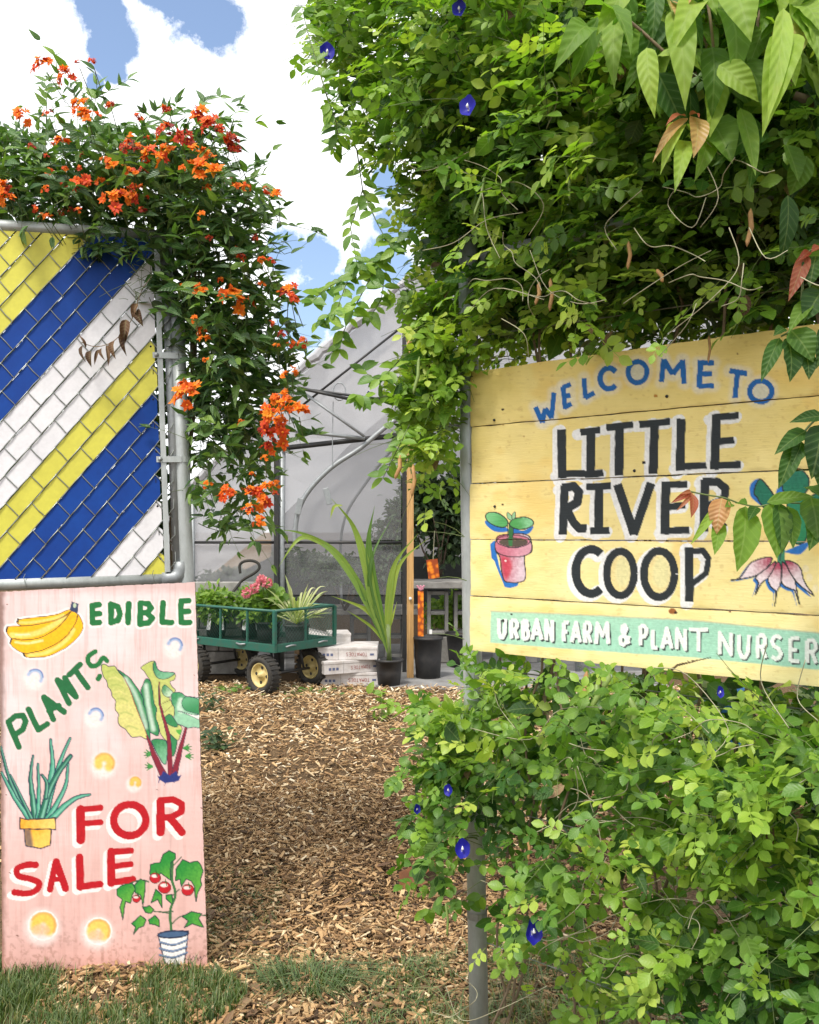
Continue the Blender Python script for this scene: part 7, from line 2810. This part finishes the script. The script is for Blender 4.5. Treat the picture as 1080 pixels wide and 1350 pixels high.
    # flowers: (px, py, width in px, darkness)
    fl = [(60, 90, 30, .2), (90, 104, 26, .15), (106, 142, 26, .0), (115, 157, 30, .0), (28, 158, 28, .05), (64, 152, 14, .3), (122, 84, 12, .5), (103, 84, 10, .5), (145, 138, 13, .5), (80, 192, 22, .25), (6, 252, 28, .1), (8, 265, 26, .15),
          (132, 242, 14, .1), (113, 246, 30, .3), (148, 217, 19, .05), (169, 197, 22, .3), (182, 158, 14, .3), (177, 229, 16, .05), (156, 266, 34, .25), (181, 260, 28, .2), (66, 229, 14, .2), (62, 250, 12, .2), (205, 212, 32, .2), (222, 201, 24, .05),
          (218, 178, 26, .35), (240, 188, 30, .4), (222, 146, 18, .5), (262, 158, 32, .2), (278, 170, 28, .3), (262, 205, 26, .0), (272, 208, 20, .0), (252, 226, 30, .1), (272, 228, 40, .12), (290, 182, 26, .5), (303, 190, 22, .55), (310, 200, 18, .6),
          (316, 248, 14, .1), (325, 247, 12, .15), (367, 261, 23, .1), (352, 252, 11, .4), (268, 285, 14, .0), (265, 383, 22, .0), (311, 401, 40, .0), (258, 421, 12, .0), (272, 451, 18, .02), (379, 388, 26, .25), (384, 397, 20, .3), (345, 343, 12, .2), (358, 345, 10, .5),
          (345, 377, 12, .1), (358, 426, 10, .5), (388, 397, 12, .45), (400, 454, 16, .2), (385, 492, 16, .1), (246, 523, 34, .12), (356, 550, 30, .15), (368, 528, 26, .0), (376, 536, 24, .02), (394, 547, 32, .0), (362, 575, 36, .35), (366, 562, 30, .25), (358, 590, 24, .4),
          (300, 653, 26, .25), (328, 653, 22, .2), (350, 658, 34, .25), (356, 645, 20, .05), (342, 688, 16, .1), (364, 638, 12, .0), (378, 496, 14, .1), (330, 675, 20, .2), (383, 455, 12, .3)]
    for _ in range(46):
        x = random.uniform(10, 380)
        y = random.uniform(180, 290) if x < 230 else random.uniform(185, 660)
        if x > 330 and y < 250:
            continue
        fl.append((x, y, random.uniform(8, 13), random.choice((.05, .2, .4, .55))))
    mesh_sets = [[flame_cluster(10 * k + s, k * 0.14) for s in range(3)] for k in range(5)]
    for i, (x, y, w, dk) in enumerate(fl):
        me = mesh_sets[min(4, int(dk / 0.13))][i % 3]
        d = 2.76 + 0.06 * math.sin(i * 1.7)
        s = w / F * d / 2 / 0.78
        c = P(x, y, d)
        R = Matrix.Rotation(random.uniform(0, 6.28), 4, 'Z')
        Rt = Matrix.Rotation(random.uniform(0.4, 1.1), 4, 'X')
        Ry = Matrix.Rotation(random.uniform(-.5, .5), 4, 'Y')
        mm = Matrix.Translation(c) @ Ry @ Rt @ R @ Matrix.Diagonal((s, s, s, 1))
        link('flower_cluster', me, None, root, M=mm)
        b = c + Vector((random.uniform(-.02, .02), 0.12, -0.05))
        MB().tube([c - Vector((0, -0.012, 0.005)), b], 0.0013, 4, caps=False).build('flower_stalk', M['stem_green'], root)
    # leaves added behind the slats, tinted dark so the gaps look shaded
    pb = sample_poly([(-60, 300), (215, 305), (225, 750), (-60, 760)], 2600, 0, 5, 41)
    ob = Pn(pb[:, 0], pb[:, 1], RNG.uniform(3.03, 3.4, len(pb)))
    batch('dark_backing_foliage', T_LANCE, ob, RNG.normal(size=ob.shape), RNG.normal(size=ob.shape) * 0.7 + np.array([0, -0.6, 0.4]), RNG.uniform(0.05, 0.10, len(ob)), RNG.uniform(0.0, 0.5, len(ob)), M['flame_leaf'], root, 'stuff')
    # withered spray in front of the white slats
    Kz = 2.648
    Z2 = lambda x, y: (x / Kz, 270 + y / Kz)
    dp = 2.84
    for (a, b, w) in (((290, 490), (300, 550), 14), ((318, 510), (320, 568), 22), ((345, 505), (330, 560), 12), ((372, 490), (378, 565), 14), ((400, 475), (405, 540), 22), ((440, 400), (430, 500), 34), ((450, 430), (443, 530), 26), ((475, 370), (500, 425), 32), ((478, 345), (462, 400), 22), ((300, 500), (275, 455), 10), ((355, 500), (368, 545), 12)):
        (ax, ay), (bx, by) = Z2(*a), Z2(*b)
        big_leaf(ax, ay, dp, bx, by, dp - .01, w / Kz / F * dp, random.random() * 0.5, M['dry_leaf'], root, bend=0.3, fold=0.9, label='withered brown leaf')
    q = [tuple(P(*Z2(x, y), dp)) for x, y in [(285, 480), (330, 495), (380, 485), (420, 455), (460, 400), (480, 340), (500, 290), (530, 250)]]
    MB().tube(catmull(q, 4, False), 0.0014, 5).build('dry_stem', M['stem_brown'], root, sm=True)


build_flame_vine()


# ------------------------------------------------------------------ mulch, grass, litter
def mulch_material():
    t = NT('wood_chips')
    at = t.n('ShaderNodeAttribute', attribute_name='luv')
    sp = t.n('ShaderNodeSeparateXYZ')
    t.l(at.outputs['Vector'], sp.inputs[0])
    geo = t.n('ShaderNodeNewGeometry')
    n = t.noise(geo.outputs['Position'], 300, 3)
    w = t.math('ADD', sp.outputs[2], t.math('MULTIPLY_ADD', n.outputs['Fac'], 0.24, -0.12), clamp=True)
    c = t.ramp(w, [(0, (0.045, 0.028, 0.017)), (0.2, (0.14, 0.085, 0.045)), (0.45, (0.33, 0.195, 0.092)), (0.7, (0.51, 0.335, 0.165)), (0.88, (0.64, 0.50, 0.31)), (1, (0.76, 0.66, 0.49))])
    return t.finish(t.principled(c, 0.85, 0, 0.25).outputs[0])


M['chips'] = mulch_material()


def build_mulch():
    n1, n2 = 58000, 34000
    x = np.concatenate([RNG.uniform(-1.05, 0.9, n1), RNG.uniform(-3.2, 2.2, n2)])
    y = np.concatenate([2.25 + 2.4 * RNG.random(n1) ** 1.1, RNG.uniform(3.6, 7.15, n2)])
    # keep to what is in front of the slab
    k = ~((y > 6.95) & (x > -0.3)) & (y < 7.6)
    x, y = x[k], y[k]
    n = len(x)
    ln = RNG.gamma(2.6, 0.0062, n) + 0.006
    strand = RNG.random(n) < 0.16
    ln = np.where(strand, ln * 1.8, ln)
    ln = np.minimum(ln, 0.10)
    ln *= 1 + 0.45 * smooth(3.5, 6.5, y)
    wd = ln * RNG.uniform(0.10, 0.50, n)
    wd = np.where(strand, RNG.uniform(0.0012, 0.003, n), np.minimum(wd, 0.016))
    th = RNG.uniform(0.0012, 0.0045, n)
    z = gz(x, y) + RNG.random(n) ** 2 * 0.022
    a = RNG.uniform(0, 2 * np.pi, n)
    el = RNG.normal(size=n) * 0.32
    D = np.stack([np.cos(a) * np.cos(el), np.sin(a) * np.cos(el), np.sin(el)], 1)
    N = np.stack([RNG.normal(size=n) * 0.35, RNG.normal(size=n) * 0.35, np.ones(n)], 1)
    X, Y, Zv = frames(D, N)
    O = np.stack([x, y, z + 0.004], 1)
    # tapered splinter: 6 corners
    taper = RNG.uniform(0.25, 1.0, n)
    skew = RNG.uniform(-0.3, 0.3, n)
    cs = []
    for (u, v, w) in ((-1, -1, 0), (1, -1, 0), (1, 1, 0), (-1, 1, 0), (-1, -1, 1), (1, -1, 1), (1, 1, 1), (-1, 1, 1)):
        ww = wd / 2 * (np.where(v > 0, taper, 1.0))
        ll = ln / 2 * (1 + (skew if u > 0 else 0))
        cs.append(O + X * (u * ww)[:, None] + Y * (v * ll)[:, None] + Zv * (w * th)[:, None])
    V = np.stack(cs, 1).reshape(-1, 3)
    f = np.array([4, 5, 6, 7, 0, 1, 5, 4, 1, 2, 6, 5, 2, 3, 7, 6, 3, 0, 4, 7])
    flat = (f[None, :] + (np.arange(n) * 8)[:, None]).ravel()
    t = np.clip(RNG.beta(1.7, 1.7, n) + 0.14 * smooth(3.4, 5.6, y) - 0.05, 0, 1)  # far chips tinted lighter, imitating the sunlit stretch of path
    dapple_shade = fbm(x * 1.6 + 4, y * 1.6, 5, 3)
    t = np.clip(t - smooth(0.52, 0.7, dapple_shade) * 0.22 * smooth(4.8, 3.2, y), 0, 1)  # dappled shade on the near path, painted into the chip tint
    luv = np.zeros((n, 8, 3))
    luv[:, :, 2] = t[:, None]
    me = np_mesh('mulch', V, flat, np.full(n * 5, 4), luv.reshape(-1, 3), False)
    link('mulch', me, M['chips'], kind='stuff', label='tan and brown wood chip mulch covering the path').__setitem__('category', 'mulch')


build_mulch()


def grass(name, label, cx, cy, rx, ry, n, hmin, hmax, tint, lean=0.5, group=None, cat='grass', kind='stuff', dens=True, tuft=False, mat='grass'):
    a, r = RNG.uniform(0, 2 * np.pi, n), np.sqrt(RNG.random(n))
    x, y = cx + rx * r * np.cos(a), cy + ry * r * np.sin(a)
    if dens and not tuft:
        k = fbm(x * 6 + 2, y * 6, 3, 3) > RNG.uniform(0.28, 0.64, n)
        x, y = x[k], y[k]
    if tuft:
        x, y = cx + (x - cx) * 0.45, cy + (y - cy) * 0.45
    n = len(x)
    z = gz(x, y) - 0.003
    h = RNG.uniform(hmin, hmax, n) * RNG.uniform(0.6, 1, n)
    az = RNG.uniform(0, 2 * np.pi, n)
    if tuft:
        az = np.arctan2(y - cy, x - cx) + RNG.normal(size=n) * 0.7
    ln = RNG.uniform(0.1, 1.0, n) * lean * h
    b = np.stack([x, y, z], 1)
    out = np.stack([np.cos(az), np.sin(az), np.zeros(n)], 1)
    side = np.stack([-np.sin(az + RNG.normal(size=n)), np.cos(az), np.zeros(n)], 1)
    w = RNG.uniform(0.0010, 0.0022, n)
    P1 = b + out * (ln * 0.3)[:, None] + np.array([0, 0, 1.0]) * (h * 0.55)[:, None]
    P2 = b + out * ln[:, None] * 1.1 + np.array([0, 0, 1.0]) * (h * (1 - 0.35 * lean))[:, None]
    V = np.stack([b - side * w[:, None], b + side * w[:, None], P1 + side * (w * 0.85)[:, None], P1 - side * (w * 0.85)[:, None], P2], 1).reshape(-1, 3)
    f = np.array([0, 1, 2, 3])
    g = np.array([3, 2, 4])
    base = (np.arange(n) * 5)[:, None]
    flat = np.concatenate([(f[None] + base).ravel(), (g[None] + base).ravel()])
    sizes = np.concatenate([np.full(n, 4), np.full(n, 3)])
    luv = np.zeros((n, 5, 3))
    luv[:, :, 2] = np.clip(tint + RNG.normal(size=n) * 0.22 + np.where(RNG.random(n) < 0.12, 0.5, 0), 0, 1)[:, None]
    luv[:, :, 0] = 0.5
    me = np_mesh(name, V, flat, sizes, luv.reshape(-1, 3))
    o = link(name, me, M[mat], kind=kind, label=label)
    o['category'] = cat
    if group:
        o['group'] = group
    return o


grass('lawn_grass', 'green grass growing along the foot of the pink board', -1.05, 2.60, 0.58, 0.26, 26000, 0.03, 0.10, 0.42)
grass('lawn_grass', 'fine dry grass between the board foot and the wood chips', -0.62, 2.75, 0.30, 0.5, 3600, 0.02, 0.06, 0.6, 0.9)
grass('grass_tuft', 'dark green grass tuft in the wood chips at the bottom of the path', -0.30, 2.72, 0.30, 0.16, 620, 0.07, 0.15, 0.30, 1.6, cat='grass tuft', tuft=True)
grass('grass_tuft', 'dark grass tuft at the lower edge, left of the post foot', -0.03, 2.80, 0.26, 0.12, 260, 0.05, 0.10, 0.32, 1.6, cat='grass tuft', tuft=True)
grass('grass_patch', 'flattened greyish grass patch right beside the lower half of the pink board', -0.68, 3.35, 0.22, 0.34, 3400, 0.02, 0.055, 0.62, 1.3, cat='grass patch')
grass('verge_grass', 'thin grass under the vines at the foot of the right fence', 0.40, 2.50, 0.62, 0.45, 15000, 0.03, 0.09, 0.5, 1.0)
grass('straw_litter', 'pale dry straw scattered over the wood chips', -0.2, 3.0, 0.75, 0.6, 900, 0.02, 0.05, 0.97, 3.0)


def weeds():
    def weed(label, px, py, n, size, mat, tint, spread, h):
        d = None
        dd = 2.4
        for _ in range(20):      # find the ground under that spot
            q = P(px, py, dd)
            dd *= (CAM_Z - float(gz(q.x, q.y))) / (CAM_Z - q.z) if q.z < CAM_Z else 1
        c = P(px, py, dd)
        root = thing('weed', label, 'weed', tuple(c))
        O = np.array(c) + RNG.normal(size=(n, 3)) * np.array([spread, spread * 0.7, 0.001]) + np.array([0, 0, 1]) * RNG.uniform(0.01, h, n)[:, None]
        D = RNG.normal(size=(n, 3)) * np.array([1, 0.8, 0.35])
        batch('leaves', T_OVAL, O, D, RNG.normal(size=(n, 3)) * 0.3 + np.array([0, -0.3, 1]), size * RNG.uniform(0.6, 1.2, n), RNG.uniform(tint[0], tint[1], n), M[mat], root, 'stuff')
        st = [[np.array(c), O[i]] for i in range(0, n, 2)]
        mb = MB()
        for a in st:
            mb.tube(a, 0.0012, 3, caps=False)
        mb.build('stems', M['stem_green'], root)
    weed('dark leafy weed at the right edge of the pink board, upper one', 283, 990, 70, 0.05, 'shrub_leaf', (0.3, 0.8), 0.05, 0.12)
    weed('dark leafy weed at the right edge of the pink board under the cart wheel', 276, 940, 40, 0.05, 'shrub_leaf', (0.3, 0.8), 0.04, 0.12)
    weed('pale green seedling standing alone on the wood chips below the palm pot', 503, 950, 26, 0.075, 'bright_leaf', (0.6, 1.0), 0.035, 0.20)
    weed('small green weed on the chips at the cart wheel', 300, 912, 40, 0.05, 'bright_leaf', (0.1, 0.5), 0.10, 0.05)
    weed('low green weed among the chips right of the cart', 400, 915, 40, 0.045, 'bright_leaf', (0.1, 0.5), 0.16, 0.03)


weeds()
grass('dry_stalks', 'tangled dry stalks and thin weeds at the foot of the vines', 0.55, 2.35, 0.55, 0.35, 1500, 0.06, 0.22, 0.8, 1.4, cat='dry stalks')


def litter():
    """dry leaves strewn over the path"""
    n = 120
    x, y = RNG.uniform(-0.8, 0.6, n), RNG.uniform(2.35, 5.2, n)
    O = np.stack([x, y, gz(x, y) + RNG.uniform(0.016, 0.03, n)], 1)
    a = RNG.uniform(0, 6.28, n)
    D = np.stack([np.cos(a), np.sin(a), RNG.normal(size=n) * 0.2], 1)
    N = RNG.normal(size=(n, 3)) * 0.3 + np.array([0, 0, 1.0])
    o = batch('leaf_litter', [leaflet(0.3, d, w) for d, w in ((-0.3, 0.4), (0.2, 0.55), (0.5, 0.45))], O, D, N, RNG.uniform(0.03, 0.07, n), RNG.uniform(0.4, 1, n), M['dry_leaf'], None, 'stuff')
    tag(o, 'dry brown leaves strewn loosely over the wood chip path', 'leaf litter')


litter()
